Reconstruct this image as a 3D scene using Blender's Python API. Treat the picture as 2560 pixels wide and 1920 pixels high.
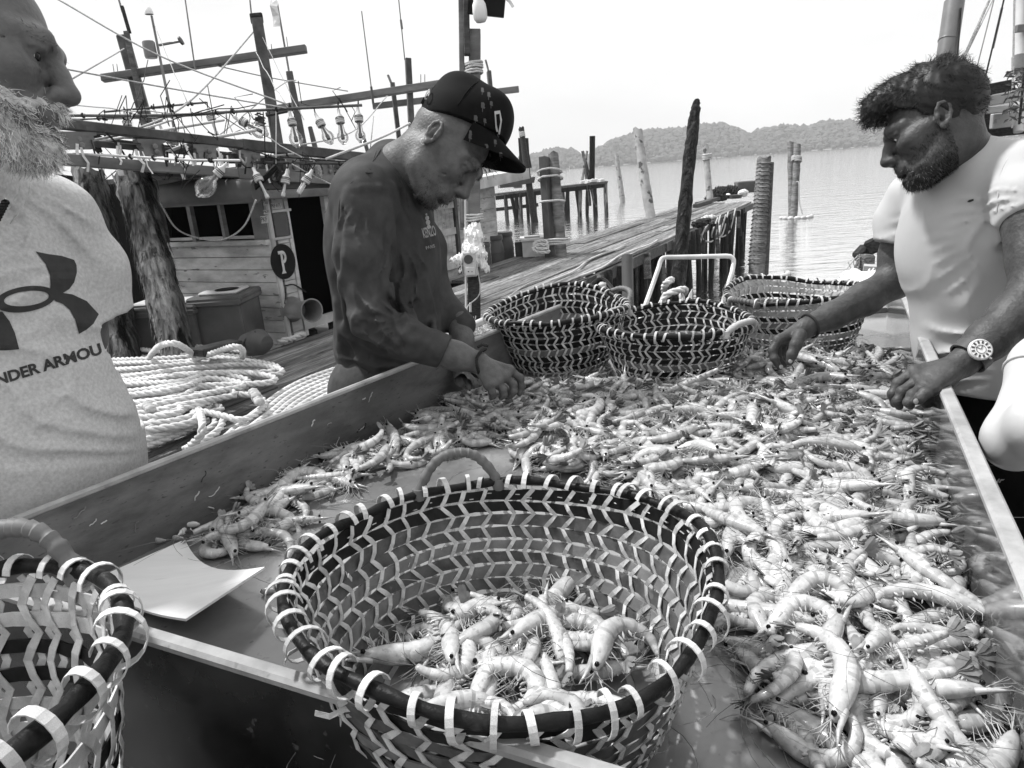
import bpy, bmesh, math, random
import numpy as np
from mathutils import Vector, Matrix
from mathutils.bvhtree import BVHTree
for o in list(bpy.data.objects): bpy.data.objects.remove(o)
SC = bpy.context.scene
COL = SC.collection
rnd = random.Random(7)
NR = np.random.RandomState(11)

# ------------------------------------------------------------------ camera
F = 1720.0                       # focal length in pixels of a 2560 px wide frame
PITCH, ROLL, CAMH = math.radians(17.2), math.radians(-4.3), 1.45
CAM_M = Matrix.Rotation(math.pi/2 - PITCH, 3, 'X') @ Matrix.Rotation(ROLL, 3, 'Z')
cam = bpy.data.cameras.new('camera')
cam.sensor_fit = 'HORIZONTAL'; cam.sensor_width = 36.0; cam.lens = F/2560*36.0
cam.clip_start = 0.05; cam.clip_end = 6000
cam_o = bpy.data.objects.new('camera', cam); COL.objects.link(cam_o)
cam_o.matrix_world = Matrix.Translation((0, 0, CAMH)) @ CAM_M.to_4x4()
SC.camera = cam_o

# ------------------------------------------------------------------ sky, sun, exposure
SUN_EL, SUN_AZ = math.radians(58), math.radians(-60)      # azimuth measured from +Y towards +X
w = bpy.data.worlds.new('World'); SC.world = w; w.use_nodes = True
nt = w.node_tree; nt.nodes.clear()
out = nt.nodes.new('ShaderNodeOutputWorld'); bg = nt.nodes.new('ShaderNodeBackground')
sky = nt.nodes.new('ShaderNodeTexSky'); sky.sky_type = 'NISHITA'; sky.sun_disc = False
sky.sun_elevation = SUN_EL; sky.sun_rotation = SUN_AZ; sky.dust_density = 4.0; sky.air_density = 1.0
bw = nt.nodes.new('ShaderNodeRGBToBW'); nt.links.new(sky.outputs[0], bw.inputs[0])
mu = nt.nodes.new('ShaderNodeMath'); mu.operation = 'MULTIPLY'; mu.inputs[1].default_value = 0.08
nt.links.new(bw.outputs[0], mu.inputs[0])
tcw = nt.nodes.new('ShaderNodeTexCoord'); mpw = nt.nodes.new('ShaderNodeMapping')
mpw.inputs['Scale'].default_value = (1, 1, 3.5)
nt.links.new(tcw.outputs['Generated'], mpw.inputs[0])
nzw = nt.nodes.new('ShaderNodeTexNoise'); nzw.inputs['Scale'].default_value = 2.2; nzw.inputs['Detail'].default_value = 5
nt.links.new(mpw.outputs[0], nzw.inputs['Vector'])
mrw = nt.nodes.new('ShaderNodeMapRange'); mrw.inputs['From Min'].default_value = .3; mrw.inputs['From Max'].default_value = .7
mrw.inputs['To Min'].default_value = .88; mrw.inputs['To Max'].default_value = 1.08
nt.links.new(nzw.outputs[0], mrw.inputs[0])
mxw = nt.nodes.new('ShaderNodeMix'); mxw.data_type = 'FLOAT'; mxw.inputs[0].default_value = .9   # a closed white cloud layer over the blue
nt.links.new(mu.outputs[0], mxw.inputs[2]); nt.links.new(mrw.outputs[0], mxw.inputs[3])
nt.links.new(mxw.outputs[0], bg.inputs['Color']); bg.inputs['Strength'].default_value = .80
nt.links.new(bg.outputs[0], out.inputs[0])
sun = bpy.data.lights.new('sun', 'SUN'); sun.energy = 3.7; sun.angle = math.radians(5); sun.color = (1, 1, 1)
sun_o = bpy.data.objects.new('sun', sun); COL.objects.link(sun_o); sun_o.location = (-20, 10, 40)
_sd = Vector((math.cos(SUN_EL)*math.sin(SUN_AZ), math.cos(SUN_EL)*math.cos(SUN_AZ), math.sin(SUN_EL)))
sun_o.rotation_euler = _sd.to_track_quat('Z', 'Y').to_euler()
SC.view_settings.view_transform = 'Standard'; SC.view_settings.look = 'None'
SC.view_settings.exposure = 0.55; SC.view_settings.gamma = 1.0; SC.view_settings.use_curve_mapping = False
SC.cycles.use_denoising = True
SC.cycles.max_bounces = 6; SC.cycles.diffuse_bounces = 3; SC.cycles.glossy_bounces = 3
SC.cycles.transmission_bounces = 6; SC.cycles.transparent_max_bounces = 8
SC.cycles.caustics_reflective = False; SC.cycles.caustics_refractive = False

# ------------------------------------------------------------------ from a viewing ray to a place in the world
CAMP = Vector((0, 0, CAMH))
def ray(x, y): return CAM_M @ Vector(((x-1280)/F, (960-y)/F, -1.0))
def P(x, y, d): return CAMP + ray(x, y)*d                      # d metres in front of the lens
def atz(x, y, z): r = ray(x, y); return CAMP + r*((z-CAMH)/r.z)
def onplane(x, y, p0, d):                                       # vertical plane through p0 along d
    n = Vector((d[1], -d[0], 0)); r = ray(x, y)
    return CAMP + r*((Vector(p0)-CAMP).dot(n)/r.dot(n))

# ------------------------------------------------------------------ helpers: objects
def tag(o, label=None, cat=None, group=None, kind=None):
    if label: o['label'] = label
    if cat: o['category'] = cat
    if group: o['group'] = group
    if kind: o['kind'] = kind
    return o
def thing(name, label, cat, loc=(0, 0, 0), rz=0.0, group=None):
    o = bpy.data.objects.new(name, None); COL.objects.link(o)
    o.empty_display_size = .1; o.location = loc; o.rotation_euler = (0, 0, rz)
    return tag(o, label, cat, group)
def wloc(o):
    v = Vector((0, 0, 0))
    while o: v = v + o.location; o = o.parent
    return v
def mesh_obj(name, verts, faces, mat, parent=None, origin=None, smooth=None, mats=None, midx=None):
    off = wloc(parent) if parent else (Vector(origin) if origin is not None else Vector((0, 0, 0)))
    me = bpy.data.meshes.new(name)
    if isinstance(verts, np.ndarray): vv = (verts - np.array(off)).tolist()
    else: vv = [(v[0]-off[0], v[1]-off[1], v[2]-off[2]) for v in verts]
    me.from_pydata(vv, [], faces if not isinstance(faces, np.ndarray) else faces.tolist())
    for m in (mats or [mat]): me.materials.append(MATS[m] if isinstance(m, str) else m)
    if midx is not None: me.polygons.foreach_set('material_index', midx)
    if smooth is not None:
        me.polygons.foreach_set('use_smooth', [True]*len(me.polygons))
        if smooth < 179: me.set_sharp_from_angle(angle=math.radians(smooth))
    me.update()
    o = bpy.data.objects.new(name, me); COL.objects.link(o)
    if parent: o.parent = parent
    elif origin is not None: o.location = origin
    return o
def copy_tree(o, parent=None):
    c = o.copy(); COL.objects.link(c); c.parent = parent
    for ch in list(o.children): copy_tree(ch, c)
    return c

class MB:
    def __init__(s): s.v = []; s.f = []; s.mi = []; s.cur = 0
    def add(s, vs, fs):
        b = len(s.v); s.v += [tuple(x) for x in vs]
        for f in fs: s.f.append(tuple(i+b for i in f)); s.mi.append(s.cur)
        return s
    def box(s, c, size, R=None, bev=0.0):
        hx, hy, hz = size[0]/2, size[1]/2, size[2]/2
        if bev <= 0:
            vs = [Vector((x, y, z)) for x in (-hx, hx) for y in (-hy, hy) for z in (-hz, hz)]
            fs = [(0, 1, 3, 2), (4, 6, 7, 5), (0, 4, 5, 1), (2, 3, 7, 6), (0, 2, 6, 4), (1, 5, 7, 3)]
        else:                                    # chamfered: 24 corners
            b = min(bev, hx*.9, hy*.9, hz*.9); vs = []; ix = {}
            for x in (-1, 1):
                for y in (-1, 1):
                    for z in (-1, 1):
                        for a in range(3):
                            p = [x*(hx-b), y*(hy-b), z*(hz-b)]; p[a] = (x*hx, y*hy, z*hz)[a]
                            ix[x, y, z, a] = len(vs); vs.append(Vector(p))
            fs = []
            for a in range(3):
                o1, o2 = (a+1) % 3, (a+2) % 3
                for sg in (-1, 1):
                    q = []
                    for (u, v) in ((-1, -1), (1, -1), (1, 1), (-1, 1)):
                        k = [0, 0, 0]; k[a] = sg; k[o1] = u; k[o2] = v; q.append(ix[k[0], k[1], k[2], a])
                    fs.append(tuple(q if sg > 0 else q[::-1]))
            for a in range(3):
                o1, o2 = (a+1) % 3, (a+2) % 3
                for u in (-1, 1):
                    for v in (-1, 1):
                        q = []
                        for sg, ax in ((-1, o1), (1, o1), (1, o2), (-1, o2)):
                            k = [0, 0, 0]; k[a] = sg; k[o1] = u; k[o2] = v; q.append(ix[k[0], k[1], k[2], ax])
                        fs.append(tuple(q if u*v > 0 else q[::-1]))
            for x in (-1, 1):
                for y in (-1, 1):
                    for z in (-1, 1):
                        q = [ix[x, y, z, 0], ix[x, y, z, 1], ix[x, y, z, 2]]
                        fs.append(tuple(q if x*y*z > 0 else q[::-1]))
        c = Vector(c)
        return s.add([(R @ v if R else v)+c for v in vs], fs)
    def bar(s, a, b, wdt, hgt, up=(0, 0, 1), bev=0.0):          # rectangular bar from a to b
        a, b = Vector(a), Vector(b); x = (b-a); L = x.length; x.normalize()
        y = Vector(up).cross(x); y.normalize(); z = x.cross(y)
        R = Matrix((x, y, z)).transposed()
        return s.box((a+b)/2, (L, wdt, hgt), R, bev)
    def tube(s, pts, r, n=8, cap=True, closed=False, flat=1.0, up0=None, twist=0.0):
        pts = [Vector(p) for p in pts]; m = len(pts)
        rs = r if isinstance(r, (list, tuple, np.ndarray)) else [r]*m
        prev = None; rings = []
        for i, p in enumerate(pts):
            if closed: t = pts[(i+1) % m]-pts[i-1]
            else: t = pts[min(i+1, m-1)]-pts[max(i-1, 0)]
            if t.length < 1e-9: t = Vector((0, 0, 1))
            t.normalize()
            if prev is None:
                u = Vector(up0) if up0 is not None else (Vector((0, 0, 1)) if abs(t.z) < .9 else Vector((1, 0, 0)))
            else: u = prev
            u = u - t*u.dot(t)
            if u.length < 1e-6: u = t.orthogonal()
            u.normalize(); prev = u; v = t.cross(u)
            tw = twist*i
            rings.append([p+(u*math.cos(2*math.pi*k/n+tw)+v*(flat*math.sin(2*math.pi*k/n+tw)))*rs[i] for k in range(n)])
        vs = [q for rg in rings for q in rg]; fs = []
        for i in range(m if closed else m-1):
            j = (i+1) % m
            for k in range(n): fs.append((i*n+k, i*n+(k+1) % n, j*n+(k+1) % n, j*n+k))
        if cap and not closed:
            fs.append(tuple(range(n))[::-1]); fs.append(tuple((m-1)*n+k for k in range(n)))
        return s.add(vs, fs)
    def lathe(s, prof, c=(0, 0, 0), n=24, R=None, cap=True):     # prof: (radius, z)
        c = Vector(c); vs = []; fs = []; m = len(prof)
        for (r, z) in prof:
            for k in range(n):
                a = 2*math.pi*k/n; v = Vector((r*math.cos(a), r*math.sin(a), z)); vs.append((R @ v if R else v)+c)
        for i in range(m-1):
            for k in range(n): fs.append((i*n+k, i*n+(k+1) % n, (i+1)*n+(k+1) % n, (i+1)*n+k))
        if cap:
            if prof[0][0] > 1e-6: fs.append(tuple(range(n))[::-1])
            if prof[-1][0] > 1e-6: fs.append(tuple((m-1)*n+k for k in range(n)))
        return s.add(vs, fs)
    def prism(s, pts2, T, th):                                   # 2-D outline, extruded th along local z; T: 4x4
        n = len(pts2); vs = [T @ Vector((x, y, 0)) for x, y in pts2]+[T @ Vector((x, y, th)) for x, y in pts2]
        fs = [tuple(range(n))[::-1], tuple(range(n, 2*n))]+[(i, (i+1) % n, n+(i+1) % n, n+i) for i in range(n)]
        return s.add(vs, fs)
    def ribbon(s, pts, nor, wid, th):                            # flat strap: centre line, normals, width vector from tangent
        m = len(pts); vs = []; fs = []
        for i in range(m):
            t = Vector(pts[min(i+1, m-1)])-Vector(pts[max(i-1, 0)]); t.normalize()
            nn = Vector(nor[i]); nn = nn-t*nn.dot(t); nn.normalize(); sd = t.cross(nn)
            p = Vector(pts[i]); w_ = wid/2
            vs += [p-sd*w_-nn*th/2, p+sd*w_-nn*th/2, p+sd*w_+nn*th/2, p-sd*w_+nn*th/2]
        for i in range(m-1):
            for k in range(4): fs.append((i*4+k, i*4+(k+1) % 4, i*4+4+(k+1) % 4, i*4+4+k))
        fs += [(3, 2, 1, 0), ((m-1)*4, (m-1)*4+1, (m-1)*4+2, (m-1)*4+3)]
        return s.add(vs, fs)
    def build(s, name, mat, parent=None, origin=None, smooth=None, mats=None):
        return mesh_obj(name, s.v, s.f, mat, parent, origin, smooth, mats, s.mi if mats else None)

def frame(o, x, z):                                              # 4x4 with local x along x, local z near z
    x = Vector(x).normalized(); z = Vector(z); z = (z-x*z.dot(x)).normalized(); y = z.cross(x)
    M4 = Matrix((x, y, z)).transposed().to_4x4(); M4.translation = Vector(o); return M4
def bez(pts, n):                                                 # Catmull-Rom through pts
    pts = [Vector(p) for p in pts]; q = [pts[0]*2-pts[1]]+pts+[pts[-1]*2-pts[-2]]; out_ = []
    for i in range(1, len(q)-2):
        for k in range(n):
            t = k/n; a, b, c, d = q[i-1:i+3]
            out_.append(.5*((2*b)+(c-a)*t+(2*a-5*b+4*c-d)*t*t+(3*b-a-3*c+d)*t**3))
    return out_+[pts[-1]]
def resample(pts, step):
    pts = [Vector(p) for p in pts]; L = [0]
    for a, b in zip(pts, pts[1:]): L.append(L[-1]+(b-a).length)
    n = max(2, int(L[-1]/step)+1); res = []; j = 0
    for i in range(n):
        t = L[-1]*i/(n-1)
        while j < len(L)-2 and L[j+1] < t: j += 1
        d = L[j+1]-L[j]; f = (t-L[j])/d if d > 1e-9 else 0
        res.append(pts[j].lerp(pts[j+1], f))
    return res
def rope(mb, pts, r, pitch=None, step=None, n=5, strands=3):     # laid rope of twisted strands
    pitch = pitch or r*7; step = step or pitch/6
    pts = resample(pts, step); prev = None; m = len(pts); fr = []
    for i, p in enumerate(pts):
        t = (pts[min(i+1, m-1)]-pts[max(i-1, 0)]).normalized()
        u = prev or (Vector((0, 0, 1)) if abs(t.z) < .9 else Vector((1, 0, 0)))
        u = (u-t*u.dot(t)).normalized(); prev = u; fr.append((p, u, t.cross(u)))
    for k in range(strands):
        path = [p+(u*math.cos(a)+v*math.sin(a))*r*.5 for i, (p, u, v) in enumerate(fr)
                for a in [2*math.pi*(i*step/pitch+k/strands)]]
        mb.tube(path, r*.56, n)
    return mb
# ------------------------------------------------------------------ materials (the photograph is black and white: every colour is a grey)
MATS = {}
def M(name, v, rough=.6, var=.2, scale=8, stretch=(1, 1, 1), bump=.2, bscale=None, bdist=.01, metal=0.0, spec=.28,
      rnd_=0.0, spots=0.0, spotv=.05, spots_scale=20, spot_lo=.62, dirt=0.0, dscale=1.5, coat=0.0, wave=None, sss=0.0, detail=6, trans=0.0, ior=1.45, coord='Object', vor=0.0, vscale=30, rvar=0.0):
    m = bpy.data.materials.new(name); m.use_nodes = True; t = m.node_tree; N = t.nodes; L = t.links
    b = N['Principled BSDF']; b.inputs['Roughness'].default_value = rough; b.inputs['Metallic'].default_value = metal
    b.inputs['Specular IOR Level'].default_value = spec; b.inputs['IOR'].default_value = ior
    if coat: b.inputs['Coat Weight'].default_value = coat; b.inputs['Coat Roughness'].default_value = .12
    if sss: b.inputs['Subsurface Weight'].default_value = sss; b.inputs['Subsurface Scale'].default_value = .01; b.inputs['Subsurface Radius'].default_value = (1, 1, 1)
    if trans: b.inputs['Transmission Weight'].default_value = trans
    tc = N.new('ShaderNodeTexCoord'); mp = N.new('ShaderNodeMapping'); mp.inputs['Scale'].default_value = stretch
    L.new(tc.outputs[coord], mp.inputs[0]); vec = mp.outputs[0]
    if rnd_:
        oi = N.new('ShaderNodeObjectInfo'); vm = N.new('ShaderNodeVectorMath'); vm.operation = 'ADD'
        ms = N.new('ShaderNodeMath'); ms.operation = 'MULTIPLY'; ms.inputs[1].default_value = 37.0
        L.new(oi.outputs['Random'], ms.inputs[0]); L.new(mp.outputs[0], vm.inputs[0]); L.new(ms.outputs[0], vm.inputs[1]); vec = vm.outputs[0]
    nz = N.new('ShaderNodeTexNoise'); nz.inputs['Scale'].default_value = scale; nz.inputs['Detail'].default_value = detail; nz.inputs['Roughness'].default_value = .6
    L.new(vec, nz.inputs['Vector'])
    mr = N.new('ShaderNodeMapRange'); mr.inputs[1].default_value = .3; mr.inputs[2].default_value = .7
    mr.inputs[3].default_value = v*(1-var); mr.inputs[4].default_value = v*(1+var); mr.clamp = True
    L.new(nz.outputs[0], mr.inputs[0]); col = mr.outputs[0]
    def math_(op, a, bb):
        q = N.new('ShaderNodeMath'); q.operation = op; q.use_clamp = False
        for i, x in enumerate((a, bb)):
            if isinstance(x, (int, float)): q.inputs[i].default_value = x
            else: L.new(x, q.inputs[i])
        return q.outputs[0]
    if rnd_: col = math_('MULTIPLY', col, math_('ADD', math_('MULTIPLY', oi.outputs['Random'], 2*rnd_), 1-rnd_))
    if dirt:
        n2 = N.new('ShaderNodeTexNoise'); n2.inputs['Scale'].default_value = dscale; n2.inputs['Detail'].default_value = 4; L.new(vec, n2.inputs['Vector'])
        r2 = N.new('ShaderNodeMapRange'); r2.inputs[1].default_value = .42; r2.inputs[2].default_value = .62; r2.inputs[3].default_value = 1; r2.inputs[4].default_value = 1-dirt
        L.new(n2.outputs[0], r2.inputs[0]); col = math_('MULTIPLY', col, r2.outputs[0])
    if spots:
        n3 = N.new('ShaderNodeTexNoise'); n3.inputs['Scale'].default_value = spots_scale; n3.inputs['Detail'].default_value = 3; L.new(vec, n3.inputs['Vector'])
        r3 = N.new('ShaderNodeMapRange'); r3.inputs[1].default_value = spot_lo; r3.inputs[2].default_value = spot_lo+.06; r3.inputs[3].default_value = 0; r3.inputs[4].default_value = spots
        L.new(n3.outputs[0], r3.inputs[0]); mx = N.new('ShaderNodeMix'); mx.data_type = 'FLOAT'
        L.new(r3.outputs[0], mx.inputs[0]); L.new(col, mx.inputs[2]); mx.inputs[3].default_value = spotv; col = mx.outputs[0]
    hgt = nz.outputs[0]
    if bscale:
        nb = N.new('ShaderNodeTexNoise'); nb.inputs['Scale'].default_value = bscale; nb.inputs['Detail'].default_value = 5; L.new(vec, nb.inputs['Vector']); hgt = nb.outputs[0]
    if vor:
        vo = N.new('ShaderNodeTexVoronoi'); vo.feature = 'DISTANCE_TO_EDGE'; vo.inputs['Scale'].default_value = vscale; L.new(vec, vo.inputs['Vector'])
        rv = N.new('ShaderNodeMapRange'); rv.inputs[1].default_value = 0; rv.inputs[2].default_value = .12; rv.inputs[3].default_value = 1-vor; rv.inputs[4].default_value = 1
        L.new(vo.outputs['Distance'], rv.inputs[0]); col = math_('MULTIPLY', col, rv.outputs[0]); hgt = math_('ADD', hgt, rv.outputs[0])
    if wave:
        wv = N.new('ShaderNodeTexWave'); wv.bands_direction = wave[0]; wv.inputs['Scale'].default_value = wave[1]; wv.inputs['Distortion'].default_value = wave[3] if len(wave) > 3 else 1.0
        wv.inputs['Detail'].default_value = 2; L.new(vec, wv.inputs['Vector'])
        rw = N.new('ShaderNodeMapRange'); rw.inputs[3].default_value = 1-wave[2]; rw.inputs[4].default_value = 1; L.new(wv.outputs[1], rw.inputs[0])
        col = math_('MULTIPLY', col, rw.outputs[0]); hgt = math_('ADD', hgt, rw.outputs[0])
    cb = N.new('ShaderNodeCombineColor'); 
    for i in range(3): L.new(col, cb.inputs[i])
    L.new(cb.outputs[0], b.inputs['Base Color'])
    if rvar:
        rr = N.new('ShaderNodeMapRange'); rr.inputs[1].default_value = .35; rr.inputs[2].default_value = .65; rr.inputs[3].default_value = max(.03, rough-rvar); rr.inputs[4].default_value = rough+rvar
        L.new(nz.outputs[0], rr.inputs[0]); L.new(rr.outputs[0], b.inputs['Roughness'])
    if bump:
        bp = N.new('ShaderNodeBump'); bp.inputs['Strength'].default_value = bump; bp.inputs['Distance'].default_value = bdist
        L.new(hgt, bp.inputs['Height']); L.new(bp.outputs[0], b.inputs['Normal'])
    MATS[name] = m
    return m
M('jetty_wood', .24, .85, .7, 6, (1, 18, 18), .8, bdist=.02, rnd_=.35, dirt=.5, dscale=.9, spots=.7, spots_scale=2.5, spot_lo=.6, spotv=.04, spec=.15)
M('beam_wood', .09, .75, .5, 6, (2, 12, 12), .5, rnd_=.3, dirt=.4)
M('dark_wood', .035, .7, .6, 8, (3, 10, 10), .6, spec=.12)
M('wet_wood', .02, .4, .7, 9, (6, 6, 2), .8, bdist=.03, spec=.12)
M('boat_wood', .09, .6, .35, 4, (3, 3, 3), .3, dirt=.4, dscale=1.2, spots=.7, spots_scale=6, spot_lo=.66)
M('boat_wood_light', .19, .6, .3, 4, (2, 2, 6), .3, dirt=.45, dscale=1.0)
M('white_paint', .52, .6, .25, 5, (1, 1, 3), .3, dirt=.45, dscale=1.3, spots=.85, spots_scale=7, spot_lo=.65, spotv=.1)
M('cream_paint', .5, .55, .2, 3, (1, 1, 1), .25, dirt=.3, dscale=2, spots=.6, spots_scale=9, spot_lo=.66, spotv=.12)
M('black_paint', .006, .5, .4, 6, bump=.1, spec=.12)
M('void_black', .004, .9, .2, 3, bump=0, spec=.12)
M('bark', .42, .9, .7, 24, (1, 1, .16), 1.0, bscale=40, bdist=.05, dirt=.75, dscale=3.0, spots=.95, spots_scale=7, spot_lo=.57, spotv=.02, vor=.3, vscale=11, spec=.1)
M('palm_bark', .36, .8, .4, 6, (1, 1, 4), .8, bdist=.03, dirt=.45, dscale=1.6, wave=('Z', 5, .45, 3))
M('pale_bark', .38, .8, .3, 5, (1, 1, 1), .7, bdist=.03, spots=.9, spots_scale=4.5, spot_lo=.57, spotv=.06)
M('black_bark', .022, .7, .9, 30, (1, 1, .5), 1.0, bscale=45, bdist=.04, spec=.2, spots=.6, spots_scale=28, spot_lo=.62, spotv=.09)
M('steel', .14, .42, .5, 7, (1, 1, 3), .2, bscale=60, bdist=.003, spec=.5, dirt=.35, dscale=3.5, spots=.8, spots_scale=60, spot_lo=.64, spotv=.05, coat=.15)
M('wet_steel', .22, .2, .3, 6, (1, 1, 1), .18, bscale=8, bdist=.006, spec=.7, dirt=.35, dscale=3.5, spots=.7, spots_scale=48, spot_lo=.65, spotv=.08, coat=.6, rvar=.1)
M('steel_edge', .33, .32, .35, 14, bump=.25, bscale=50, bdist=.003, spec=.6, spots=.6, spots_scale=40, spot_lo=.64, spotv=.1)
M('steel_mirror', .30, .09, .25, 5, bump=.04, bscale=5, bdist=.004, metal=.75, spots=.5, spots_scale=45, spot_lo=.66, spotv=.06)
M('steel_dark', .07, .3, .6, 3, bump=.1, bscale=8, bdist=.004, metal=.6, spec=.5, dirt=.6, dscale=5, spots=.6, spots_scale=45, spot_lo=.67, spotv=.25, rvar=.14)
M('band_dark', .010, .5, .6, 40, (1, 1, 1), .4, bdist=.002, rnd_=.5, spec=.18)
M('band_grey', .15, .55, .3, 40, (1, 1, 1), .4, bdist=.002, rnd_=.3)
M('strap_pale', .52, .65, .35, 30, (1, 1, 1), .5, bdist=.0015, rnd_=.12, vor=.16, vscale=600)
M('band_mid', .08, .55, .5, 40, (1, 1, 1), .5, bdist=.002, rnd_=.3, spots=.4, spots_scale=60, spot_lo=.62, spotv=.2)
M('strap_grey', .45, .6, .3, 25, (1, 1, 1), .5, bdist=.0015, rnd_=.2, vor=.2, vscale=600)
M('hose_black', .007, .45, .7, 26, bump=.7, bdist=.006, spec=.22, spots=.3, spots_scale=25, spot_lo=.66, spotv=.12)
M('wrap', .13, .55, .35, 14, bump=.4, bdist=.003)
M('shrimp', .44, .3, .32, 75, (1, 1, 1), .35, bscale=120, bdist=.002, spec=.6, rnd_=.16, coat=.55, spots=.45, spots_scale=170, spot_lo=.6, spotv=.14)
M('shrimp_dark', .20, .4, .4, 80, bump=.2, bdist=.001, rnd_=.2)
M('shrimp_leg', .38, .5, .3, 60, bump=0)
M('shrimp_edge', .33, .4, .3, 60, bump=0, rnd_=.2)
M('feeler', .20, .5, .7, 30, bump=0, rnd_=.4)
M('eye_black', .005, .1, .1, 10, bump=0)
M('board_white', .8, .4, .06, 5, (1, 6, 1), .1, spots=.3, spots_scale=12, spot_lo=.66, spotv=.5)
M('rope_white', .60, .75, .18, 60, bump=.3, bdist=.003, dirt=.2, dscale=3)
M('rope_grey', .42, .8, .35, 50, bump=.3, bdist=.003)
M('rope_dark', .03, .8, .5, 30, bump=.3, spec=.12)
M('plastic_grey', .10, .5, .2, 3, bump=.15, dirt=.35, dscale=2, spots=.5, spots_scale=20, spot_lo=.68, spotv=.05)
M('plastic_white', .62, .5, .1, 4, bump=.1, dirt=.25, dscale=3)
M('plastic_dark', .07, .45, .3, 4, bump=.15)
M('bag', .78, .35, .12, 12, bump=.8, bscale=22, bdist=.02)
M('net', .55, .8, .4, 40, bump=.5)
M('net_dark', .03, .8, .6, 30, bump=.6, spec=.12)
M('metal_grey', .19, .4, .3, 6, bump=.15, dirt=.35, spec=.6)
M('metal_bright', .62, .28, .25, 10, bump=.2, spec=.7, spots=.4, spots_scale=24, spot_lo=.66, spotv=.12)
M('rust', .16, .75, .6, 9, bump=.5)
M('glassdark', .01, .08, .2, 5, bump=0, spec=.6)
M('lamp_white', .85, .3, .05, 5, bump=0)
M('leaf', .12, .5, .5, 12, bump=.1, rnd_=.3)
M('far_house', .7, .7, .1, 5, bump=0)
M('far_roof', .5, .7, .2, 5, bump=0)
def glass():
    m = bpy.data.materials.new('bulb_glass'); m.use_nodes = True; t = m.node_tree; N = t.nodes; L = t.links
    b = N['Principled BSDF']; N.remove(b); o = N['Material Output']
    g = N.new('ShaderNodeBsdfGlossy'); g.inputs['Roughness'].default_value = .02
    tr = N.new('ShaderNodeBsdfTransparent'); tr.inputs[0].default_value = (.93, .93, .93, 1)
    lw = N.new('ShaderNodeLayerWeight'); lw.inputs[0].default_value = .35
    mr = N.new('ShaderNodeMapRange'); mr.inputs[3].default_value = .05; mr.inputs[4].default_value = .75; L.new(lw.outputs['Fresnel'], mr.inputs[0])
    tr2 = N.new('ShaderNodeMixShader'); L.new(mr.outputs[0], tr2.inputs[0]); L.new(tr.outputs[0], tr2.inputs[1]); L.new(g.outputs[0], tr2.inputs[2])
    L.new(tr2.outputs[0], o.inputs[0]); MATS['bulb_glass'] = m
glass()
def water_mat():
    m = bpy.data.materials.new('water'); m.use_nodes = True; t = m.node_tree; N = t.nodes; L = t.links
    b = N['Principled BSDF']; b.inputs['Base Color'].default_value = (.95, .95, .95, 1); b.inputs['Roughness'].default_value = .04; b.inputs['Metallic'].default_value = .97
    tc = N.new('ShaderNodeTexCoord'); mp = N.new('ShaderNodeMapping'); mp.inputs['Scale'].default_value = (.7, 2.5, 1); mp.inputs['Rotation'].default_value = (0, 0, .35)
    L.new(tc.outputs['Object'], mp.inputs[0])
    hs = None
    for sc, wgt in ((.5, 1.0), (1.7, .42), (5.5, .10)):
        n = N.new('ShaderNodeTexNoise'); n.inputs['Scale'].default_value = sc; n.inputs['Detail'].default_value = 3; L.new(mp.outputs[0], n.inputs['Vector'])
        q = N.new('ShaderNodeMath'); q.operation = 'MULTIPLY'; q.inputs[1].default_value = wgt; L.new(n.outputs[0], q.inputs[0])
        if hs is None: hs = q.outputs[0]
        else:
            a = N.new('ShaderNodeMath'); a.operation = 'ADD'; L.new(hs, a.inputs[0]); L.new(q.outputs[0], a.inputs[1]); hs = a.outputs[0]
    bp = N.new('ShaderNodeBump'); bp.inputs['Strength'].default_value = 1.0; bp.inputs['Distance'].default_value = .075
    L.new(hs, bp.inputs['Height']); L.new(bp.outputs[0], b.inputs['Normal']); MATS['water'] = m
water_mat()
def haze_mat(density):
    m = bpy.data.materials.new('haze'); m.use_nodes = True; t = m.node_tree; N = t.nodes
    N.remove(N['Principled BSDF']); v = N.new('ShaderNodeVolumePrincipled'); v.inputs['Color'].default_value = (.97, .97, .97, 1)
    v.inputs['Density'].default_value = density; t.links.new(v.outputs[0], N['Material Output'].inputs['Volume']); MATS['haze'] = m
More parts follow.
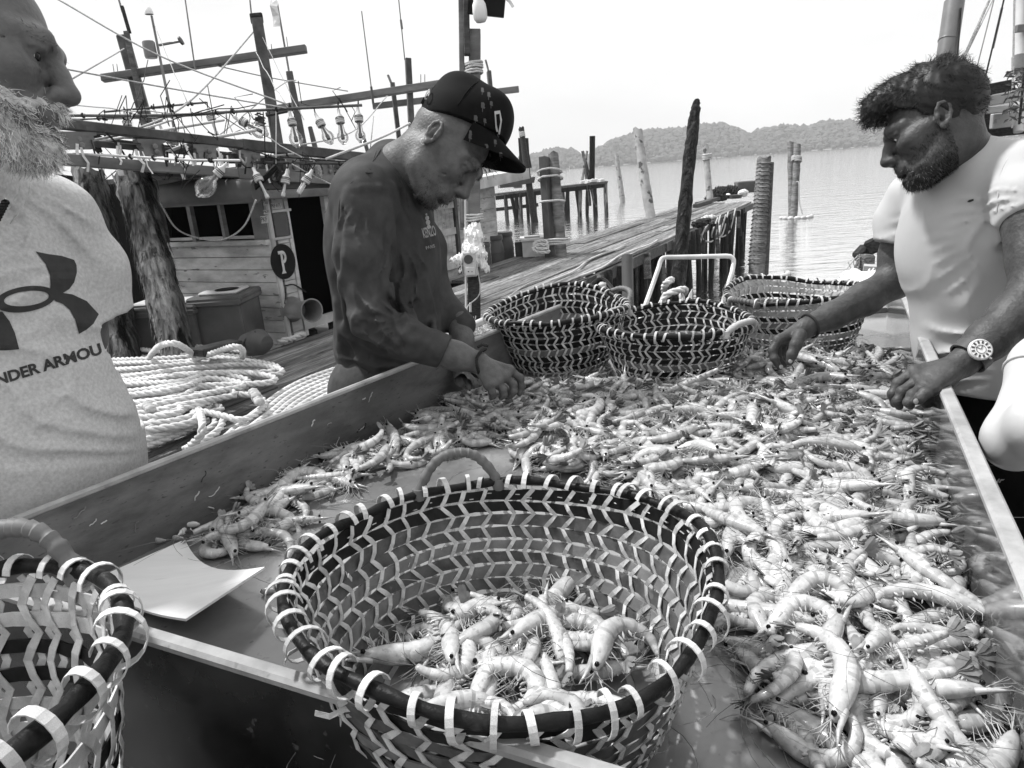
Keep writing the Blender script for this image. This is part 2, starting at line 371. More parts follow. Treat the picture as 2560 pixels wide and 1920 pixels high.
# ------------------------------------------------------------------ signed-distance modelling on a numpy grid (people, bags, heaps)
class SDF:
    def __init__(s, lo, hi, h):
        s.lo = np.array(lo, np.float32); s.h = h; s.n = np.ceil((np.array(hi)-np.array(lo))/h).astype(int)+1
        s.ax = [s.lo[i]+np.arange(s.n[i], dtype=np.float32)*h for i in range(3)]; s.v = np.full(tuple(s.n), .25, np.float32)
    def sl(s, lo, hi):
        a = np.clip(np.floor((np.array(lo)-s.lo)/s.h).astype(int), 0, s.n); b = np.clip(np.ceil((np.array(hi)-s.lo)/s.h).astype(int)+1, 0, s.n)
        return tuple(slice(x, y) for x, y in zip(a, b))
    def g(s, sl): return s.ax[0][sl[0]][:, None, None], s.ax[1][sl[1]][None, :, None], s.ax[2][sl[2]][None, None, :]
    def comb(s, sl, d, k, mode):
        v = s.v[sl]
        if v.size == 0: return
        if mode == 'u': h = np.clip(.5+.5*(v-d)/k, 0, 1); s.v[sl] = v+(d-v)*h-k*h*(1-h)
        elif mode == 's': h = np.clip(.5-.5*(v+d)/k, 0, 1); s.v[sl] = v+(-d-v)*h+k*h*(1-h)
        elif mode == 'i': s.v[sl] = np.maximum(v, d)
    def rc(s, a, b, ra, rb, k=.015, mode='u'):
        a = np.array(a, np.float32); b = np.array(b, np.float32); m = max(ra, rb)+k*2+s.h*3; sl = s.sl(np.minimum(a, b)-m, np.maximum(a, b)+m); X, Y, Z = s.g(sl)
        ba = b-a; L = float(ba @ ba)+1e-9; t = np.clip(((X-a[0])*ba[0]+(Y-a[1])*ba[1]+(Z-a[2])*ba[2])/L, 0, 1)
        d = np.sqrt((X-a[0]-t*ba[0])**2+(Y-a[1]-t*ba[1])**2+(Z-a[2]-t*ba[2])**2)-(ra+t*(rb-ra)); s.comb(sl, d, k, mode); return s
    def chain(s, pts, rs, k=.01, mode='u'):
        for i in range(len(pts)-1): s.rc(pts[i], pts[i+1], rs[i], rs[i+1], k, mode)
        return s
    def ell(s, c, r, R=None, k=.015, mode='u'):
        c = np.array(c, np.float32); m = max(r)+k*2+s.h*3; sl = s.sl(c-m, c+m); X, Y, Z = s.g(sl); X = X-c[0]; Y = Y-c[1]; Z = Z-c[2]
        if R is None: x, y, z = X, Y, Z
        else:
            R = np.array(R, np.float32); x = X*R[0, 0]+Y*R[1, 0]+Z*R[2, 0]; y = X*R[0, 1]+Y*R[1, 1]+Z*R[2, 1]; z = X*R[0, 2]+Y*R[1, 2]+Z*R[2, 2]
        k0 = np.sqrt((x/r[0])**2+(y/r[1])**2+(z/r[2])**2); k1 = np.sqrt((x/r[0]**2)**2+(y/r[1]**2)**2+(z/r[2]**2)**2)+1e-6; s.comb(sl, k0*(k0-1)/k1, k, mode); return s
    def plane(s, p, n, k=None):                                # keep the side where (x-p).n < 0
        p = np.array(p); n = np.array(n, float); n /= np.linalg.norm(n); sl = (slice(None),)*3; X, Y, Z = s.g(sl); s.v = np.maximum(s.v, (X-p[0])*n[0]+(Y-p[1])*n[1]+(Z-p[2])*n[2]).astype(np.float32); return s
    def cut(s, a, b, p, R):                                     # cut a sleeve square at p, only round the arm axis a-b
        a = np.array(a, np.float32); b = np.array(b, np.float32); n = (b-a)/np.linalg.norm(b-a); sl = s.sl(np.array(p)-R*2.2, np.array(p)+R*2.2); X, Y, Z = s.g(sl)
        t = (X-a[0])*n[0]+(Y-a[1])*n[1]+(Z-a[2])*n[2]; d = np.sqrt(np.maximum(0, (X-a[0])**2+(Y-a[1])**2+(Z-a[2])**2-t*t)); tp = float((np.array(p)-a) @ n)
        s.v[sl] = np.where(d < R, np.maximum(s.v[sl], t-tp), s.v[sl]); return s
    def fan(s, c, amp, freq, r0, r1, a0, a1, seed=0, sharp=.6):  # creases fanning out from a strained point
        X, Y, Z = s.g((slice(None),)*3); c = np.array(c); X = X-c[0]; Y = Y-c[1]; Z = Z-c[2]; r_, u_, b_ = np.array(CR), np.array(CU), np.array(CB)
        a = X*r_[0]+Y*r_[1]+Z*r_[2]; b = -(X*u_[0]+Y*u_[1]+Z*u_[2]); dp = X*b_[0]+Y*b_[1]+Z*b_[2]; r = np.sqrt(a*a+b*b)+1e-6; th = np.degrees(np.arctan2(b, a)) % 360; mid = (a0+a1)/2; dth = np.abs((th-mid+180) % 360-180)
        w_ = np.clip((r-r0)/(.25*(r1-r0)), 0, 1)*np.clip((r1-r)/(.5*(r1-r0)), 0, 1)*np.clip(((a1-a0)/2-dth)/12, 0, 1)*np.clip((dp+.12)/.05, 0, 1)
        ph = np.radians(th)*freq+.9*np.sin(r*22+seed)+.5*np.sin(r*51+seed*2); s.v = (s.v-amp*w_*(1-2*np.abs(np.sin(ph))**sharp)).astype(np.float32); return s
    def noise(s, amp, f, seed=0, aniso=(1, 1, 1)):
        r = np.random.RandomState(seed); X, Y, Z = s.g((slice(None),)*3); t = 0
        for o in range(5):
            w_ = r.normal(size=3)*f*(1.35**o)*np.array(aniso); t = t+np.sin(X*w_[0]+Y*w_[1]+Z*w_[2]+r.uniform(0, 6.28))/(1.25**o)
        s.v = (s.v+amp*t/2).astype(np.float32); return s
    def mesh(s):
        V_ = s.v; S = V_ < 0; nx, ny, nz = V_.shape; acc = np.zeros((nx-1, ny-1, nz-1, 3), np.float32); cnt = np.zeros((nx-1, ny-1, nz-1), np.float32)
        for axis in range(3):
            o1, o2 = (axis+1) % 3, (axis+2) % 3
            a = [slice(None)]*3; b = [slice(None)]*3; a[axis] = slice(0, -1); b[axis] = slice(1, None)
            va, vb = V_[tuple(a)], V_[tuple(b)]; cr = (S[tuple(a)] != S[tuple(b)]); t = np.where(cr, va/(va-vb+1e-12), 0)
            for i in (0, 1):
                for j in (0, 1):
                    sl = [slice(None)]*3; sl[o1] = slice(i, i+V_.shape[o1]-1); sl[o2] = slice(j, j+V_.shape[o2]-1); c_ = cr[tuple(sl)]; tt = t[tuple(sl)]
                    acc[..., axis] += c_*tt; acc[..., o1] += c_*i; acc[..., o2] += c_*j; cnt += c_
        act = cnt > 0; idx = np.full(act.shape, -1, np.int64); idx[act] = np.arange(act.sum()); I = np.argwhere(act)
        verts = s.lo+(I+acc[act]/cnt[act][:, None])*s.h; quads = []
        for axis in range(3):
            o1, o2 = (axis+1) % 3, (axis+2) % 3; a = [slice(None)]*3; b = [slice(None)]*3; a[axis] = slice(0, -1); b[axis] = slice(1, None)
            cr = S[tuple(a)] != S[tuple(b)]; neg = S[tuple(a)]; E_ = np.argwhere(cr); E_ = E_[(E_[:, o1] > 0) & (E_[:, o2] > 0) & (E_[:, o1] < V_.shape[o1]-1) & (E_[:, o2] < V_.shape[o2]-1)]
            q = []
            for (i, j) in ((1, 1), (0, 1), (0, 0), (1, 0)):
                e = E_.copy(); e[:, o1] -= i; e[:, o2] -= j; q.append(idx[e[:, 0], e[:, 1], e[:, 2]])
            q = np.stack(q, 1); fl = ~neg[E_[:, 0], E_[:, 1], E_[:, 2]]; q[fl] = q[fl][:, ::-1]; quads.append(q)
        return verts.astype(np.float64), np.concatenate(quads)
# ================================================================== the setting
WZ = -1.5
U = Vector((.478, .878, 0)).normalized(); V = Vector((U.y, -U.x, 0))          # along the jetty / to its right
J0 = Vector((1.2, 9.7, 0))                                                    # a point on the jetty's right edge
def J(s, v, z=0.0): return J0+U*s+V*v+Vector((0, 0, z))
def atY(x, y, Y): r = ray(x, y); return CAMP+r*(Y/r.y)

mb = MB()
mb.add([(-2500, -300, WZ), (2500, -300, WZ), (2500, 3500, WZ), (-2500, 3500, WZ)], [(0, 1, 2, 3)])
tag(mb.build('water', 'water'), 'bright rippled sea water', None, None, 'structure')
mb = MB(); mb.add([(-2500, -300, WZ-4), (2500, -300, WZ-4), (2500, 3500, WZ-4), (-2500, 3500, WZ-4)], [(0, 1, 2, 3)])
tag(mb.build('seabed', 'wet_wood'), 'sea bed', None, None, 'structure')

# ---- wooded hills on the far shore
M('hill_ground', .07, .9, .3, .02, bump=0)
M('wood_canopy', .085, .9, .45, .12, bump=0, detail=3)
def interp(tab, x):
    for (x0, y0), (x1, y1) in zip(tab, tab[1:]):
        if x0 <= x <= x1: return y0+(y1-y0)*(x-x0)/(x1-x0)
    return tab[0][1] if x < tab[0][0] else tab[-1][1]
def horizon_y(x): return 429-.0756*(x-1280)
SIL = [(600, 70), (900, 60), (1150, 42), (1290, 30), (1340, 40), (1400, 48), (1440, 40), (1465, 22), (1490, 40), (1540, 58), (1600, 72), (1660, 70), (1710, 70), (1760, 72), (1805, 73), (1840, 58), (1872, 44), (1910, 55), (1960, 58), (2000, 50), (2060, 58), (2110, 55), (2190, 50), (2300, 48), (2500, 60), (2700, 50), (3000, 40), (3400, 45)]
RD = 1000.0
def hill_strip(name, mat, x0, x1, dx, dist, dshore, gain, lumps, lr):
    xs = list(np.arange(x0, x1, dx)); rows = 7; vs = []; fs = []
    pts = []
    for x in xs:
        dirv = ray(x, horizon_y(x)); dirv.z = 0; dirv.normalize()
        h = interp(SIL, x)*gain/F*dist*1.04
        h = max(4, h-6)
        for k in range(rows):
            t = k/(rows-1); d = dshore+(dist-dshore)*t
            z = WZ+.3+h*(math.sin(t*math.pi/2)**.9)
            p = dirv*d; vs.append((p.x, p.y, z)); pts.append((p.x, p.y, z, t))
    n = len(xs)
    for i in range(n-1):
        for k in range(rows-1): fs.append((i*rows+k, (i+1)*rows+k, (i+1)*rows+k+1, i*rows+k+1))
    o = tag(mesh_obj(name, vs, fs, mat, smooth=180), 'far wooded hills across the water', None, None, 'structure')
    ico = bmesh.new(); bmesh.ops.create_icosphere(ico, subdivisions=1, radius=1.0)
    iv = np.array([v.co[:] for v in ico.verts]); iff = [tuple(v.index for v in f.verts) for f in ico.faces]; ico.free()
    VV = []; FF = []
    for c in range(lumps):
        i = NR.randint(0, n-1); k = NR.randint(0, rows-1); a = NR.rand(); b = NR.rand()
        p = np.array(pts[i*rows+k][:3])*(1-a)+np.array(pts[(i+1)*rows+k][:3])*a
        q = np.array(pts[i*rows+k+1][:3])*(1-a)+np.array(pts[(i+1)*rows+k+1][:3])*a
        p = p*(1-b)+q*b; s = lr*(.5+NR.rand()*.9)
        jit = iv*(1+NR.uniform(-.28, .28, (len(iv), 1)))
        base = len(VV)*len(iv)
        VV.append(jit*np.array([s, s, s*(.75+NR.rand()*.5)])+p+np.array([0, 0, s*.35]))
        FF += [tuple(j+base for j in f) for f in iff]
    mesh_obj('tree_canopy', np.concatenate(VV), FF, 'wood_canopy').parent = o
    bpy.data.objects[-1 if False else o.children[0].name]['kind'] = 'stuff'
hill_strip('hills', 'hill_ground', 700, 3300, 14, RD, 900, 1.0, 8500, 3.6)

def house(name, label, px, py, wpx, hpx, d, parts):
    base = P(px, py, d); k = d/F
    t = thing(name, label, 'house', base)
    mb_ = MB(); mb_.box(base+Vector((0, 0, hpx*k/2)), (wpx*k, 8, hpx*k)); mb_.build('wall', 'far_house', t)
    mb_ = MB(); mb_.box(base+Vector((0, 0, hpx*k+.8)), (wpx*k*1.08, 10, 1.6)); mb_.build('roof', 'far_roof', t)
    for i in range(parts):
        mb_ = MB(); mb_.box(base+Vector((wpx*k*((i+.5)/parts-.5), -4.05, hpx*k*.5)), (wpx*k/parts*.5, .3, hpx*k*.45)); mb_.build('window', 'plastic_dark', t)
for a in [('house', 'long white building low on the far hillside, left wing', 1808, 380, 36, 7, 880, 5), ('house', 'white building block on the far hillside, right wing', 1856, 374, 40, 8, 890, 6),
          ('house', 'white house on the far shore below the long building', 1826, 394, 26, 6, 870, 4), ('house', 'low pale boathouse on the far shore near the left end', 1590, 411, 34, 6, 860, 4),
          ('house', 'low pale shed on the far shore right of the double mooring post', 1945, 386, 26, 5, 870, 3), ('house', 'pale round roofed hut on the far shore at the right', 2155, 362, 26, 5, 880, 3),
          ('house', 'long pale shed at the water edge on the far shore', 1660, 408, 60, 5, 860, 6), ('house', 'tiny pale hut on the far shore beside the paired pilings', 1430, 424, 14, 5, 860, 2)]: house(*a)
b_ = P(2096, 371, 860); bt = thing('beacon', 'small white navigation beacon on the far shoreline', 'beacon', b_)
mb = MB(); mb.lathe([(2.6, -.5), (2.2, 3), (1.0, 5.5), (.8, 10)], b_, 8); mb.build('tower', 'far_house', bt)
mb = MB(); mb.lathe([(1.5, 10), (1.5, 12.5), (.2, 14.5)], b_, 8); mb.build('lantern', 'far_house', bt)

# ---- jetty: long grey boards on beams and piles
jet = tag(thing('jetty', 'long weathered timber jetty running out over the water', 'jetty', J(0, -1.05)), kind='structure')
pm = {}
def plank_mesh(L, wd, th, seed):
    key = (round(L, 2), round(wd, 3), seed)
    if key in pm: return pm[key]
    r = random.Random(seed); n = max(2, int(L/.5)); vs = []; fs = []
    for i in range(n+1):
        x = -L/2+L*i/n; e0 = r.uniform(-.006, .006); e1 = r.uniform(-.006, .006); zt = r.uniform(-.004, .004)
        vs += [(x, -wd/2+e0, -th), (x, wd/2+e1, -th), (x, wd/2+e1, zt-.004), (x, wd/2-.008+e1, zt), (x, -wd/2+.008+e0, zt), (x, -wd/2+e0, zt-.004)]
    for i in range(n):
        for k in range(6): fs.append((i*6+k, i*6+(k+1) % 6, i*6+6+(k+1) % 6, i*6+6+k))
    fs += [(5, 4, 3, 2, 1, 0), tuple(n*6+k for k in range(6))]
    me = bpy.data.meshes.new('plank'); me.from_pydata(vs, [], [f[::-1] for f in fs]); me.materials.append(MATS['jetty_wood']); me.update(); pm[key] = me
    return me
def lay(parent, s0, s1, v, wd, z=0.0, j=0):
    L = s1-s0; o = bpy.data.objects.new('plank', plank_mesh(round(L, 1), wd, .045, j % 6)); COL.objects.link(o)
    o.parent = parent; c = J((s0+s1)/2, v, z+rnd.uniform(-.012, .012)); o.location = c-parent.location
    o.rotation_euler = (rnd.uniform(-.02, .02), rnd.uniform(-.003, .003), math.atan2(U.y, U.x)+rnd.uniform(-.004, .004))
    return o
NL = 10; wl = 2.1/NL; c = 0
for i in range(NL):
    s = -13.0+rnd.uniform(-1.5, 0) if i > 2 else -.6+rnd.uniform(-.3, .3)
    while s < 13.8:
        e = min(s+rnd.choice((3.2, 4.0, 4.6)), 14.1+rnd.uniform(-.6, .1))
        if e-s > .5: lay(jet, s, e-.015, -2.1+wl*(i+.5), wl-.012, 0, c)
        s = e; c += 1
wh = tag(thing('wharf_deck', 'timber landing beside the jetty on which the sorting table stands', 'wharf', J(-7, 2)), kind='structure')
for i in range(22):
    v = wl*(i+.5); s1 = -3.4 if v < 1.0 else -7.3+(-.1 if v < 3 else -.6)
    s = -14+rnd.uniform(-1, 0)
    while s < s1-.4:
        e = min(s+rnd.choice((3.2, 4.2)), s1); lay(wh, s, e-.015, v, wl-.012, 0, c); s = e; c += 1
mb = MB()
for s in np.arange(-13, 14, 2.1): mb.bar(J(s, -2.2 if s > -.5 else -1.5, -.12), J(s, .1 if s > -4 else .8, -.12), .12, .14)
mb.build('cross_beam', 'beam_wood', jet)
for v, nm in ((.03, 'right'), (-2.13, 'left')):
    mb = MB()
    for s in np.arange(-3, 13.5, 2.8): mb.bar(J(s, v, -.13+rnd.uniform(-.01, .01)), J(min(s+2.78, 14.0), v, -.13+rnd.uniform(-.01, .01)), .07, .17)
    mb.build('edge_beam', 'beam_wood', jet)
def trunk(mb_, a, b, r0, r1, n=12, seg=14, wob=.06, bumpy=.06, seed=1):
    r = random.Random(seed); a, b = Vector(a), Vector(b); L = (b-a).length; pts = []; rs = []
    sd = (b-a).orthogonal().normalized(); s2 = (b-a).normalized().cross(sd); ph = r.uniform(0, 6)
    for i in range(seg+1):
        t = i/seg; rr = r0+(r1-r0)*t
        pts.append(a.lerp(b, t)+sd*math.sin(t*4+ph)*wob*rr*3+s2*math.cos(t*3.1+ph)*wob*rr*3); rs.append(rr*(1+r.uniform(-bumpy, bumpy)))
    b0 = len(mb_.v); mb_.tube(pts, rs, n)
    for i in range(b0, len(mb_.v)):
        v = Vector(mb_.v[i]); k = (i-b0)//n; ax = pts[min(k, seg)]
        mb_.v[i] = tuple(ax+(v-ax)*(1+r.uniform(-bumpy, bumpy)*.6))
    for i in range(len(mb_.v)-n, len(mb_.v)): mb_.v[i] = tuple(Vector(mb_.v[i])+(b-a).normalized()*r.uniform(-.35, .35)*rs[-1])
sdn = 0
for s in np.arange(-3.6, 14.0, .8):
    for v in (-.15, -1.9):
        for q in range(2):
            sdn += 1; mb = MB(); a = J(s+rnd.uniform(-.25, .25), v+rnd.uniform(-.12, .25) if v > -1 else v+rnd.uniform(-.2, .1), WZ-1.5); rr = rnd.uniform(.05, .1)
            trunk(mb, a, a+Vector((rnd.uniform(-.15, .15), rnd.uniform(-.15, .15), -.07-(WZ-1.5))), rr, rr*.9, 8, 6, .1, .08, sdn)
            mb.build('pile', rnd.choice(('wet_wood', 'wet_wood', 'dark_wood', 'beam_wood')), jet, smooth=60)
for k in range(20):                                        # fender boards and hanging scraps along the right side
    s = rnd.uniform(-3.2, 13); mb = MB(); mb.bar(J(s, .1, -.05), J(s+rnd.uniform(-.3, .3), .14, -rnd.uniform(.4, .9)), rnd.uniform(.06, .13), .03, U); mb.build('fender_board', rnd.choice(('beam_wood', 'dark_wood', 'jetty_wood')), jet)

# ---- posts standing in the water
def post(name, label, top, bot, wt, wb, mat, d=None, foot=None, group=None, n=12, seed=3, cat='post', bumpy=.06, wob=.05):
    """top / bot: where the top and the waterline (or foot) are seen; the foot fixes the distance"""
    B = atz(bot[0], bot[1], WZ) if d is None else P(bot[0], bot[1], d)
    dd = (B-CAMP).dot(ray(1280, 960).normalized()*1.0) if d is None else d
    T = P(top[0], top[1], dd); k = dd/F
    A = B.copy(); ext = (B-T).normalized()
    if foot is not None and B.z > foot: A = B+ext*((B.z-foot)/max(.2, -ext.z))
    else: A = B+ext*.8
    t = thing(name, label, cat, A, group=group)
    mb_ = MB(); trunk(mb_, A, T, wb*k/2, wt*k/2, n, 18, wob, bumpy, seed); mb_.build('trunk', mat, t, smooth=50)
    return t, A, T, k
def lashing(t, name, p, axis, r, turns, mat, rr=.012, seed=0):
    rg = random.Random(seed); axis = Vector(axis).normalized(); u = axis.orthogonal().normalized(); v = axis.cross(u); pts = []
    for i in range(turns*10+1):
        a = i/10*2*math.pi; pts.append(Vector(p)+axis*(rr*1.9*i/10-rr*turns+rg.uniform(-.5, .5)*rr)+(u*math.cos(a)+v*math.sin(a))*(r*1.06+rr*.6))
    m_ = MB(); m_.tube(pts, rr, 5); return m_.build(name, mat, t, smooth=180)
t, A, T, k = post('leaning_pole', 'thin black pole with a dark rag tied to its top', (1303, 320), (1337, 555), 14, 18, 'black_bark', seed=5)
mb = MB(); 
for q in range(5):
    a = P(1298+q*5, 345, 30*0+(T-CAMP).length*.955)
    mb.ribbon([a, a+Vector((.0, -.05, -.9)), a+Vector((.05*q-.1, -.03, -1.9+.2*(q % 3)))], [(0, -1, .1)]*3, .14, .02)
mb.build('rag', 'net_dark', t); lashing(t, 'lashing', T.lerp(A, .06), A-T, .13, 5, 'rope_white', .03)
t, A, T, k = post('piling', 'palm trunk piling beside the grey plank pile, ropes round it', (1382, 384), (1404, 640), 26, 30, 'palm_bark', d=11.7, foot=WZ-.5, seed=6)
g = thing('plank_pile', 'grey square pile lashed to a palm trunk beside the jetty', 'post', P(1376, 640, 11.6)+Vector((0, 0, -1.6)))
mb = MB(); mb.bar(P(1377, 640, 11.6)+Vector((0, 0, -1.6)), P(1360, 392, 11.6), .2, .12, V, .01); mb.build('post_body', 'plastic_grey', g)
for fy in (.17, .24, .46, .86): lashing(g, 'lashing', P(1371+22*fy, 388+250*fy, 11.65), (.05, .3 if fy < .3 else .05, 1), .19 if fy < .8 else .21, 1 if fy < .8 else 3, 'rope_white', .018, int(fy*100))
t, A, T, k = post('piling', 'short slim post in the water right of the far pier', (1541, 388), (1556, 505), 11, 14, 'pale_bark', seed=8)
t, A, T, k = post('piling', 'tall bent pale trunk at the left jetty edge, bark peeling', (1597, 322), (1628, 545), 23, 28, 'pale_bark', d=18.5, foot=WZ-.5, seed=9, wob=.16)
t, A, T, k = post('piling', 'pale crooked post behind the clutter at the jetty end', (1765, 360), (1777, 495), 15, 17, 'pale_bark', d=23, foot=WZ-.5, seed=10, wob=.14)
lashing(t, 'lashing', P(1768, 392, 23), (0, 0, 1), .12, 4, 'rope_white', .025)
t, A, T, k = post('mooring_pile', 'thick ringed palm pile at the end of the jetty', (1911, 397), (1890, 688), 34, 42, 'palm_bark', seed=12, bumpy=.03, wob=.02)
for i in range(26):
    q = T.lerp(A, .04+.7*i/26); lashing(t, 'growth_ring', q, A-T, (34+8*i/26)*k/2*.955, 1, 'palm_bark', .011, i)
mb = MB(); mb.bar(A+V*.26, T+V*.18-Vector((0, 0, .1)), .1, .06, U); mb.build('side_slat', 'beam_wood', t)
t2, A2, T2, k2 = post('mooring_pile', 'taller rear trunk of the double post standing free in the water', (1976, 356), (1978, 541), 15, 17, 'palm_bark', seed=13)
t3, A3, T3, k3 = post('mooring_pile', 'front trunk of the double post with a flared top, lashed with rope', (1993, 363), (1984, 545), 17, 17, 'palm_bark', seed=14)
for fy in (.14, .17): lashing(t3, 'lashing', T3.lerp(A3, fy), A3-T3, 17*k3*.6, 2, 'rope_white', .03, int(fy*90))
mb = MB(); mb.tube(bez([P(1990, 455, 27.5), P(1997, 458, 27.4), P(1998, 500, 27.4), P(2006, 535, 27.3)], 8), .025, 5); mb.build('dangling_rope', 'rope_grey', t3)
def float_ring(label, c, rx, rad, n, ang0, ang1):
    t_ = thing('float_line', label, 'floats', c)
    mb_ = MB(); pp = [Vector(c)+Vector((math.cos(a)*rx, math.sin(a)*rx, 0)) for a in np.linspace(ang0, ang1, 24)]; mb_.tube(pp, rad*.25, 5); mb_.build('line', 'rope_grey', t_)
    for a in np.linspace(ang0, ang1, n):
        p = Vector(c)+Vector((math.cos(a)*rx, math.sin(a)*rx, .0)); tg = Vector((-math.sin(a), math.cos(a), 0))
        m_ = MB(); m_.tube([p-tg*rad*1.3, p-tg*rad*.8, p, p+tg*rad*.8, p+tg*rad*1.3], [rad*.3, rad*.9, rad, rad*.9, rad*.3], 10); m_.build('float', 'plastic_white', t_, smooth=180)
pw = atz(1890, 690, WZ); float_ring('string of oval white floats round the foot of the jetty end pile', pw+Vector((.25, -.05, .03)), .5, .075, 10, -math.pi, -.1)
pw = atz(1984, 545, WZ); float_ring('string of white floats round the foot of the double post', pw+Vector((.1, 0, .03)), .65, .1, 8, -math.pi, -.2)

# ---- far pier at the left
fp = thing('far_pier', 'narrow old pier on thin piles beyond the jetty, pale nets on its deck', 'pier', atY(1400, 480, 40))
def fpP(x, y): return atY(x, y, 46-(x-1250)*.012)
for i in range(5):
    mb = MB(); o1 = Vector((0, -.35+i*.3, i*.0)); mb.bar(fpP(1235, 487)+o1, fpP(1516, 455)+o1, .27, .12); mb.build('plank', 'jetty_wood', fp)
mb = MB(); mb.bar(fpP(1240, 495), fpP(1512, 463), .15, .26); mb.build('edge_beam', 'dark_wood', fp)
mb = MB(); mb.bar(fpP(1240, 524), fpP(1345, 512), .12, .22); mb.build('lower_beam', 'dark_wood', fp)
for i, x in enumerate((1262, 1278, 1290, 1302, 1318, 1336, 1404, 1420, 1441, 1452, 1470, 1488, 1514)):
    mb = MB(); y0 = interp([(1235, 487), (1516, 455)], x); q = fpP(x, y0); q2 = Vector((q.x+rnd.uniform(-.3, .3), q.y+rnd.uniform(-.3, .3), WZ-1))
    trunk(mb, q2, q, rnd.uniform(.1, .2), .12, 7, 6, .1, .1, i); mb.build('pile', 'wet_wood' if i % 3 else 'bark', fp, smooth=60)
for a, b, w_ in (((1457, 378), (1489, 518), 9), ((1468, 377), (1452, 462), 7), ((1463, 400), (1473, 515), 9)):
    mb = MB(); trunk(mb, fpP(*b), fpP(*a), w_*45/F/2*1.1, w_*45/F/2*.8, 8, 8, .08, .08, 4); mb.build('crossed_pole', 'bark' if w_ > 8 else 'pale_bark', fp, smooth=60)
mb = MB(); mb.tube([fpP(1480, 452), fpP(1481, 340)], .085*2.0, 10); mb.build('black_pipe', 'black_paint', fp, smooth=60)
mb = MB()
for q in range(40):
    x = rnd.uniform(1455, 1505); c0 = fpP(x, interp([(1235, 485), (1516, 453)], x)-rnd.uniform(0, 5)); mb.lathe([(.0, -.12), (.2, -.05), (.16, .09), (0, .14)], c0+Vector((0, rnd.uniform(-.4, .3), 0)), 6)
mb.build('net_heap', 'net', fp)
sb = thing('small_boat', 'small dark boat with pale boxes moored at the far pier', 'boat', atY(1290, 475, 42))
mb = MB(); T4 = frame(atY(1245, 470, 42), (1, .12, .02), (0, 0, 1)); L4 = 2.1
mb.prism([(0, 0), (L4*.95, .12), (L4, .45), (L4*.9, .42), (0, .36)], T4 @ Matrix.Rotation(math.pi/2, 4, 'X'), 1.0); mb.build('hull', 'plastic_dark', sb)
mb = MB(); mb.box(atY(1268, 452, 42), (.8, .6, .75)); mb.build('pale_box', 'far_house', sb)
mb = MB(); mb.box(atY(1293, 446, 42.3), (.5, .5, 1.1)); mb.build('pale_panel', 'far_house', sb)
mb = MB(); mb.bar(atY(1303, 460, 42), atY(1303, 448, 42), .12, .12, (1, 0, 0)); mb.build('bitt', 'black_paint', sb)

haze_mat(.0005)
mb = MB(); mb.box((200, 560, 40), (2600, 1320, 90)); tag(mb.build('haze', 'haze'), 'pale sea haze', None, None, 'stuff')
# ================================================================== the sorting tray
FZ, RZ = .82, .97
TNL, TNR, TFL, TFR = Vector((-.879, .895, 0)), Vector((.374, .296, 0)), Vector((.27, 2.54, 0)), Vector((1.478, 2.607, 0))
tray = thing('sorting_table', 'long shallow steel sorting tray full of shrimps, standing on the landing', 'table', (.3, 1.5, 0))
mb = MB(); NU, NV = 24, 40; g = []
for j in range(NV+1):
    for i in range(NU+1):
        p = TNL.lerp(TNR, i/NU).lerp(TFL.lerp(TFR, i/NU), j/NV); g.append((p.x, p.y, FZ))
mb.add(g, [(j*(NU+1)+i, j*(NU+1)+i+1, (j+1)*(NU+1)+i+1, (j+1)*(NU+1)+i) for j in range(NV) for i in range(NU)])
mb.build('tray_floor', 'wet_steel', tray)
mb = MB(); mb.add([(p.x, p.y, FZ-.012) for p in (TNL, TFL, TFR, TNR)], [(0, 1, 2, 3)]); mb.build('tray_underside', 'steel_dark', tray)
def wall(a, b, inn, mat_in, mat_out, rimw, name, z0=FZ-.02, z1=RZ):
    d = (b-a).normalized(); n = Vector(inn).normalized(); th = .004
    m_ = MB(); m_.add([(a.x, a.y, z0), (b.x, b.y, z0), (b.x, b.y, z1), (a.x, a.y, z1)], [(0, 1, 2, 3)]); o = m_.build(name, mat_in, tray)
    m_ = MB(); q = [a-n*th, b-n*th]; m_.add([(q[0].x, q[0].y, z0-.09), (q[1].x, q[1].y, z0-.09), (q[1].x, q[1].y, z1), (q[0].x, q[0].y, z1)], [(3, 2, 1, 0)]); m_.build('outer_skin', mat_out, o)
    m_ = MB(); c0 = a-n*(rimw/2-.002); c1 = b-n*(rimw/2-.002); m_.bar((c0.x, c0.y, z1+.004), (c1.x, c1.y, z1+.004), rimw, .014, bev=.004); m_.build('rolled_rim', 'steel_edge', o, smooth=35)
    return o
wall(TNL, TFL, (.818, -.575, 0), 'steel', 'steel_dark', .013, 'side_panel')
wall(TFR, TNR, (-.9, .43, 0), 'steel_mirror', 'steel_dark', .025, 'side_panel')
wall(TNR, TNL, (.43, .9, 0), 'steel', 'steel_dark', .02, 'end_panel')
wall(TFL, TFR, (0, -1, 0), 'steel_edge', 'steel_dark', .012, 'end_lip', z0=FZ-.02, z1=FZ+.012)
m_ = MB(); m_.bar((TFR.x-.13, TFR.y, FZ+.006), (TNR.x-.13+.0, TNR.y+.05, FZ+.006), .006, .01); m_.build('drain_seam', 'steel_edge', tray)
for p in (TNL, TNR, TFL, TFR):
    c = p.lerp((TNL+TNR+TFL+TFR)/4, .06); m_ = MB(); m_.box((c.x, c.y, .405), (.045, .045, .81), bev=.004); m_.build('leg', 'metal_grey', tray)

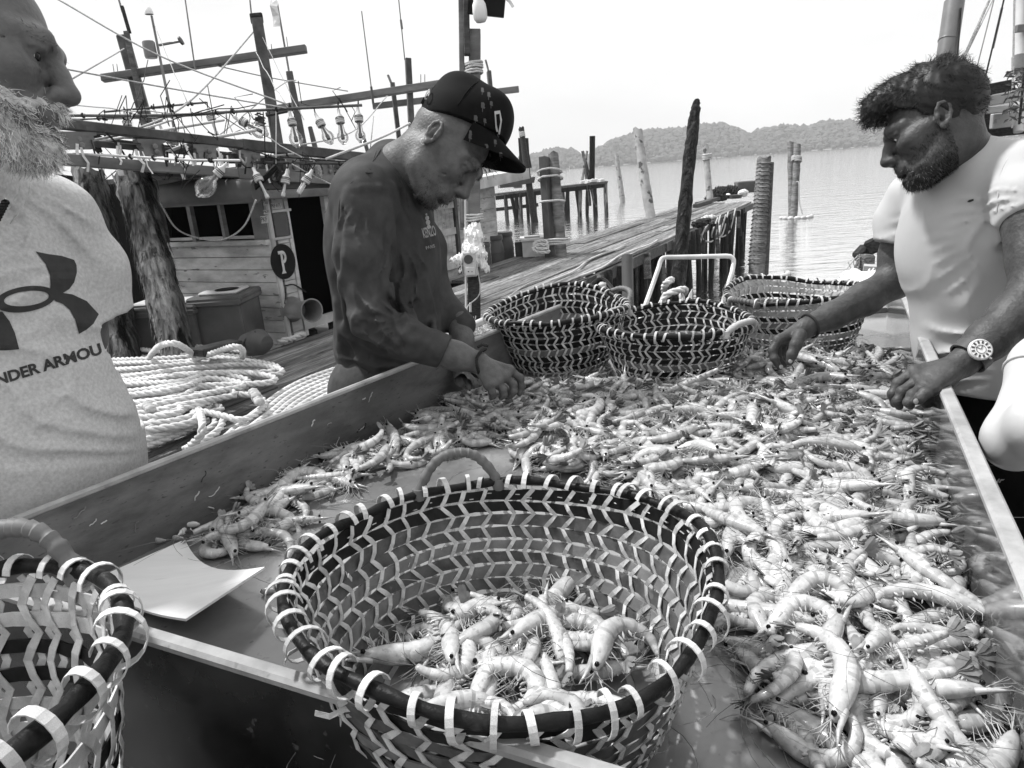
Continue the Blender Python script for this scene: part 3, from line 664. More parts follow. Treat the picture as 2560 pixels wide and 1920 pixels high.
# ---- woven baskets
def ringr(rb, rt, h, z): t = min(1, max(0, z/h)); return rb+(rt-rb)*(t**.75)
def basket(name, label, loc, rb, rt, h, nb, ns, mbands, mstraps, seed, sw=.008, handles=(), rz=0.0, oval=1.0, warp=.006, loopr=.013, hose=.008, tiltv=None, group='woven fish baskets', bwid=.78, wrapmat='wrap', loopw=None):
    r = random.Random(seed); t = thing(name, label, 'basket', (0, 0, 0), group=group)
    ph = r.uniform(0, 6)
    def sag(a, z): return warp*math.sin(2*a+ph)*(z/h)**1.5+warp*.5*math.sin(3*a+ph*2)*(z/h)
    def pt(a, rad, z): return Vector((rad*math.cos(a)*oval, rad*math.sin(a), z+sag(a, z)))
    dz = h/nb; NA = 72
    for k in range(nb):
        zc = dz*(k+.5); bw_ = dz*bwid*r.uniform(.88, 1.08); m_ = MB(); jz = r.uniform(0, 6); pts = []; fs = []
        for i in range(NA):
            a = 2*math.pi*i/NA; z0 = zc-bw_/2+.0012*math.sin(5*a+jz); z1 = zc+bw_/2+.0012*math.sin(4*a+jz)
            wob_ = .0018*math.sin(ns*a+(k % 2)*3.14)
            for (zz, th) in ((z0, -.0011), (z0, .0011), (z1, .0011), (z1, -.0011)): pts.append(pt(a, ringr(rb, rt, h, zz)+th+wob_, zz))
        for i in range(NA):
            j = (i+1) % NA
            for q in range(4): fs.append((i*4+q, j*4+q, j*4+(q+1) % 4, i*4+(q+1) % 4))
        m_.add(pts, fs); m_.build('band', r.choice(mbands), t, smooth=40)
    dl = 2*math.pi/ns
    for j in range(ns):
        a0 = dl*j+r.uniform(-.2, .2)*dl; m_ = MB(); jit = [r.uniform(-.14, .14)*dl for _ in range(nb+2)]
        for side in (1, -1):
            pts = []; nn = []
            for k in range(nb+1):
                for sub in ((0, .5) if k < nb else (0,)):
                    kk = k+sub; f0 = (k+(0 if side > 0 else 1)) % 2; f1 = 1-f0; f = f0+(f1-f0)*sub
                    a = a0+dl*.46*f+jit[k]*(1-sub)+jit[k+1]*sub; z = dz*kk; off = .0032*side if sub else .0006*side
                    pts.append(pt(a, ringr(rb, rt, h, z)+off+.0012*side, z)); nn.append((math.cos(a)*side, math.sin(a)*side, 0))
            m_.ribbon(pts, nn, sw*r.uniform(.85, 1.1), .0012)
        m_.build('strap', r.choice(mstraps), t)
    m_ = MB()
    for i in range(5):
        rr = rb*(i+.6)/5; m_.lathe([(rr-rb*.075, .004), (rr+rb*.075, .004), (rr+rb*.075, .007), (rr-rb*.075, .007), (rr-rb*.075, .004)], (0, 0, 0), 36, cap=False)
    m_.build('base_weave', mbands[0], t)
    m_ = MB(); m_.lathe([(0, .0015), (rb*1.0, .0015), (rb*1.0, .0035), (0, .0035)], (0, 0, 0), 36, cap=False); m_.build('base', mstraps[0], t)
    # rim hose with strap loops
    zr = h+hose*.9; m_ = MB(); m_.tube([pt(a, rt+hose*.8, h)+Vector((0, 0, hose*.9+.002*math.sin(9*a+ph)+.003*math.sin(4*a+2*ph))) for a in np.linspace(0, 2*math.pi, 73)[:-1]], [hose*(1+.12*math.sin(i*1.7)+r.uniform(-.12, .12)) for i in range(72)], 9, closed=True)
    rim = m_.build('rim_hose', 'hose_black', t, smooth=180)
    lw_ = loopw or sw
    for j in range(ns):
        a = dl*(j+.1)+r.uniform(-.2, .2)*dl; lr = loopr*r.uniform(.75, 1.4); m_ = MB(); pts = []; nn = []; lean = r.uniform(-.7, .7)+.3
        c = pt(a, rt+hose*.6, h)+Vector((0, 0, hose*.8-lr*.12)); er = Vector((math.cos(a), math.sin(a), 0)); et = Vector((-math.sin(a), math.cos(a), 0))
        for q in range(15):
            an = math.pi*(1.42-q/14*1.9*1.02)+0.0
            an = -2.2+q/14*5.2
            pts.append(c+er*math.cos(an)*lr*1.05+Vector((0, 0, math.sin(an)*lr*1.1))+et*lean*lr*(q/14-.5)*1.6); nn.append(er*math.cos(an)+Vector((0, 0, math.sin(an))))
        m_.ribbon(pts, nn, lw_*r.uniform(.8, 1.1), .0013); m_.build('rim_loop', r.choice(mstraps), t)
    for q in range(9):                                          # loose strap ends
        a = r.uniform(0, 6.28); z = r.uniform(.2, 1)*h; p0 = pt(a, ringr(rb, rt, h, z)+.004*r.choice((-1, 1)), z); d = Vector((math.cos(a), math.sin(a), 0))*r.choice((-1, 1)); tn = Vector((-math.sin(a), math.cos(a), 0))*r.choice((-1, 1))
        m_ = MB(); m_.ribbon([p0, p0+d*.008+tn*.008, p0+d*.02+tn*.016+Vector((0, 0, r.uniform(-.008, .014))), p0+d*.026+tn*.03+Vector((0, 0, r.uniform(-.015, .02)))], [d+Vector((0, 0, .3))]*4, sw*.8, .001); m_.build('loose_strap_end', r.choice(mstraps), t)
    for (ah, span, rise, out_) in handles:
        pts = []
        for q in np.linspace(-1, 1, 61):
            a = ah+span*q; hgt_ = rise*(1-abs(q)**2.6); pts.append(pt(a, rt+hose+out_*(1-q*q), h)+Vector((0, 0, hgt_)))
        m_ = MB(); m_.tube(pts, [hose*(1.0+.3*((i*.22) % 1.0)) for i in range(61)], 9); hd = m_.build('handle', wrapmat, t, smooth=40)
        for e in (pts[1], pts[-2]):
            m_ = MB(); m_.lathe([(hose*1.5, -hose*1.3), (hose*1.75, 0), (hose*1.4, hose*1.3)], e, 9); m_.build('handle_knot', wrapmat, hd, smooth=60)
    t.rotation_euler = (tiltv[0] if tiltv else 0, tiltv[1] if tiltv else 0, rz); t.location = loc
    return t
PALE = ['strap_pale', 'strap_pale', 'strap_pale', 'strap_grey']
basket('shrimp_basket', 'large woven basket in the foreground holding a few shrimps', (-.035, .715, FZ+.004), .19, .243, .178, 9, 46, ['band_grey', 'band_grey', 'band_dark', 'band_mid'], PALE, 21, .0066, [(math.radians(105), .26, .06, .0)], rz=0.0, warp=.013, loopr=.0138, hose=.0066, loopw=.0072, tiltv=(-.03, .035))
basket('shrimp_basket', 'dark woven basket standing left at the far end of the tray', (.17, 2.24, FZ+.004), .155, .225, .185, 9, 50, ['band_dark', 'band_dark', 'band_dark', 'band_grey'], PALE, 22, .0062, [(math.radians(-5), .3, .03, .03)], rz=.4, warp=.012, tiltv=(.04, -.05), loopr=.012)
basket('shrimp_basket', 'dark woven basket in the middle of the three far ones, tan handle in front', (.5, 2.02, FZ+.004), .165, .22, .155, 8, 46, ['band_dark', 'band_dark', 'band_grey'], PALE, 23, .0062, [(math.radians(-48), .36, .03, .008), (math.radians(132), .3, .025, .0)], rz=0, warp=.008, wrapmat='strap_grey', loopr=.012)
basket('shrimp_basket', 'paler woven basket standing right at the far end of the tray', (.985, 2.29, FZ+.004), .175, .225, .165, 8, 46, ['band_grey', 'band_grey', 'strap_grey', 'band_dark'], PALE, 24, .0062, [(math.radians(190), .28, .02, .02)], rz=.2, warp=.01, loopr=.012)
crate = thing('stand_crate', 'low wooden stand carrying the empty corner basket beside the tray', 'stand', (-.63, .5, 0))
for i, z in enumerate((.15, .42, .69)):
    m_ = MB(); m_.box((-.63, .5, z), (.3, .3, .18), bev=.005); m_.build('board', 'dark_wood', crate)
basket('shrimp_basket', 'empty open-weave basket of pale straps in the near left corner', (-.63, .5, .785), .175, .235, .25, 7, 34, ['band_dark', 'band_dark', 'strap_grey', 'strap_pale'], ['strap_pale'], 25, .0105, [(math.radians(75), .32, .06, .0)], rz=.15, warp=.012, loopr=.019, hose=.0095, bwid=.5, loopw=.0105)

# ================================================================== shrimps
def shrimp_variant(curl, seed, lod=1, L=.122):
    r = random.Random(seed); nR = 30 if lod else 14; sides = 10 if lod else 6
    pts = []; th = 0.0; p = Vector((-L*.45, 0, 0)); hs = []
    for i in range(nR+1):
        s = i/nR; th = -curl*(max(0, (s-.3)/.7)**1.05)+.10*math.sin(s*4+seed)
        pts.append(p.copy()); hs.append(th); p = p+Vector((math.cos(th), math.sin(th), 0))*(L/nR)
    cen = sum(pts, Vector())/len(pts); pts = [q-cen for q in pts]
    def A(s):
        if s < .34: a = .0036+.0092*math.sin(min(1, s/.30)*math.pi/2)**.85
        else:
            a = .0128*(1-((s-.34)/.66)**1.6*.62); seg = ((s-.34)/.66*6) % 1.0; a *= 1+.13*(seg-.5) if s < .97 else 1
        return a
    body = MB(); vs = []; zc = .0102
    for i, q in enumerate(pts):
        s = i/nR; a = A(s)*.93; b = a*(.78 if s < .36 else .78); n = Vector((-math.sin(hs[i]), math.cos(hs[i]), 0))
        for k in range(sides):
            an = 2*math.pi*k/sides; ca, sa = math.cos(an), math.sin(an)
            vs.append(q+n*(ca*a*(1 if ca > 0 else .82))+Vector((0, 0, zc+sa*b)))
    fs = [(i*sides+k, i*sides+(k+1) % sides, (i+1)*sides+(k+1) % sides, (i+1)*sides+k) for i in range(nR) for k in range(sides)]
    fs += [tuple(range(sides))[::-1], tuple(nR*sides+k for k in range(sides))]
    body.add(vs, [f[::-1] for f in fs])
    for i in range(nR):
        sm = (i+.5)/nR
        if (sm > .33 and int((i/nR-.34)/.66*6) != int(((i+1)/nR-.34)/.66*6) and sm < .97) or (.32 < sm < .36):
            for k in range(sides):
                if k not in (6, 7) or not lod: body.mi[i*sides+k] = 1
    h0 = Vector((math.cos(hs[0]), math.sin(hs[0]), 0)); n0 = Vector((-h0.y, h0.x, 0)); hd = pts[0]+Vector((0, 0, zc))
    body.tube([hd+h0*.012+n0*.006, hd+n0*.0055-h0*.008, hd+n0*.008-h0*.024], [.0035, .0022, .0004], 5)      # rostrum
    tail = MB(); te = pts[-1]+Vector((0, 0, zc)); ht = Vector((math.cos(hs[-1]), math.sin(hs[-1]), 0)); nt_ = Vector((-ht.y, ht.x, 0))
    for (sp, ln, wd) in ((0, .018, .005), (.35, .023, .008), (-.35, .023, .008), (.75, .021, .008), (-.75, .021, .008)):
        d = (ht*math.cos(sp)+Vector((0, 0, math.sin(sp)*.6))+nt_*math.sin(sp)*.35).normalized(); sd = Vector((0, 0, 1))*.6+nt_*.8; sd = (sd-d*sd.dot(d)).normalized(); up = d.cross(sd)
        o = te; ring = []
        for (f, wv) in ((0, .25), (.4, .9), (.8, 1), (1, .35)):
            c = o+d*ln*f; ring += [c-sd*wd/2*wv, c+sd*wd/2*wv, c+up*.0009]
        b0 = [(0, 1, 4, 3), (3, 4, 7, 6), (6, 7, 10, 9), (1, 2, 5, 4), (2, 0, 3, 5), (4, 5, 8, 7), (5, 3, 6, 8), (7, 8, 11, 10), (8, 6, 9, 11)]
        tail.add(ring, b0)
    legs = MB()
    def at(s): i = min(nR-1, int(s*nR)); f = s*nR-i; return pts[i].lerp(pts[i+1], f), hs[i]
    for k in range(5):
        for sd_ in (-1, 1):
            s = .1+k*.052; q, t_ = at(s); n = Vector((-math.sin(t_), math.cos(t_), 0)); d = Vector((math.cos(t_), math.sin(t_), 0)); a = A(s)
            ln = .012+.006*r.random(); st = q-n*a*.7+Vector((0, 0, zc+sd_*a*.4)); sl = r.uniform(-1.3, .2)
            mid = st-n*ln*.55+d*ln*sl*.5+Vector((0, 0, sd_*.003)); en = mid-n*ln*.35+d*ln*(sl*.5+r.uniform(-.2, .7))+Vector((0, 0, -.004*sd_))
            legs.tube([st, mid, en], [.0007, .0005, .0002], 4 if lod else 3, cap=False)
    for k in range(5):
        for sd_ in (-1, 1) if lod else (1,):
            s = .42+k*.092; q, t_ = at(s); n = Vector((-math.sin(t_), math.cos(t_), 0)); d = Vector((math.cos(t_), math.sin(t_), 0)); a = A(s)
            st = q-n*a*.7+Vector((0, 0, zc+sd_*a*.35)); ln = .0085*(1-.08*k); dd = (-n+d*r.uniform(-.5, .6)).normalized()
            legs.tube([st, st+dd*ln*.6, st+dd*ln], [.0014, .0024, .0008], 4, cap=False, flat=.4)
    for k in range(5 if lod else 2):                                             # short feelers round the mouth
        d = (-h0+n0*r.uniform(-.8, .5)+Vector((0, 0, r.uniform(-.3, .4)))).normalized(); ln = r.uniform(.02, .035)
        legs.tube([hd-n0*.002, hd+d*ln*.6, hd+d*ln+n0*r.uniform(-.012, .008)], [.0007, .0005, .0002], 3, cap=False)
    fe = MB()
    for k in range(2 if lod else 1):
        sg = r.choice((-1, 1)); bend_ = r.uniform(.6, 2.0); ln = r.uniform(.06, .13); a0 = r.uniform(-.7, .7); pp = []
        for q in range(9):
            f = q/8; an = a0+sg*f*bend_; pp.append(hd-h0*.004+(-h0*math.cos(an)+n0*math.sin(an))*ln*f+Vector((0, 0, .003+.012*math.sin(f*3)-zc*f*.6)))
        fe.tube(pp, [.0005*(1-.5*q/8) for q in range(9)], 3, cap=False)
    eyes = MB()
    for sd_ in (-1, 1):
        eyes.lathe([(0, -.0026), (.0019, -.0018), (.0026, 0), (.0019, .0018), (0, .0026)], hd+h0*.002+n0*.001+Vector((0, 0, sd_*.0058)), 8, cap=False)
    return body, tail, legs, fe, eyes
CURLS = [.5, 1.0, 1.6, 2.1, 2.6, 3.1, 1.3, 2.35, 1.85, .75, 3.6, 2.85, 1.45, 2.0, 2.75, 1.15]
PROTO = []
for i, c in enumerate(CURLS):
    b5 = shrimp_variant(c, 40+i, 1); ms = []
    for mbx, nm, mt, sm in zip(b5, ('shrimp', 'tail_fan', 'legs', 'feelers', 'eyes'), ('shrimp', 'shrimp_dark', 'shrimp_leg', 'feeler', 'eye_black'), (180, None, 180, 180, 180)):
        o = mbx.build(nm, mt, smooth=sm, mats=['shrimp', 'shrimp_edge'] if nm == 'shrimp' else None); ms.append((nm, o.data)); bpy.data.objects.remove(o)
    PROTO.append(ms)
LOW = []
for i, c in enumerate(CURLS[:8]):
    b5 = shrimp_variant(c, 70+i, 0); vs = []; fs = []; mi = []
    for q, mbx in enumerate(b5):
        o_ = len(vs); vs += mbx.v; fs += [tuple(x+o_ for x in f) for f in mbx.f]; mi += [(5 if q == 0 and e else q) for e in mbx.mi]
    LOW.append((np.array(vs), fs, mi))
def proj(p):
    v = CAM_M.transposed() @ (Vector(p)-CAMP); return 1280+F*v.x/-v.z, 960-F*v.y/-v.z, -v.z
def inpoly(x, y, poly):
    c = False; j = len(poly)-1
    for i in range(len(poly)):
        xi, yi = poly[i]; xj, yj = poly[j]
        if (yi > y) != (yj > y) and x < (xj-xi)*(y-yi)/(yj-yi)+xi: c = not c
        j = i
    return c
GX0, GY0, GS = -1.0, .2, .008
HG = np.full((330, 330), FZ, dtype=np.float32)
def hget(x, y):
    i = int((x-GX0)/GS); j = int((y-GY0)/GS)
    return float(HG[max(0, min(329, i)), max(0, min(329, j))])
def inside_tray(p, m=.03):
    c = [TNL, TNR, TFR, TFL]
    for a, b in zip(c, c[1:]+c[:1]):
        d = (b-a).normalized(); n = Vector((-d.y, d.x, 0))
        if (Vector((p.x, p.y, 0))-a).dot(n) < m: return False
    return True
BK = [(-.045, .735, .2), (.17, 2.24, .16), (.5, 2.02, .17), (.985, 2.29, .18)]
ZONES = [
 ('main', [(1430, 990), (1560, 960), (1700, 945), (1850, 930), (2000, 935), (2160, 950), (2270, 1000), (2330, 1100), (2370, 1250), (2400, 1420), (2330, 1490), (1870, 1455), (1815, 1360), (1700, 1270), (1560, 1200), (1400, 1190), (1290, 1150), (1330, 1080)], 1400, .044),
 ('left', [(590, 1200), (700, 1165), (820, 1095), (960, 1030), (1080, 990), (1190, 975), (1330, 985), (1430, 990), (1340, 1080), (1240, 1090), (1130, 1140), (960, 1180), (820, 1240), (760, 1290), (690, 1390), (560, 1400), (470, 1370), (400, 1330), (560, 1290)], 780, .02),
 ('near', [(1790, 1490), (1860, 1450), (2400, 1430), (2470, 1600), (2540, 1960), (2050, 1960), (1960, 1830), (1830, 1700), (2010, 1640), (1830, 1580)], 1000, .022),
 ('far', [(1660, 955), (1840, 915), (1960, 900), (2060, 905), (2180, 885), (2255, 890), (2275, 960), (2100, 955), (1900, 965)], 520, .012),
 ('strip', [(1090, 985), (1180, 960), (1350, 955), (1500, 980), (1640, 935), (1700, 950), (1450, 1000), (1250, 1000)], 150, .0),
]
SH = []   # (loc, rot matrix, scale, variant, zone, order)
rs = random.Random(99)
def drop(x, y, zone, scale=None, zmin=None, maxtilt=.5):
    yaw = rs.uniform(0, 2*math.pi); sc = scale or rs.uniform(.92, 1.38); d = Vector((math.cos(yaw), math.sin(yaw), 0)); n = Vector((-d.y, d.x, 0))
    hh = [hget(x+d.x*f*.045*sc, y+d.y*f*.045*sc) for f in (-1, 0, 1)]; hs_ = [hget(x+n.x*f*.018*sc, y+n.y*f*.018*sc) for f in (-1, 1)]
    pit = max(-maxtilt, min(maxtilt, (hh[2]-hh[0])/(.09*sc))); rol = max(-.45, min(.45, (hs_[1]-hs_[0])/(.036*sc)))
    z = max(hh[1], (hh[0]+hh[2])/2, sum(hh+hs_)/5)
    R = Matrix.Rotation(yaw, 3, 'Z') @ Matrix.Rotation(-pit+rs.uniform(-.1, .1), 3, 'Y') @ Matrix.Rotation(rol+rs.choice((0, 0, 0, math.pi))+rs.uniform(-.15, .15), 3, 'X')
    flip = abs(R[2][2]) > 0 and R[2][2] < 0
    SH.append([Vector((x, y, z+(.0204*sc if flip else 0))), R, sc, rs.randrange(len(CURLS)), zone, len(SH)])
    for f in np.linspace(-1, 1, 9):
        for g_ in (-1, 0, 1):
            xx = x+d.x*f*.048*sc+n.x*g_*.011; yy = y+d.y*f*.048*sc+n.y*g_*.011; i = int((xx-GX0)/GS); j = int((yy-GY0)/GS)
            if 0 <= i < 330 and 0 <= j < 330: HG[i, j] = max(HG[i, j], min(z+.0145*sc*(1-.3*abs(f)), HG[i, j]+.013))
for zn, poly, dens, lift in ZONES:
    ws = [atz(x, y, FZ) for x, y in poly]; x0, x1 = min(p.x for p in ws), max(p.x for p in ws); y0, y1 = min(p.y for p in ws), max(p.y for p in ws)
    for _ in range(int((x1-x0)*(y1-y0)*dens)):
        p = Vector((rs.uniform(x0, x1), rs.uniform(y0, y1), FZ)); sx, sy, sd_ = proj(p)
        if not inpoly(sx, sy, poly) or not inside_tray(p, .038): continue
        if any((p.x-b[0])**2+(p.y-b[1])**2 < (b[2]+.03)**2 for b in BK): continue
        drop(p.x, p.y, zn)
HG2 = HG.copy(); HG[:] = FZ
for _ in range(46):                                         # in the foreground basket, more of them towards its right side
    a = rs.uniform(0, 6.28); rr = .145*math.sqrt(rs.random()); x = -.03+rr*math.cos(a); y = .735+rr*math.sin(a)
    HG[:] = np.maximum(HG, FZ+.016); drop(x, y, 'basket')
def size_px(s): return s[2]*.11*F/max(.2, proj(s[0])[2])
zfac = {'basket': 1.25, 'near': 1.15, 'main': 1.0, 'left': 1.1, 'far': 1.3, 'strip': 1.5}
order = sorted(SH, key=lambda s: -size_px(s)*zfac[s[4]]*(.55+.45*s[5]/len(SH) if s[4] != 'main' else .75+.25*(s[0].z-FZ)/.05))
LBL = {'basket': ('raw shrimp lying inside the large foreground basket', 'shrimps in the foreground basket'), 'near': ('raw shrimp in the near right heap beside the foreground basket', 'shrimps of the near right heap'),
       'main': ('raw shrimp in the big heap in the middle of the tray', 'shrimps of the main heap'), 'left': ('raw shrimp in the thin scatter along the left tray wall', 'shrimps along the left wall'),
       'far': ('raw shrimp near the far baskets by the right tray wall', 'shrimps by the far right wall'), 'strip': ('raw shrimp lying loose just in front of the far baskets', 'shrimps in front of the far baskets')}
CW = lambda v: 'straight' if CURLS[v] < .7 else 'gently bent' if CURLS[v] < 1.4 else 'hooked' if CURLS[v] < 2.2 else 'tightly curled'
def where(s):
    x, y, d = proj(s[0]); z = s[4]
    if z == 'main': a = ('by the right wall' if x > 2130 else 'left of the middle' if x < 1750 else 'in the middle'); b = 'upper' if y < 1080 else 'lower' if y > 1260 else 'central'; return 'in the big heap, %s, %s' % (b, a)
    if z == 'near': return 'in the near right heap, %s' % ('against the foreground basket' if x < 1980 else 'touching the right tray wall' if x > 2260 else 'between basket and wall')
    if z == 'left': return 'along the left tray wall, %s' % ('by the white scoop board' if x < 760 else 'nearest the man in the cap' if x > 1080 else 'behind the foreground basket')
    if z == 'basket': return 'inside the foreground basket, %s' % ('on its left side' if x < 1130 else 'on its right side' if x > 1400 else 'in its middle')
    if z == 'far': return 'near the reaching hand, %s' % ('left side' if x < 2050 else 'right side')
    return 'lying loose in front of the far baskets'
for s in order[:300]:
    ms = PROTO[s[3]]; root = None
    M4 = (s[1].to_4x4() @ Matrix.Scale(s[2], 4)); M4.translation = s[0]
    for q, (nm, me) in enumerate(ms):
        if q >= 3 and size_px(s) < 95 and q == 4: pass
        o = bpy.data.objects.new(nm, me); COL.objects.link(o)
        if root is None: root = o; o.matrix_world = M4; tag(o, CW(s[3])+' raw shrimp '+where(s), 'shrimp', CW(s[3])+' shrimps '+where(s))
        else: o.parent = root
VV = []; FF = []; MI = []; base = 0
for s in order[300:]:
    v, f, mi = LOW[s[3] % 8]; R = np.array(s[1]); VV.append((v*s[2]) @ R.T+np.array(s[0])); FF += [tuple(x+base for x in ff) for ff in f]; MI += mi; base += len(v)
if VV: tag(mesh_obj('shrimp_heap', np.concatenate(VV), FF, None, smooth=180, mats=['shrimp', 'shrimp_dark', 'shrimp_leg', 'feeler', 'eye_black', 'shrimp_edge'], midx=MI), 'the many smaller shrimps lying between the larger ones', 'shrimps', None, 'stuff')
print('SHRIMPS', len(SH))
# ---- loose feelers and bits on the steel
fe = MB()
for _ in range(130):
    zn = rs.choice(ZONES); x, y = rs.choice(zn[1]); p = atz(x+rs.uniform(-150, 100), y+rs.uniform(-60, 60), FZ)
    if not inside_tray(p, .09): continue
    if p.x < -.25 and p.y < 1.15: continue
    z = hget(p.x, p.y) if False else float(HG2[min(329, max(0, int((p.x-GX0)/GS))), min(329, max(0, int((p.y-GY0)/GS)))])
    a = rs.uniform(0, 6.28); pp = []; q = Vector((p.x, p.y, z+.002))
    cu_ = rs.uniform(-.35, .35)
    for k in range(10): pp.append(q.copy()); a += cu_+rs.uniform(-.12, .12); q = q+Vector((math.cos(a), math.sin(a), 0))*.016
    fe.tube(pp, .0005, 3, cap=False)
tag(fe.build('loose_feelers', 'feeler'), 'broken shrimp feelers strewn over the wet steel', 'feelers', None, 'stuff')

# ---- white scoop board
cs = [P(462, 1348, 0), P(662, 1417, 0), P(464, 1547, 0), P(237, 1452, 0)]
cz = [(462, 1348, .838), (662, 1417, .872), (464, 1547, .885), (225, 1452, .845)]
q4 = [atz(*c_) for c_ in cz]; m_ = MB(); g = []; n = 12
for th in (0, -.004):
    for j in range(n+1):
        for i in range(n+1):
            u_, v_ = i/n, j/n; a = q4[0].lerp(q4[1], u_); b = q4[3].lerp(q4[2], u_); p = a.lerp(b, v_); sg = math.sin(u_*math.pi)
            p = p+(b-a)*(.16*sg*(1-v_))+Vector((0, 0, -.016*sg+.01*v_*0+th)); g.append(p)
k_ = (n+1)**2; fs = []
for j in range(n):
    for i in range(n):
        a = j*(n+1)+i; fs += [(a, a+n+1, a+n+2, a+1), (a+k_, a+1+k_, a+n+2+k_, a+n+1+k_)]
for i in range(n):
    for (a, b) in ((i, i+1), (n*(n+1)+i+1, n*(n+1)+i), ((i+1)*(n+1), i*(n+1)), (i*(n+1)+n, (i+1)*(n+1)+n)): fs.append((a, b, b+k_, a+k_))
m_.add(g, fs); tag(m_.build('scoop_board', 'board_white', origin=tuple(q4[3]), smooth=40), 'curved white plastic scoop board lying against the shrimps at the left', 'scoop')
def fish(label, a, b, r, mat):
    t_ = thing('small_fish', label, 'fish', a); m_ = MB(); a, b = Vector(a), Vector(b)
    m_.tube([a.lerp(b, f) for f in (0, .12, .35, .6, .8, .92)], [r*x for x in (.15, .7, 1, .75, .35, .18)], 8, flat=.5); m_.build('body', mat, t_, smooth=180)
    m_ = MB(); d = (b-a).normalized(); s_ = Vector((-d.y, d.x, 0)); e = a.lerp(b, .9); m_.add([e, b+s_*r*.9, b-d*r*.3, b-s_*r*.9, e+Vector((0, 0, .001))], [(0, 1, 2), (0, 2, 3), (4, 2, 1), (4, 3, 2)]); m_.build('tail', 'shrimp_dark', t_)
    m_ = MB(); m_.lathe([(0, -.0015), (.0015, 0), (0, .0015)], a.lerp(b, .1)+Vector((0, 0, r*.5)), 6, cap=False); m_.build('eye', 'eye_black', t_)
fish('small silvery fish lying on the steel left of the foreground basket', atz(700, 1545, FZ+.006), atz(748, 1600, FZ+.004), .011, 'metal_bright')
fish('thin pale fish scrap under the corner of the white scoop board', atz(650, 1480, FZ+.006), atz(700, 1475, FZ+.004), .007, 'shrimp')
for k, (x, y) in enumerate(((448, 1330), (480, 1342), (520, 1330), (430, 1345), (500, 1310), (540, 1345), (380, 1352), (560, 1300), (466, 1322), (395, 1335))):
    p = atz(x, y, FZ+.012); a = rs.uniform(0, 6.28); fish('tiny bycatch fish in the small heap against the left tray wall', p, p+Vector((math.cos(a)*.035, math.sin(a)*.035, .004)), .007, rs.choice(('shrimp', 'metal_bright')))
for o in bpy.data.objects:
    if o.name.startswith('small_fish') and 'tiny bycatch' in o['label']: o['group'] = 'tiny bycatch fish'

for k in range(26):
    f = rs.uniform(.08, .72); z = rs.uniform(FZ+.02, RZ-.02); q = TNL.lerp(TFL, f)+Vector((.818, -.575, 0))*.0015; m_ = MB(); a = rs.uniform(0, 6.28); L = rs.uniform(.006, .02); dd = (TFL-TNL).normalized(); p0 = Vector((q.x, q.y, z)); pts = [p0]
    for i in range(5): a += rs.uniform(-.9, .9); pts.append(pts[-1]+(dd*math.cos(a)+Vector((0, 0, math.sin(a))))*L/3)
    m_.tube(pts, rs.uniform(.0007, .0018), 4); m_.build('stuck_scrap', rs.choice(('shrimp', 'shrimp', 'feeler', 'eye_black')), tray)
# ================================================================== the moored fishing boat on the left
C0 = J0+U*0+V*0; C0 = Vector((-2.25, 6.9, 0))
def SD(x, y, off=0.0): return onplane(x, y, C0+V*off, U)            # on the boat's side facing the jetty
def FR(x, y, off=0.0): return onplane(x, y, C0+U*off, V)            # on the wheelhouse front
boat = thing('fishing_boat', 'old wooden fishing boat with a pale wheelhouse moored left of the jetty', 'boat', (-3.2, 7.2, -1.2))
def B(mb_, name, mat, par=None, smooth=None): return mb_.build(name, mat, par or boat, smooth=smooth)
def fv(x, y): return (FR(x, y)-C0).dot(V)
def sv(x, y): return (SD(x, y)-C0).dot(U)
# hull and foredeck
mb = MB(); mb.prism([(-3.2, -1.3), (2.6, -1.3), (2.8, -.28), (-3.6, -.18)], frame(C0+V*-.0, U, V), .05); B(mb, 'hull', 'boat_wood')
mb = MB(); mb.prism([(-3.6, 0), (2.8, 0), (2.8, 3.4), (-2.2, 3.4)], frame(C0-V*3.4+Vector((0, 0, -.3)), U, (0, 0, 1)), .05); B(mb, 'deck', 'dark_wood')
# wheelhouse front: boards below the sill
zs = FR(545, 613).z; zb = -.35; nb_ = 10
for i in range(nb_):
    z1 = zs-(zs-zb)*i/nb_; z0 = zs-(zs-zb)*(i+1)/nb_+.006; mb = MB()
    mb.bar(C0-V*1.95+Vector((0, 0, (z0+z1)/2)), C0+Vector((0, 0, (z0+z1)/2)), .03+rnd.uniform(0, .006), z1-z0, bev=.003); B(mb, 'front_board', 'white_paint')
mb = MB(); mb.bar(C0-V*1.95-U*.03+Vector((0, 0, zs+.02)), C0-U*.03+Vector((0, 0, zs+.02)), .07, .05, bev=.006); B(mb, 'sill', 'white_paint')
zt = 1.62
for (xa, xb) in ((385, 412), (478, 487), (556, 563), (635, 668)):
    va, vb = fv(xa, 560), fv(xb, 560); mb = MB(); mb.box(C0+V*((va+vb)/2)+Vector((0, 0, (zs+zt)/2)), (.05, abs(vb-va), zt-zs), Matrix((U, V, Vector((0, 0, 1)))).transposed()); B(mb, 'window_post', 'boat_wood_light')
mb = MB(); mb.bar(C0-V*1.95+Vector((0, 0, 1.5)), C0+Vector((0, 0, 1.5)), .05, .24); B(mb, 'head_beam', 'boat_wood')
for (xa, xb) in ((413, 478), (487, 556), (563, 635)):
    va, vb = fv(xa, 560), fv(xb, 560); mb = MB(); c_ = C0+V*((va+vb)/2)+U*.03
    mb.bar(c_-V*abs(vb-va)/2+Vector((0, 0, zs+.07)), c_+V*abs(vb-va)/2+Vector((0, 0, zs+.07)), .03, .03); B(mb, 'window_ledge', 'cream_paint')
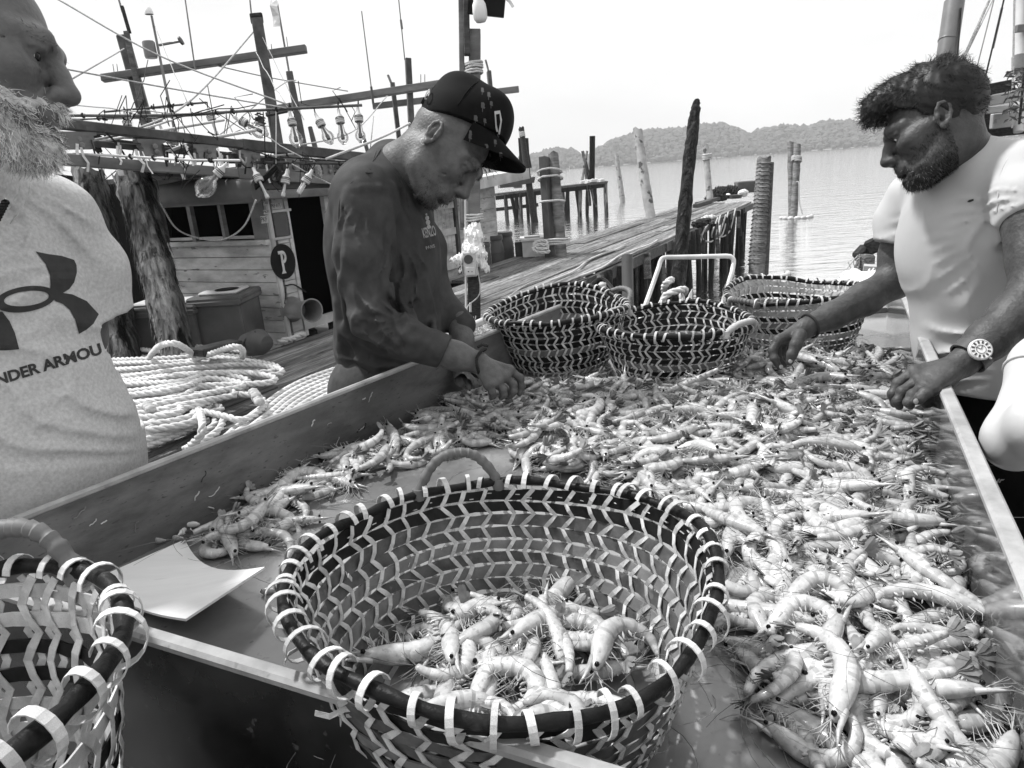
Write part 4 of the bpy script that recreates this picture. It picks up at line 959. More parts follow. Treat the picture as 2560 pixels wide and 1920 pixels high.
# dark inside with an opening at the back
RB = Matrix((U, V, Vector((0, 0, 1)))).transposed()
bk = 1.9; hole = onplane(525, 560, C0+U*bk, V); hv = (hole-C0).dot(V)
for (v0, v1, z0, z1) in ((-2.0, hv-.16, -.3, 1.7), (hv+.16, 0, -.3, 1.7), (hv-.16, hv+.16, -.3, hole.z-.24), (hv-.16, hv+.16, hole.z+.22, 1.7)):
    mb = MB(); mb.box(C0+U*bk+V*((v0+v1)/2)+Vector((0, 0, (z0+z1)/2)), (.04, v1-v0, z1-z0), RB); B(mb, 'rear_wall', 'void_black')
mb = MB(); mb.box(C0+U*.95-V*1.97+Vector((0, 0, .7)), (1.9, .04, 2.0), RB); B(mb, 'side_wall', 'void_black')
mb = MB(); mb.box(C0+U*.95-V*1.0+Vector((0, 0, 1.64)), (2.3, 2.2, .05), RB); B(mb, 'roof', 'boat_wood')
# side towards the jetty: boarded panel with P, window, door
s0, s1, s2 = .08, sv(727, 640), sv(829, 640)
zp = [-.35, -.15, .02, .17, .3, .42, .55, .72, .92, 1.15, 1.45]
for a, b in zip(zp, zp[1:]):
    mb = MB(); mb.bar(C0+U*s0+Vector((0, 0, (a+b)/2)), C0+U*(s1)+Vector((0, 0, (a+b)/2)), .03, b-a-.005, V, .003)
    if 1.0 > a > .9 or a > 1.1: 
        mb = MB(); mb.bar(C0+U*s0+Vector((0, 0, (a+b)/2)), C0+U*(s1)+Vector((0, 0, (a+b)/2)), b-a-.005, .03, (0, 0, 1), .003) if False else MB()
        mb.bar(C0+U*s0+Vector((0, 0, (a+b)/2)), C0+U*s1+Vector((0, 0, (a+b)/2)), .03, b-a-.005, (0, 0, 1), .003)
    else:
        mb = MB(); mb.bar(C0+U*s0+Vector((0, 0, (a+b)/2)), C0+U*s1+Vector((0, 0, (a+b)/2)), .03, b-a-.005, (0, 0, 1), .003)
    B(mb, 'side_board', 'white_paint')
mb = MB(); mb.bar(C0+U*.02-V*.0+Vector((0, 0, -.35)), C0+U*.02+Vector((0, 0, 1.5)), .06, .05, U, .01); B(mb, 'corner_post', 'cream_paint')
def ell_plate(name, mat, x, y, rx, ry, off, th, par=None, n=40):
    c_ = SD(x, y, off); ax = SD(x+rx, y, off)-c_; az = SD(x, y-ry, off)-c_; ax = U*ax.dot(U); az = Vector((0, 0, az.z))
    m_ = MB(); vs = [c_+ax*math.cos(2*math.pi*k/n)+az*math.sin(2*math.pi*k/n) for k in range(n)]; m_.add(vs+[v+V*th for v in vs], [tuple(range(n, 2*n))]+[(i, (i+1) % n, n+(i+1) % n, n+i) for i in range(n)]); return B(m_, name, mat, par)
def side_quad(name, mat, x0, y0, x1, y1, off, th, par=None):
    a, b = SD((x0+x1)/2, (y0+y1)/2, off), 0; hw = (SD(x1, (y0+y1)/2, off)-SD(x0, (y0+y1)/2, off)).dot(U)/2; hh = (SD((x0+x1)/2, y0, off).z-SD((x0+x1)/2, y1, off).z)/2
    m_ = MB(); m_.box(a+V*th/2, (hw*2, th, hh*2), Matrix((U, V*1, Vector((0, 0, 1)))).transposed(), .004); return B(m_, name, mat, par)
pd = ell_plate('letter_disc', 'black_paint', 707, 654, 30, 45, .04, .012)
def text_mesh(body, size=1.0, font_extr=.0):
    cu = bpy.data.curves.new('t', 'FONT'); cu.body = body; cu.size = size; cu.align_x = 'CENTER'; cu.align_y = 'CENTER'; cu.extrude = font_extr; cu.resolution_u = 4
    o = bpy.data.objects.new('t', cu); COL.objects.link(o); dg = bpy.context.evaluated_depsgraph_get(); dg.update()
    me = o.evaluated_get(dg).to_mesh(); vs = [v.co.copy() for v in me.vertices]; fs = [tuple(p.vertices) for p in me.polygons]
    bpy.data.objects.remove(o); bpy.data.curves.remove(cu); return vs, fs
def serif_P(mb_, T):                                            # painted slab-serif P drawn as outlines
    W = lambda pts: mb_.prism(pts, T, .004)
    W([(-.30, -.5), (.12, -.5), (.06, -.42), (.02, -.38), (.02, .42), (-.17, .42), (-.17, -.38), (-.22, -.42)]); W([(-.36, .36), (-.17, .36), (-.17, .5), (-.36, .5)])
    o_ = [(.02+.34*math.cos(a), .22+.28*math.sin(a)) for a in np.linspace(math.pi/2, -math.pi/2, 12)]; i_ = [(.02+.16*math.cos(a), .22+.14*math.sin(a)) for a in np.linspace(-math.pi/2, math.pi/2, 12)]
    for k in range(11): W([o_[k], i_[11-k], i_[10-k], o_[k+1]][::-1])
    W([(-.17, .36), (.02, .36), (.02, .5), (-.17, .5)]); W([(-.05, -.06), (.02, -.06), (.02, .08), (-.05, .08)])
cP = SD(708, 655, .056); mb = MB(); az = (SD(708, 625, .056)-SD(708, 683, .056)).z
TP = frame(cP, U, V); TP = Matrix((U*az*.62, Vector((0, 0, 1))*az, V)).transposed().to_4x4(); TP.translation = cP; serif_P(mb, TP); B(mb, 'letter', 'white_paint', pd)
wn = side_quad('side_window', 'glassdark', 683, 530, 722, 592, .018, .012)
for q in ((678, 523, 726, 530), (678, 592, 728, 599)): side_quad('window_trim', 'cream_paint', *q, .02, .02, wn)
def plate(label_txt, x, y, wpx, hpx, name='number_plate'):
    p_ = side_quad(name, 'cream_paint', x-wpx/2, y-hpx/2, x+wpx/2, y+hpx/2, .022, .008)
    c_ = SD(x, y, .034); w_ = (SD(x+wpx/2, y, .03)-SD(x-wpx/2, y, .03)).dot(U); vs, fs = text_mesh(label_txt); wx = max(v.x for v in vs)-min(v.x for v in vs)
    hz = (SD(x, y-hpx/2, .03)-SD(x, y+hpx/2, .03)).z; hy = max(v.y for v in vs)-min(v.y for v in vs)
    m_ = MB(); m_.add([c_+U*v.x/wx*w_*.86+Vector((0, 0, v.y/hy*hz*.62)) for v in vs], fs); B(m_, 'lettering', 'black_paint', p_)
plate('PKF 4175', 690, 515, 26, 17); plate('TAR', 664, 508, 14, 11, 'stencil'); plate('PKF', 665, 530, 16, 11, 'stencil'); plate('PKF', 660, 549, 18, 19, 'stencil')
mb = MB()
for (a, b) in ((s1, s1+.05), (s2-.02, s2+.05)): mb.bar(C0+U*((a+b)/2)+V*.0+Vector((0, 0, -.05)), C0+U*((a+b)/2)+Vector((0, 0, 1.45)), b-a, .06, V if False else (V.x, V.y, 0), .004)
B(mb, 'door_frame', 'white_paint')
mb = MB(); mb.bar(C0+U*s1+Vector((0, 0, 1.42)), C0+U*s2+Vector((0, 0, 1.42)), .06, .08); B(mb, 'door_head', 'white_paint')
mb = MB(); mb.bar(C0+U*s1+Vector((0, 0, .06)), C0+U*(s2+.1)+Vector((0, 0, .06)), .07, .09); B(mb, 'door_step', 'cream_paint')
mb = MB(); mb.box(C0+U*(s2+.8)+Vector((0, 0, .6)), (1.5, .03, 1.9), RB); B(mb, 'aft_side', 'white_paint')
mb = MB(); mb.box(C0+U*(s1+.25)-V*.35+Vector((0, 0, .15)), (.25, .1, .5), RB, .01); B(mb, 'doorway_crate', 'beam_wood')
# horn shaped pipe fairlead beside the door
hp = SD(727, 773, .0); hm = P(780, 776, proj(SD(727, 773))[2]-.32) ; R_ = (hm-hp).normalized(); mt = Vector((0, 0, 1)).rotation_difference(R_).to_matrix(); Lh = (hm-hp).length
horn = MB(); horn.lathe([(.125, 0), (.13, .03), (.105, .06), (.085, Lh*.4), (.088, Lh*.6), (.108, Lh*.92), (.118, Lh), (.105, Lh), (.09, Lh*.8), (.07, Lh*.4), (0, Lh*.38)], hp, 28, mt, cap=False); B(horn, 'fairlead_horn', 'metal_grey', smooth=50)
mb = MB(); mb.tube(bez([SD(712, 715, .03), SD(735, 712, .05), SD(765, 730, .03)], 6), .008, 5); mb.tube([SD(715, 718, .04), SD(712, 760, .06)], .006, 5); B(mb, 'tie_wire', 'rope_dark')
# upper works: rails, scalloped blocks, fascia
def sbar(name, pts, hpx, w_, mat, off=.12, par=None):
    m_ = MB()
    for (a, b) in zip(pts, pts[1:]):
        qa, qb = SD(a[0], a[1], off), SD(b[0], b[1], off); h_ = hpx*proj((qa+qb)/2)[2]/F; m_.bar(qa, qb, w_, h_, bev=.006)
    return B(m_, name, mat, par)
sbar('top_rail', [(120, 306), (600, 361), (1010, 404)], 22, .09, 'boat_wood'); sbar('fascia_beam', [(90, 394), (590, 433), (860, 452)], 25, .07, 'boat_wood_light')
sbar('mid_rail', [(160, 352), (600, 392), (900, 420)], 14, .04, 'boat_wood', .02); sbar('inner_rail', [(230, 346), (600, 388)], 8, .04, 'dark_wood', -.5)
sbar('bulwark_board', [(590, 412), (905, 428)], 17, .03, 'boat_wood_light', .05); sbar('bulwark_board', [(590, 436), (905, 447)], 20, .03, 'boat_wood', .06); sbar('bulwark_board', [(585, 462), (905, 462)], 20, .03, 'boat_wood_light', .04); sbar('eave_beam', [(655, 488), (935, 474)], 19, .09, 'boat_wood_light', .12)
for x, y, w_ in ((190, 352, 70), (371, 370, 62), (506, 383, 60), (620, 396, 54), (720, 408, 50), (810, 418, 46)):
    c_ = SD(x, y, .09); k = proj(c_)[2]/F; w2 = w_*k*.5*1.25; h2 = 21*k; T4 = Matrix((U, Vector((0, 0, 1)), V)).transposed().to_4x4(); T4.translation = c_
    pr = [(-w2*.72, -h2), (w2*.72, -h2), (w2*.7, -h2*.1), (w2*.82, h2*.15), (w2*.78, h2*.45), (w2, h2*.55), (w2, h2*.95), (-w2, h2*.95), (-w2, h2*.55), (-w2*.78, h2*.45), (-w2*.82, h2*.15), (-w2*.7, -h2*.1)]
    m_ = MB(); m_.prism(pr, T4, .06); blk = B(m_, 'scalloped_block', 'boat_wood_light')
    for zz in (-.55, .1): 
        m_ = MB(); m_.lathe([(.022, 0), (.022, .012), (.012, .016)], c_+V*.06+Vector((rnd.uniform(-.02, .02), 0, zz*h2)), 8, Vector((0, 0, 1)).rotation_difference(V).to_matrix()); B(m_, 'bolt_head', 'rust', blk)
aw = []
for (x, y, off) in ((330, 426, .05), (600, 447, .05), (640, 462, -2.2), (350, 445, -2.6)): aw.append(SD(x, y, off))
m_ = MB(); m_.add(aw+[q+Vector((0, 0, .05)) for q in aw], [(0, 1, 2, 3), (7, 6, 5, 4), (0, 4, 5, 1), (1, 5, 6, 2), (2, 6, 7, 3), (3, 7, 4, 0)]); B(m_, 'foredeck_awning', 'dark_wood')
m_ = MB(); m_.tube([FR(330, 500, -.5), FR(480, 482, -.5), FR(640, 478, -.45)], [.09, .12, .1], 12, flat=.6); B(m_, 'rolled_tarp', 'plastic_grey', smooth=60)
m_ = MB(); m_.tube(bez([FR(400, 505, -.6), FR(440, 570, -.6), FR(500, 596, -.6), (FR(560, 598, -.6)), FR(610, 565, -.6), FR(640, 500, -.6)], 8), .008, 6); B(m_, 'slack_line', 'rope_grey', smooth=180)
m_ = MB(); m_.bar(C0-U*.6-V*2.4+Vector((0, 0, .3)), C0-U*.6-V*1.95+Vector((0, 0, 1.6)), .1, .1); B(m_, 'deck_post', 'dark_wood')
m_ = MB(); m_.add([FR(60, 425, .3), FR(430, 470, .3), FR(430, 760, .3), FR(60, 760, .3)], [(0, 1, 2, 3)]); B(m_, 'roof_shade_sheet', 'void_black')  # black sheet added to stand for the deep shade under the foredeck roof
# masts, yards, aerials: they stand on the boat's upper deck
def mast(name, a, b, w_, d, mat='boat_wood', par=None, sq=True):
    qa, qb = P(a[0], a[1], d), P(b[0], b[1], d); r_ = w_*d/F; m_ = MB()
    if sq: m_.bar(qb, qa, r_, r_*.9, (1, .3, 0), r_*.08)
    else: m_.tube([qb, (qa+qb)/2, qa], [r_/2, r_/2, r_*.42], 8)
    return B(m_, name, mat, par, None if sq else 60)
mA = mast('mast', (308, 93), (385, 372), 31, 8.4); mast('mast_extension', (316, 80), (368, 330), 14, 8.2, 'beam_wood', mA); mast('mast_extension', (305, 16), (324, 82), 9, 8.2, 'dark_wood', mA)
mB = mast('mast', (641, 42), (700, 395), 30, 8.0); mast('mast_cap', (640, 40), (643, 52), 34, 8.0, 'dark_wood', mB)
mast('yard', (255, 196), (766, 122), 18, 8.3, 'boat_wood_light'); mC = mast('stern_post', (723, 181), (766, 400), 18, 9.5, 'boat_wood')
mast('flag_pole', (690, -10), (723, 182), 5, 9.5, 'metal_grey', None, False)
m_ = MB(); m_.ribbon([P(688, -8, 9.45), P(684, 15, 9.4), P(690, 40, 9.45), P(692, 66, 9.45)], [(0, -1, .1), (.3, -1, 0), (-.2, -1, 0), (0, -1, 0)], .1, .004); B(m_, 'flag', 'bag')
rm = mast('lamp_mast', (379, 40), (448, 385), 7, 7.6, 'metal_grey', None, False)
d_ = 7.6; m_ = MB(); c_ = P(373, 36, d_); m_.lathe([(.045, 0), (.045, .02), (.03, .07), (0, .085)], c_, 14, cap=False); B(m_, 'mast_light', 'lamp_white', rm, 60)
m_ = MB(); c_ = P(379, 146, d_); m_.lathe([(.06, 0), (.066, .02), (.066, .16), (.055, .175), (0, .175)], c_, 16); B(m_, 'drum', 'metal_grey', rm, 50)
m_ = MB(); m_.tube([P(398, 113, d_), P(450, 103, d_)], .014, 6); B(m_, 'arm', 'metal_grey', rm, 60)
m_ = MB(); m_.lathe([(0, -.01), (.045, -.01), (.045, .012), (0, .02)], P(452, 102, d_), 18, Matrix.Rotation(1.2, 3, 'Y'), cap=False); B(m_, 'disc', 'plastic_dark', rm, 40)
for a, b, w_ in (((462, -8), (488, 174), 4), ((295, -8), (306, 30), 5), ((624, -8), (629, 42), 4), ((282, 160), (286, 186), 2), ((292, 160), (295, 184), 2), ((678, 110), (680, 128), 2), ((716, 92), (720, 122), 2)): mast('aerial', a, b, w_, 8.2, 'metal_grey', None, False)
mast('funnel', (775, 318), (790, 378), 13, 8.0, 'plastic_dark', None, False); mast('funnel', (908, 340), (922, 390), 10, 8.6, 'plastic_dark', None, False)
mast('bracket', (665, 287), (718, 276), 9, 6.4, 'beam_wood')
# ---- lamp bars and ropes of the rig
LD = 6.3
def pole(name, label, pts, w_, d, mat, cat='pole'):
    a = P(*pts[0], d); t_ = thing(name, label, cat, a); m_ = MB(); q = [P(x, y, d) for x, y in pts]; m_.tube(bez(q, 6) if len(q) > 2 else q, w_*d/F/2, 8); m_.build('shaft', mat, t_, smooth=60)
    for k in range(int(5)):
        f = rnd.random(); i = rnd.randrange(len(q)-1); p_ = q[i].lerp(q[i+1], f); lashing(t_, 'tape', p_, q[i+1]-q[i], w_*d/F/2*.95, 1, 'rope_dark', .008, k)
    return t_
pole('lamp_bar', 'dark bamboo lamp bar above the boat, three clear lamps hanging at its end', [(150, 289), (420, 288), (640, 276), (905, 263)], 7, LD, 'beam_wood')
pole('lamp_bar', 'thin white pipe tied under the upper lamp bar', [(150, 298), (380, 294), (560, 283)], 5, LD+.05, 'plastic_white')
pole('lamp_bar', 'white pipe running along the lower fascia beam', [(140, 383), (300, 390), (470, 400), (600, 401)], 6, 5.0, 'plastic_white')
pole('lamp_bar', 'dark lower lamp bar with broken lamps above the wheelhouse door', [(558, 405), (720, 407), (910, 409)], 7, LD, 'beam_wood')
pole('lamp_bar', 'thin brown pole slanting up behind the upper lamp bar', [(260, 280), (420, 265), (515, 256)], 5, LD+.6, 'beam_wood'); pole('lamp_bar', 'thin pole resting across the rail above the wheelhouse', [(520, 400), (640, 393), (735, 385)], 5, LD+.1, 'rope_grey')
def line(label, pts, w_, d, mat='rope_grey', laid=False):
    q = [P(x, y, d if not isinstance(d, (list, tuple)) else d[i]) for i, (x, y) in enumerate(pts)]; dm = d if not isinstance(d, (list, tuple)) else sum(d)/len(d)
    m_ = MB(); pp = bez(q, 8) if len(q) > 2 else q; r_ = w_*dm/F/2
    if laid: rope(m_, pp, r_)
    else: m_.tube(pp, r_, 6)
    return tag(m_.build('rope', mat, origin=tuple(q[0]), smooth=180), label, 'rope')
line('taut stay crossing the sky from the top left to the lamp bar', [(130, -10), (400, 140), (720, 262)], 4, [6, 6.1, 6.3]); line('stay rope from the bearded man towards the upper lamp bar', [(140, 168), (420, 220), (720, 271)], 4, [5, 5.8, 6.3])
line('thin rope rising from the left to the nearest mast', [(150, 215), (310, 122)], 4, [6.5, 8.3]); line('rope from the second mast top down to the left rail', [(640, 72), (520, 210), (420, 290), (250, 350)], 5, [8, 7.2, 6.4, 5.4])
line('pale rope bundle running up along the rail', [(150, 372), (300, 345), (560, 300)], 7, [4.9, 5.4, 6.2], 'rope_white'); line('pale rope under the rail bundle, slanting up to the lamps', [(160, 365), (330, 330), (430, 300)], 6, [4.9, 5.4, 6], 'rope_white'); line('thick pale rope slanting from the fascia up to the hanging lamps', [(395, 386), (510, 350), (640, 325)], 8, [5.6, 5.9, 6.2], 'rope_white')
line('pale rope from the lower lamp bar up behind the man in the cap', [(815, 398), (950, 345), (1025, 308)], 6, [6.3, 6.8, 7.2], 'rope_white'); line('thin rope from the lamp bar up to the stern post', [(540, 345), (700, 215), (740, 200)], 3, [7, 8.5, 9.4]); line('thin stay between the yards in the sky', [(545, 165), (680, 195), (870, 228)], 3, [8.3, 9, 9.6]); line('thin halyard dropping from the far yard', [(968, 240), (880, 330), (700, 372)], 3, [9.6, 8.5, 7]); line('vertical halyard beside the lamps', [(934, 290), (925, 380)], 2.5, 8.5)
line('dark wire hanging from the upper bar past the rail', [(658, 280), (661, 330), (663, 396)], 3, 6.2, 'rope_dark')
line('dark strap slanting from the rail to the piling top', [(265, 330), (300, 370), (335, 428)], 5, [5.0, 5.3, 5.6], 'rope_dark'); 
pl_ = P(303, 425, 5.5); m_ = MB(); m_.box(P(304, 428, 5.5), (.05, .04, .07), bev=.006); m_.box(P(300, 408, 5.5), (.02, .012, .12), bev=.003); tag(m_.build('padlock_hook', 'metal_bright', origin=tuple(pl_)), 'white padlock shaped hook hanging over the piling top', 'hook')
def bulb(label, s, c, d, rpx, tip=True, up=None):
    a, b = P(*s, d), P(*c, d); ax = (b-a).normalized(); R_ = Vector((0, 0, 1)).rotation_difference(ax).to_matrix(); k = d/F; L = (b-a).length; r = rpx*k
    t_ = thing('lamp_bulb', label, 'lamp', a, group='fishing lamps of the boat')
    m_ = MB(); m_.lathe([(.0, -.10*1), (.012, -.1), (.016, -.055), (.034, -.03), (.036, 0), (.04, .0), (.04, .03), (.026, .035)], a, 14, R_, cap=False); so = m_.build('socket', 'plastic_white', t_, smooth=40)
    for zz in (-.022, -.008, .008): 
        m_ = MB(); m_.lathe([(.037, zz), (.0415, zz+.004), (.037, zz+.008)], a, 14, R_, cap=False); m_.build('ridge', 'plastic_grey', so, smooth=60)
    m_ = MB(); m_.tube([a-ax*.1, a-ax*.14+Vector((.01, 0, .02)), P(s[0]-3, s[1]-26, d) if up is None else P(*up, d)], .006, 5); m_.build('wire', 'rope_dark', t_)
    if tip:
        pr = [(.022, .03), (.024, .06), (r*.62, L-r*.95), (r*.93, L-r*.45), (r, L), (r*.9, L+r*.5), (r*.55, L+r*.95), (.022, L+r*1.1), (.02, L+r*1.25), (0, L+r*1.27)]
        m_ = MB(); m_.lathe(pr, a, 20, R_, cap=False); m_.build('glass', 'bulb_glass', t_, smooth=180)
    m_ = MB(); m_.lathe([(.011, .03), (.012, L-.03), (.018, L-.02), (.018, L+r*.35), (.01, L+r*.4)], a, 8, R_); m_.build('arc_tube', 'metal_bright' if not tip else 'plastic_dark', t_, smooth=40)
    if not tip:
        m_ = MB(); sx = R_ @ Vector((.02, 0, 0)); m_.tube([a+ax*.05+sx, a+ax*(L+r*.3)+sx, a+ax*(L+r*.5)], .005, 5); m_.tube([a+ax*.05-sx, a+ax*(L+r*.3)-sx, a+ax*(L+r*.5)], .005, 5); m_.build('wire_cage', 'metal_bright', t_)
bulb('clear lamp hanging straight, left of the row on the upper bar', (730, 305), (740, 348), LD, 17, up=(722, 275)); bulb('clear lamp tilted on a taped arm, second in the upper row', (801, 308), (820, 343), LD, 15, up=(782, 268)); bulb('clear lamp third in the upper row', (850, 300), (857, 343), LD, 14, up=(846, 266)); bulb('clear lamp at the right tip of the upper bar', (897, 296), (901, 340), LD, 13, up=(896, 262))
bulb('clear lamp lying sideways among tangled wires above the rail', (608, 305), (648, 326), LD, 19, up=(585, 280)); bulb('largest round lamp hanging over the wheelhouse windows', (548, 430), (514, 468), 5.6, 25, up=(566, 410))
bulb('broken lamp with a bare bright stem above the number plate', (645, 445), (668, 492), 6.0, 9, False, (640, 408)); bulb('broken lamp with a thin stem right of the plate', (714, 450), (708, 488), 6.2, 8, False, (708, 408)); bulb('broken lamp leaning left above the door', (767, 448), (748, 480), 6.2, 8, False, (770, 409)); bulb('slim tube lamp pointing down in front of the mast', (395, 300), (408, 335), 6.6, 7, False, (385, 270)); bulb('slim tube lamp hanging left of the mast', (318, 308), (326, 335), 6.6, 7, False, (318, 285)); bulb('slim tube lamp hanging from the slanting pole tip', (528, 295), (542, 335), 6.6, 6, False, (515, 258))
m_ = MB(); m_.bar(P(625, 480, 6.05), P(693, 415, 6.05), .075, .05, bev=.01); tag(m_.build('black_tube', 'black_paint', origin=tuple(P(625, 480, 6.05))), 'short black tube tied slantwise under the lower lamp bar', 'tube')
tg = MB()
for k in range(46):                                        # loose wire ends along the bars
    x = rnd.uniform(160, 900); y = rnd.choice((interp([(150, 289), (640, 276), (905, 263)], x), interp([(140, 385), (560, 402), (910, 409)], x))); d = LD if x > 500 else 5.6
    a = P(x, y, d); q = [a+Vector((rnd.uniform(-.07, .07), rnd.uniform(-.04, .04), rnd.uniform(-.12, .08)))*i for i in range(4)]; tg.tube(q, .004, 4)
tag(tg.build('wire_ends', 'rope_dark'), 'loose ends of tie wire along the lamp bars', 'wire', None, 'stuff')
r9 = random.Random(77)
for a, b, d0, d1, w_ in (((180, 262), (520, 285), 5.6, 6.5, 3), ((200, 300), (640, 262), 5.4, 6.6, 3), ((300, 330), (560, 262), 5.5, 6.6, 3), ((330, 275), (330, 345), 6.4, 5.6, 2.5), ((450, 285), (470, 360), 6.4, 6.0, 2.5), ((560, 282), (600, 372), 6.4, 6.2, 2.5), ((690, 275), (690, 410), 6.3, 6.2, 2.5), ((600, 300), (760, 395), 6.5, 6.4, 3), ((520, 330), (700, 400), 6.2, 6.2, 4), ((640, 130), (720, 270), 8.0, 6.5, 2.5), ((370, 150), (300, 330), 8.2, 5.8, 2.5), ((385, 60), (470, 260), 7.6, 6.6, 2), ((640, 60), (760, 300), 8.0, 7.6, 2), ((210, 330), (420, 352), 5.2, 6.0, 4), ((700, 392), (905, 402), 6.2, 6.4, 4), ((730, 410), (850, 470), 6.2, 6.6, 3)):
    qa, qb = P(*a, d0), P(*b, d1); m_ = MB(); m_.tube([qa.lerp(qb, f)+Vector((0, 0, -.12*(qb-qa).length*.25*math.sin(f*math.pi)*r9.random())) for f in np.linspace(0, 1, 9)], w_*(d0+d1)/2/F/2, 5); m_.build('rigging_line', r9.choice(('rope_grey', 'rope_dark', 'rope_white')), boat, smooth=180)
for x, y, d, w_ in ((240, 350, 5.3, 26), (430, 345, 6.0, 18), (590, 378, 6.3, 22), (650, 300, 6.4, 16), (700, 440, 6.3, 20), (790, 425, 6.4, 18), (570, 455, 6.3, 24), (850, 440, 6.6, 16), (620, 420, 6.3, 14)):
    k = d/F; c_ = np.array(P(x, y, d)); b_ = SDF(c_-w_*k*1.6, c_+w_*k*1.6, w_*k*.1); b_.ell(c_, (w_*k*.6, w_*k*.45, w_*k*.85), None, .01); b_.noise(w_*k*.45, 4.5/(w_*k), int(x)); v_, f_ = b_.mesh(); mesh_obj('tied_bundle', v_, f_, r9.choice(('net_dark', 'rope_grey', 'boat_wood', 'bag')), boat, smooth=180)
for k in range(34):                                        # trailing rag and wire ends on the rails
    x = r9.uniform(170, 900); q = SD(x, interp([(120, 330), (600, 385), (1010, 425)], x)+r9.uniform(-12, 30), .16); m_ = MB(); d = Vector((r9.uniform(-.3, .3), 0, -1)); m_.ribbon([q, q+d*.06, q+d*.11+Vector((r9.uniform(-.04, .04), 0, 0)), q+d*.17], [V]*4, r9.uniform(.008, .025), .003); m_.build('tie_end', r9.choice(('rope_white', 'rope_dark', 'bag', 'rope_grey')), boat)
# ---- yards and posts of a second boat farther off
b2 = thing('fishing_boat', 'second moored boat farther along the jetty, pale cabin with a plank door', 'boat', (-.5, 11, -1.2))
def B2(m_, n_, mt, sm=None): return m_.build(n_, mt, b2, smooth=sm)
def m2(name, a, b, w_, d, mat='boat_wood_light', sq=True):
    qa, qb = P(*a, d), P(*b, d); r_ = w_*d/F; m_ = MB()
    if sq: m_.bar(qb, qa, r_, r_*.8, (1, .3, 0), r_*.06)
    else: m_.tube([qb, qa], r_/2, 8)
    return B2(m_, name, mat, None if sq else 60)
m2('yard', (690, 273), (1120, 207), 17, 10.2); m2('yard', (932, 266), (1297, 223), 14, 11); m2('mast', (1020, 148), (1034, 420), 18, 10.4, 'boat_wood'); m2('mast', (981, 208), (1006, 420), 13, 10.8, 'boat_wood'); m2('mast_tip', (970, 188), (980, 212), 6, 10.8, 'rust', False); m2('mast', (1222, 178), (1236, 320), 12, 11.4, 'boat_wood'); m2('mast_tip', (1214, 150), (1222, 180), 5, 11.4, 'rust', False)
m2('aerial', (904, 28), (928, 218), 3, 10, 'metal_grey', False); m2('aerial_mount', (928, 217), (933, 258), 6, 10, 'plastic_dark', False); m2('aerial', (996, -8), (1012, 150), 3, 10.2, 'metal_grey', False); m2('aerial_sleeve', (1002, 50), (1005, 72), 6, 10.2, 'metal_grey', False)
for x in (1052, 1062): m2('aerial', (x, 186), (x, 208), 2, 10.2, 'metal_grey', False)
H0 = J(0, -2.35)
def HS(x, y, off=0.0): return onplane(x, y, H0+V*off, U)
sR = (HS(1238, 520)-H0).dot(U); sL = (HS(1030, 600)-H0).dot(U); zt2 = HS(1238, 462).z; zb2 = -.5; n_ = 9
for i in range(n_):
    z0 = zb2+(zt2-zb2)*i/n_; z1 = zb2+(zt2-zb2)*(i+1)/n_; m_ = MB(); m_.bar(H0+U*sL+Vector((0, 0, (z0+z1)/2)), H0+U*sR+Vector((0, 0, (z0+z1)/2)), .03+rnd.uniform(0, .006), z1-z0-.006); B2(m_, 'cabin_board', 'white_paint')
m_ = MB(); m_.box(H0+U*(sR-.02)-V*.9+Vector((0, 0, .4)), (.04, 1.8, 1.8), RB); B2(m_, 'cabin_end', 'cream_paint')
qa, qb = HS(1040, 486, .15), HS(1292, 436, .15); m_ = MB(); m_.bar(qa, qb, .5, .17); B2(m_, 'roof_edge', 'cream_paint'); m_ = MB(); m_.box(H0+U*((sL+sR)/2)-V*.9+Vector((0, 0, zt2+.06)), (sR-sL+.4, 2.0, .06), RB); B2(m_, 'roof', 'boat_wood_light')
da, db = (HS(1082, 600)-H0).dot(U), (HS(1132, 600)-H0).dot(U); zd = HS(1105, 500).z
for i in range(5):
    m_ = MB(); s_ = da+(db-da)*(i+.5)/5; m_.box(H0+U*s_+V*.035+Vector((0, 0, (zd-.3)/2)), ((db-da)/5-.006, .03, zd+.3), RB); B2(m_, 'door_plank', 'white_paint')
for zz in (zd-.08, .62, .1): m_ = MB(); m_.box(H0+U*((da+db)/2)+V*.065+Vector((0, 0, zz)), (db-da, .025, .1), RB); B2(m_, 'door_batten', 'cream_paint')
for s_ in (da-.06, db+.06): m_ = MB(); m_.box(H0+U*s_+V*.05+Vector((0, 0, .5)), (.08, .06, zd+.7), RB); B2(m_, 'door_frame', 'boat_wood')
m_ = MB(); m_.box(H0+U*(sR-2.2)-V*1.0+Vector((0, 0, -.85)), (6.5, 2.4, .9), RB, .1); B2(m_, 'hull', 'boat_wood')
m_ = MB(); m_.tube(bez([P(1106, 475, 9), P(1107, 500, 9), P(1112, 505, 9), P(1122, 512, 9)], 5), .012, 5); B2(m_, 'hook_rope', 'rope_white', 180)
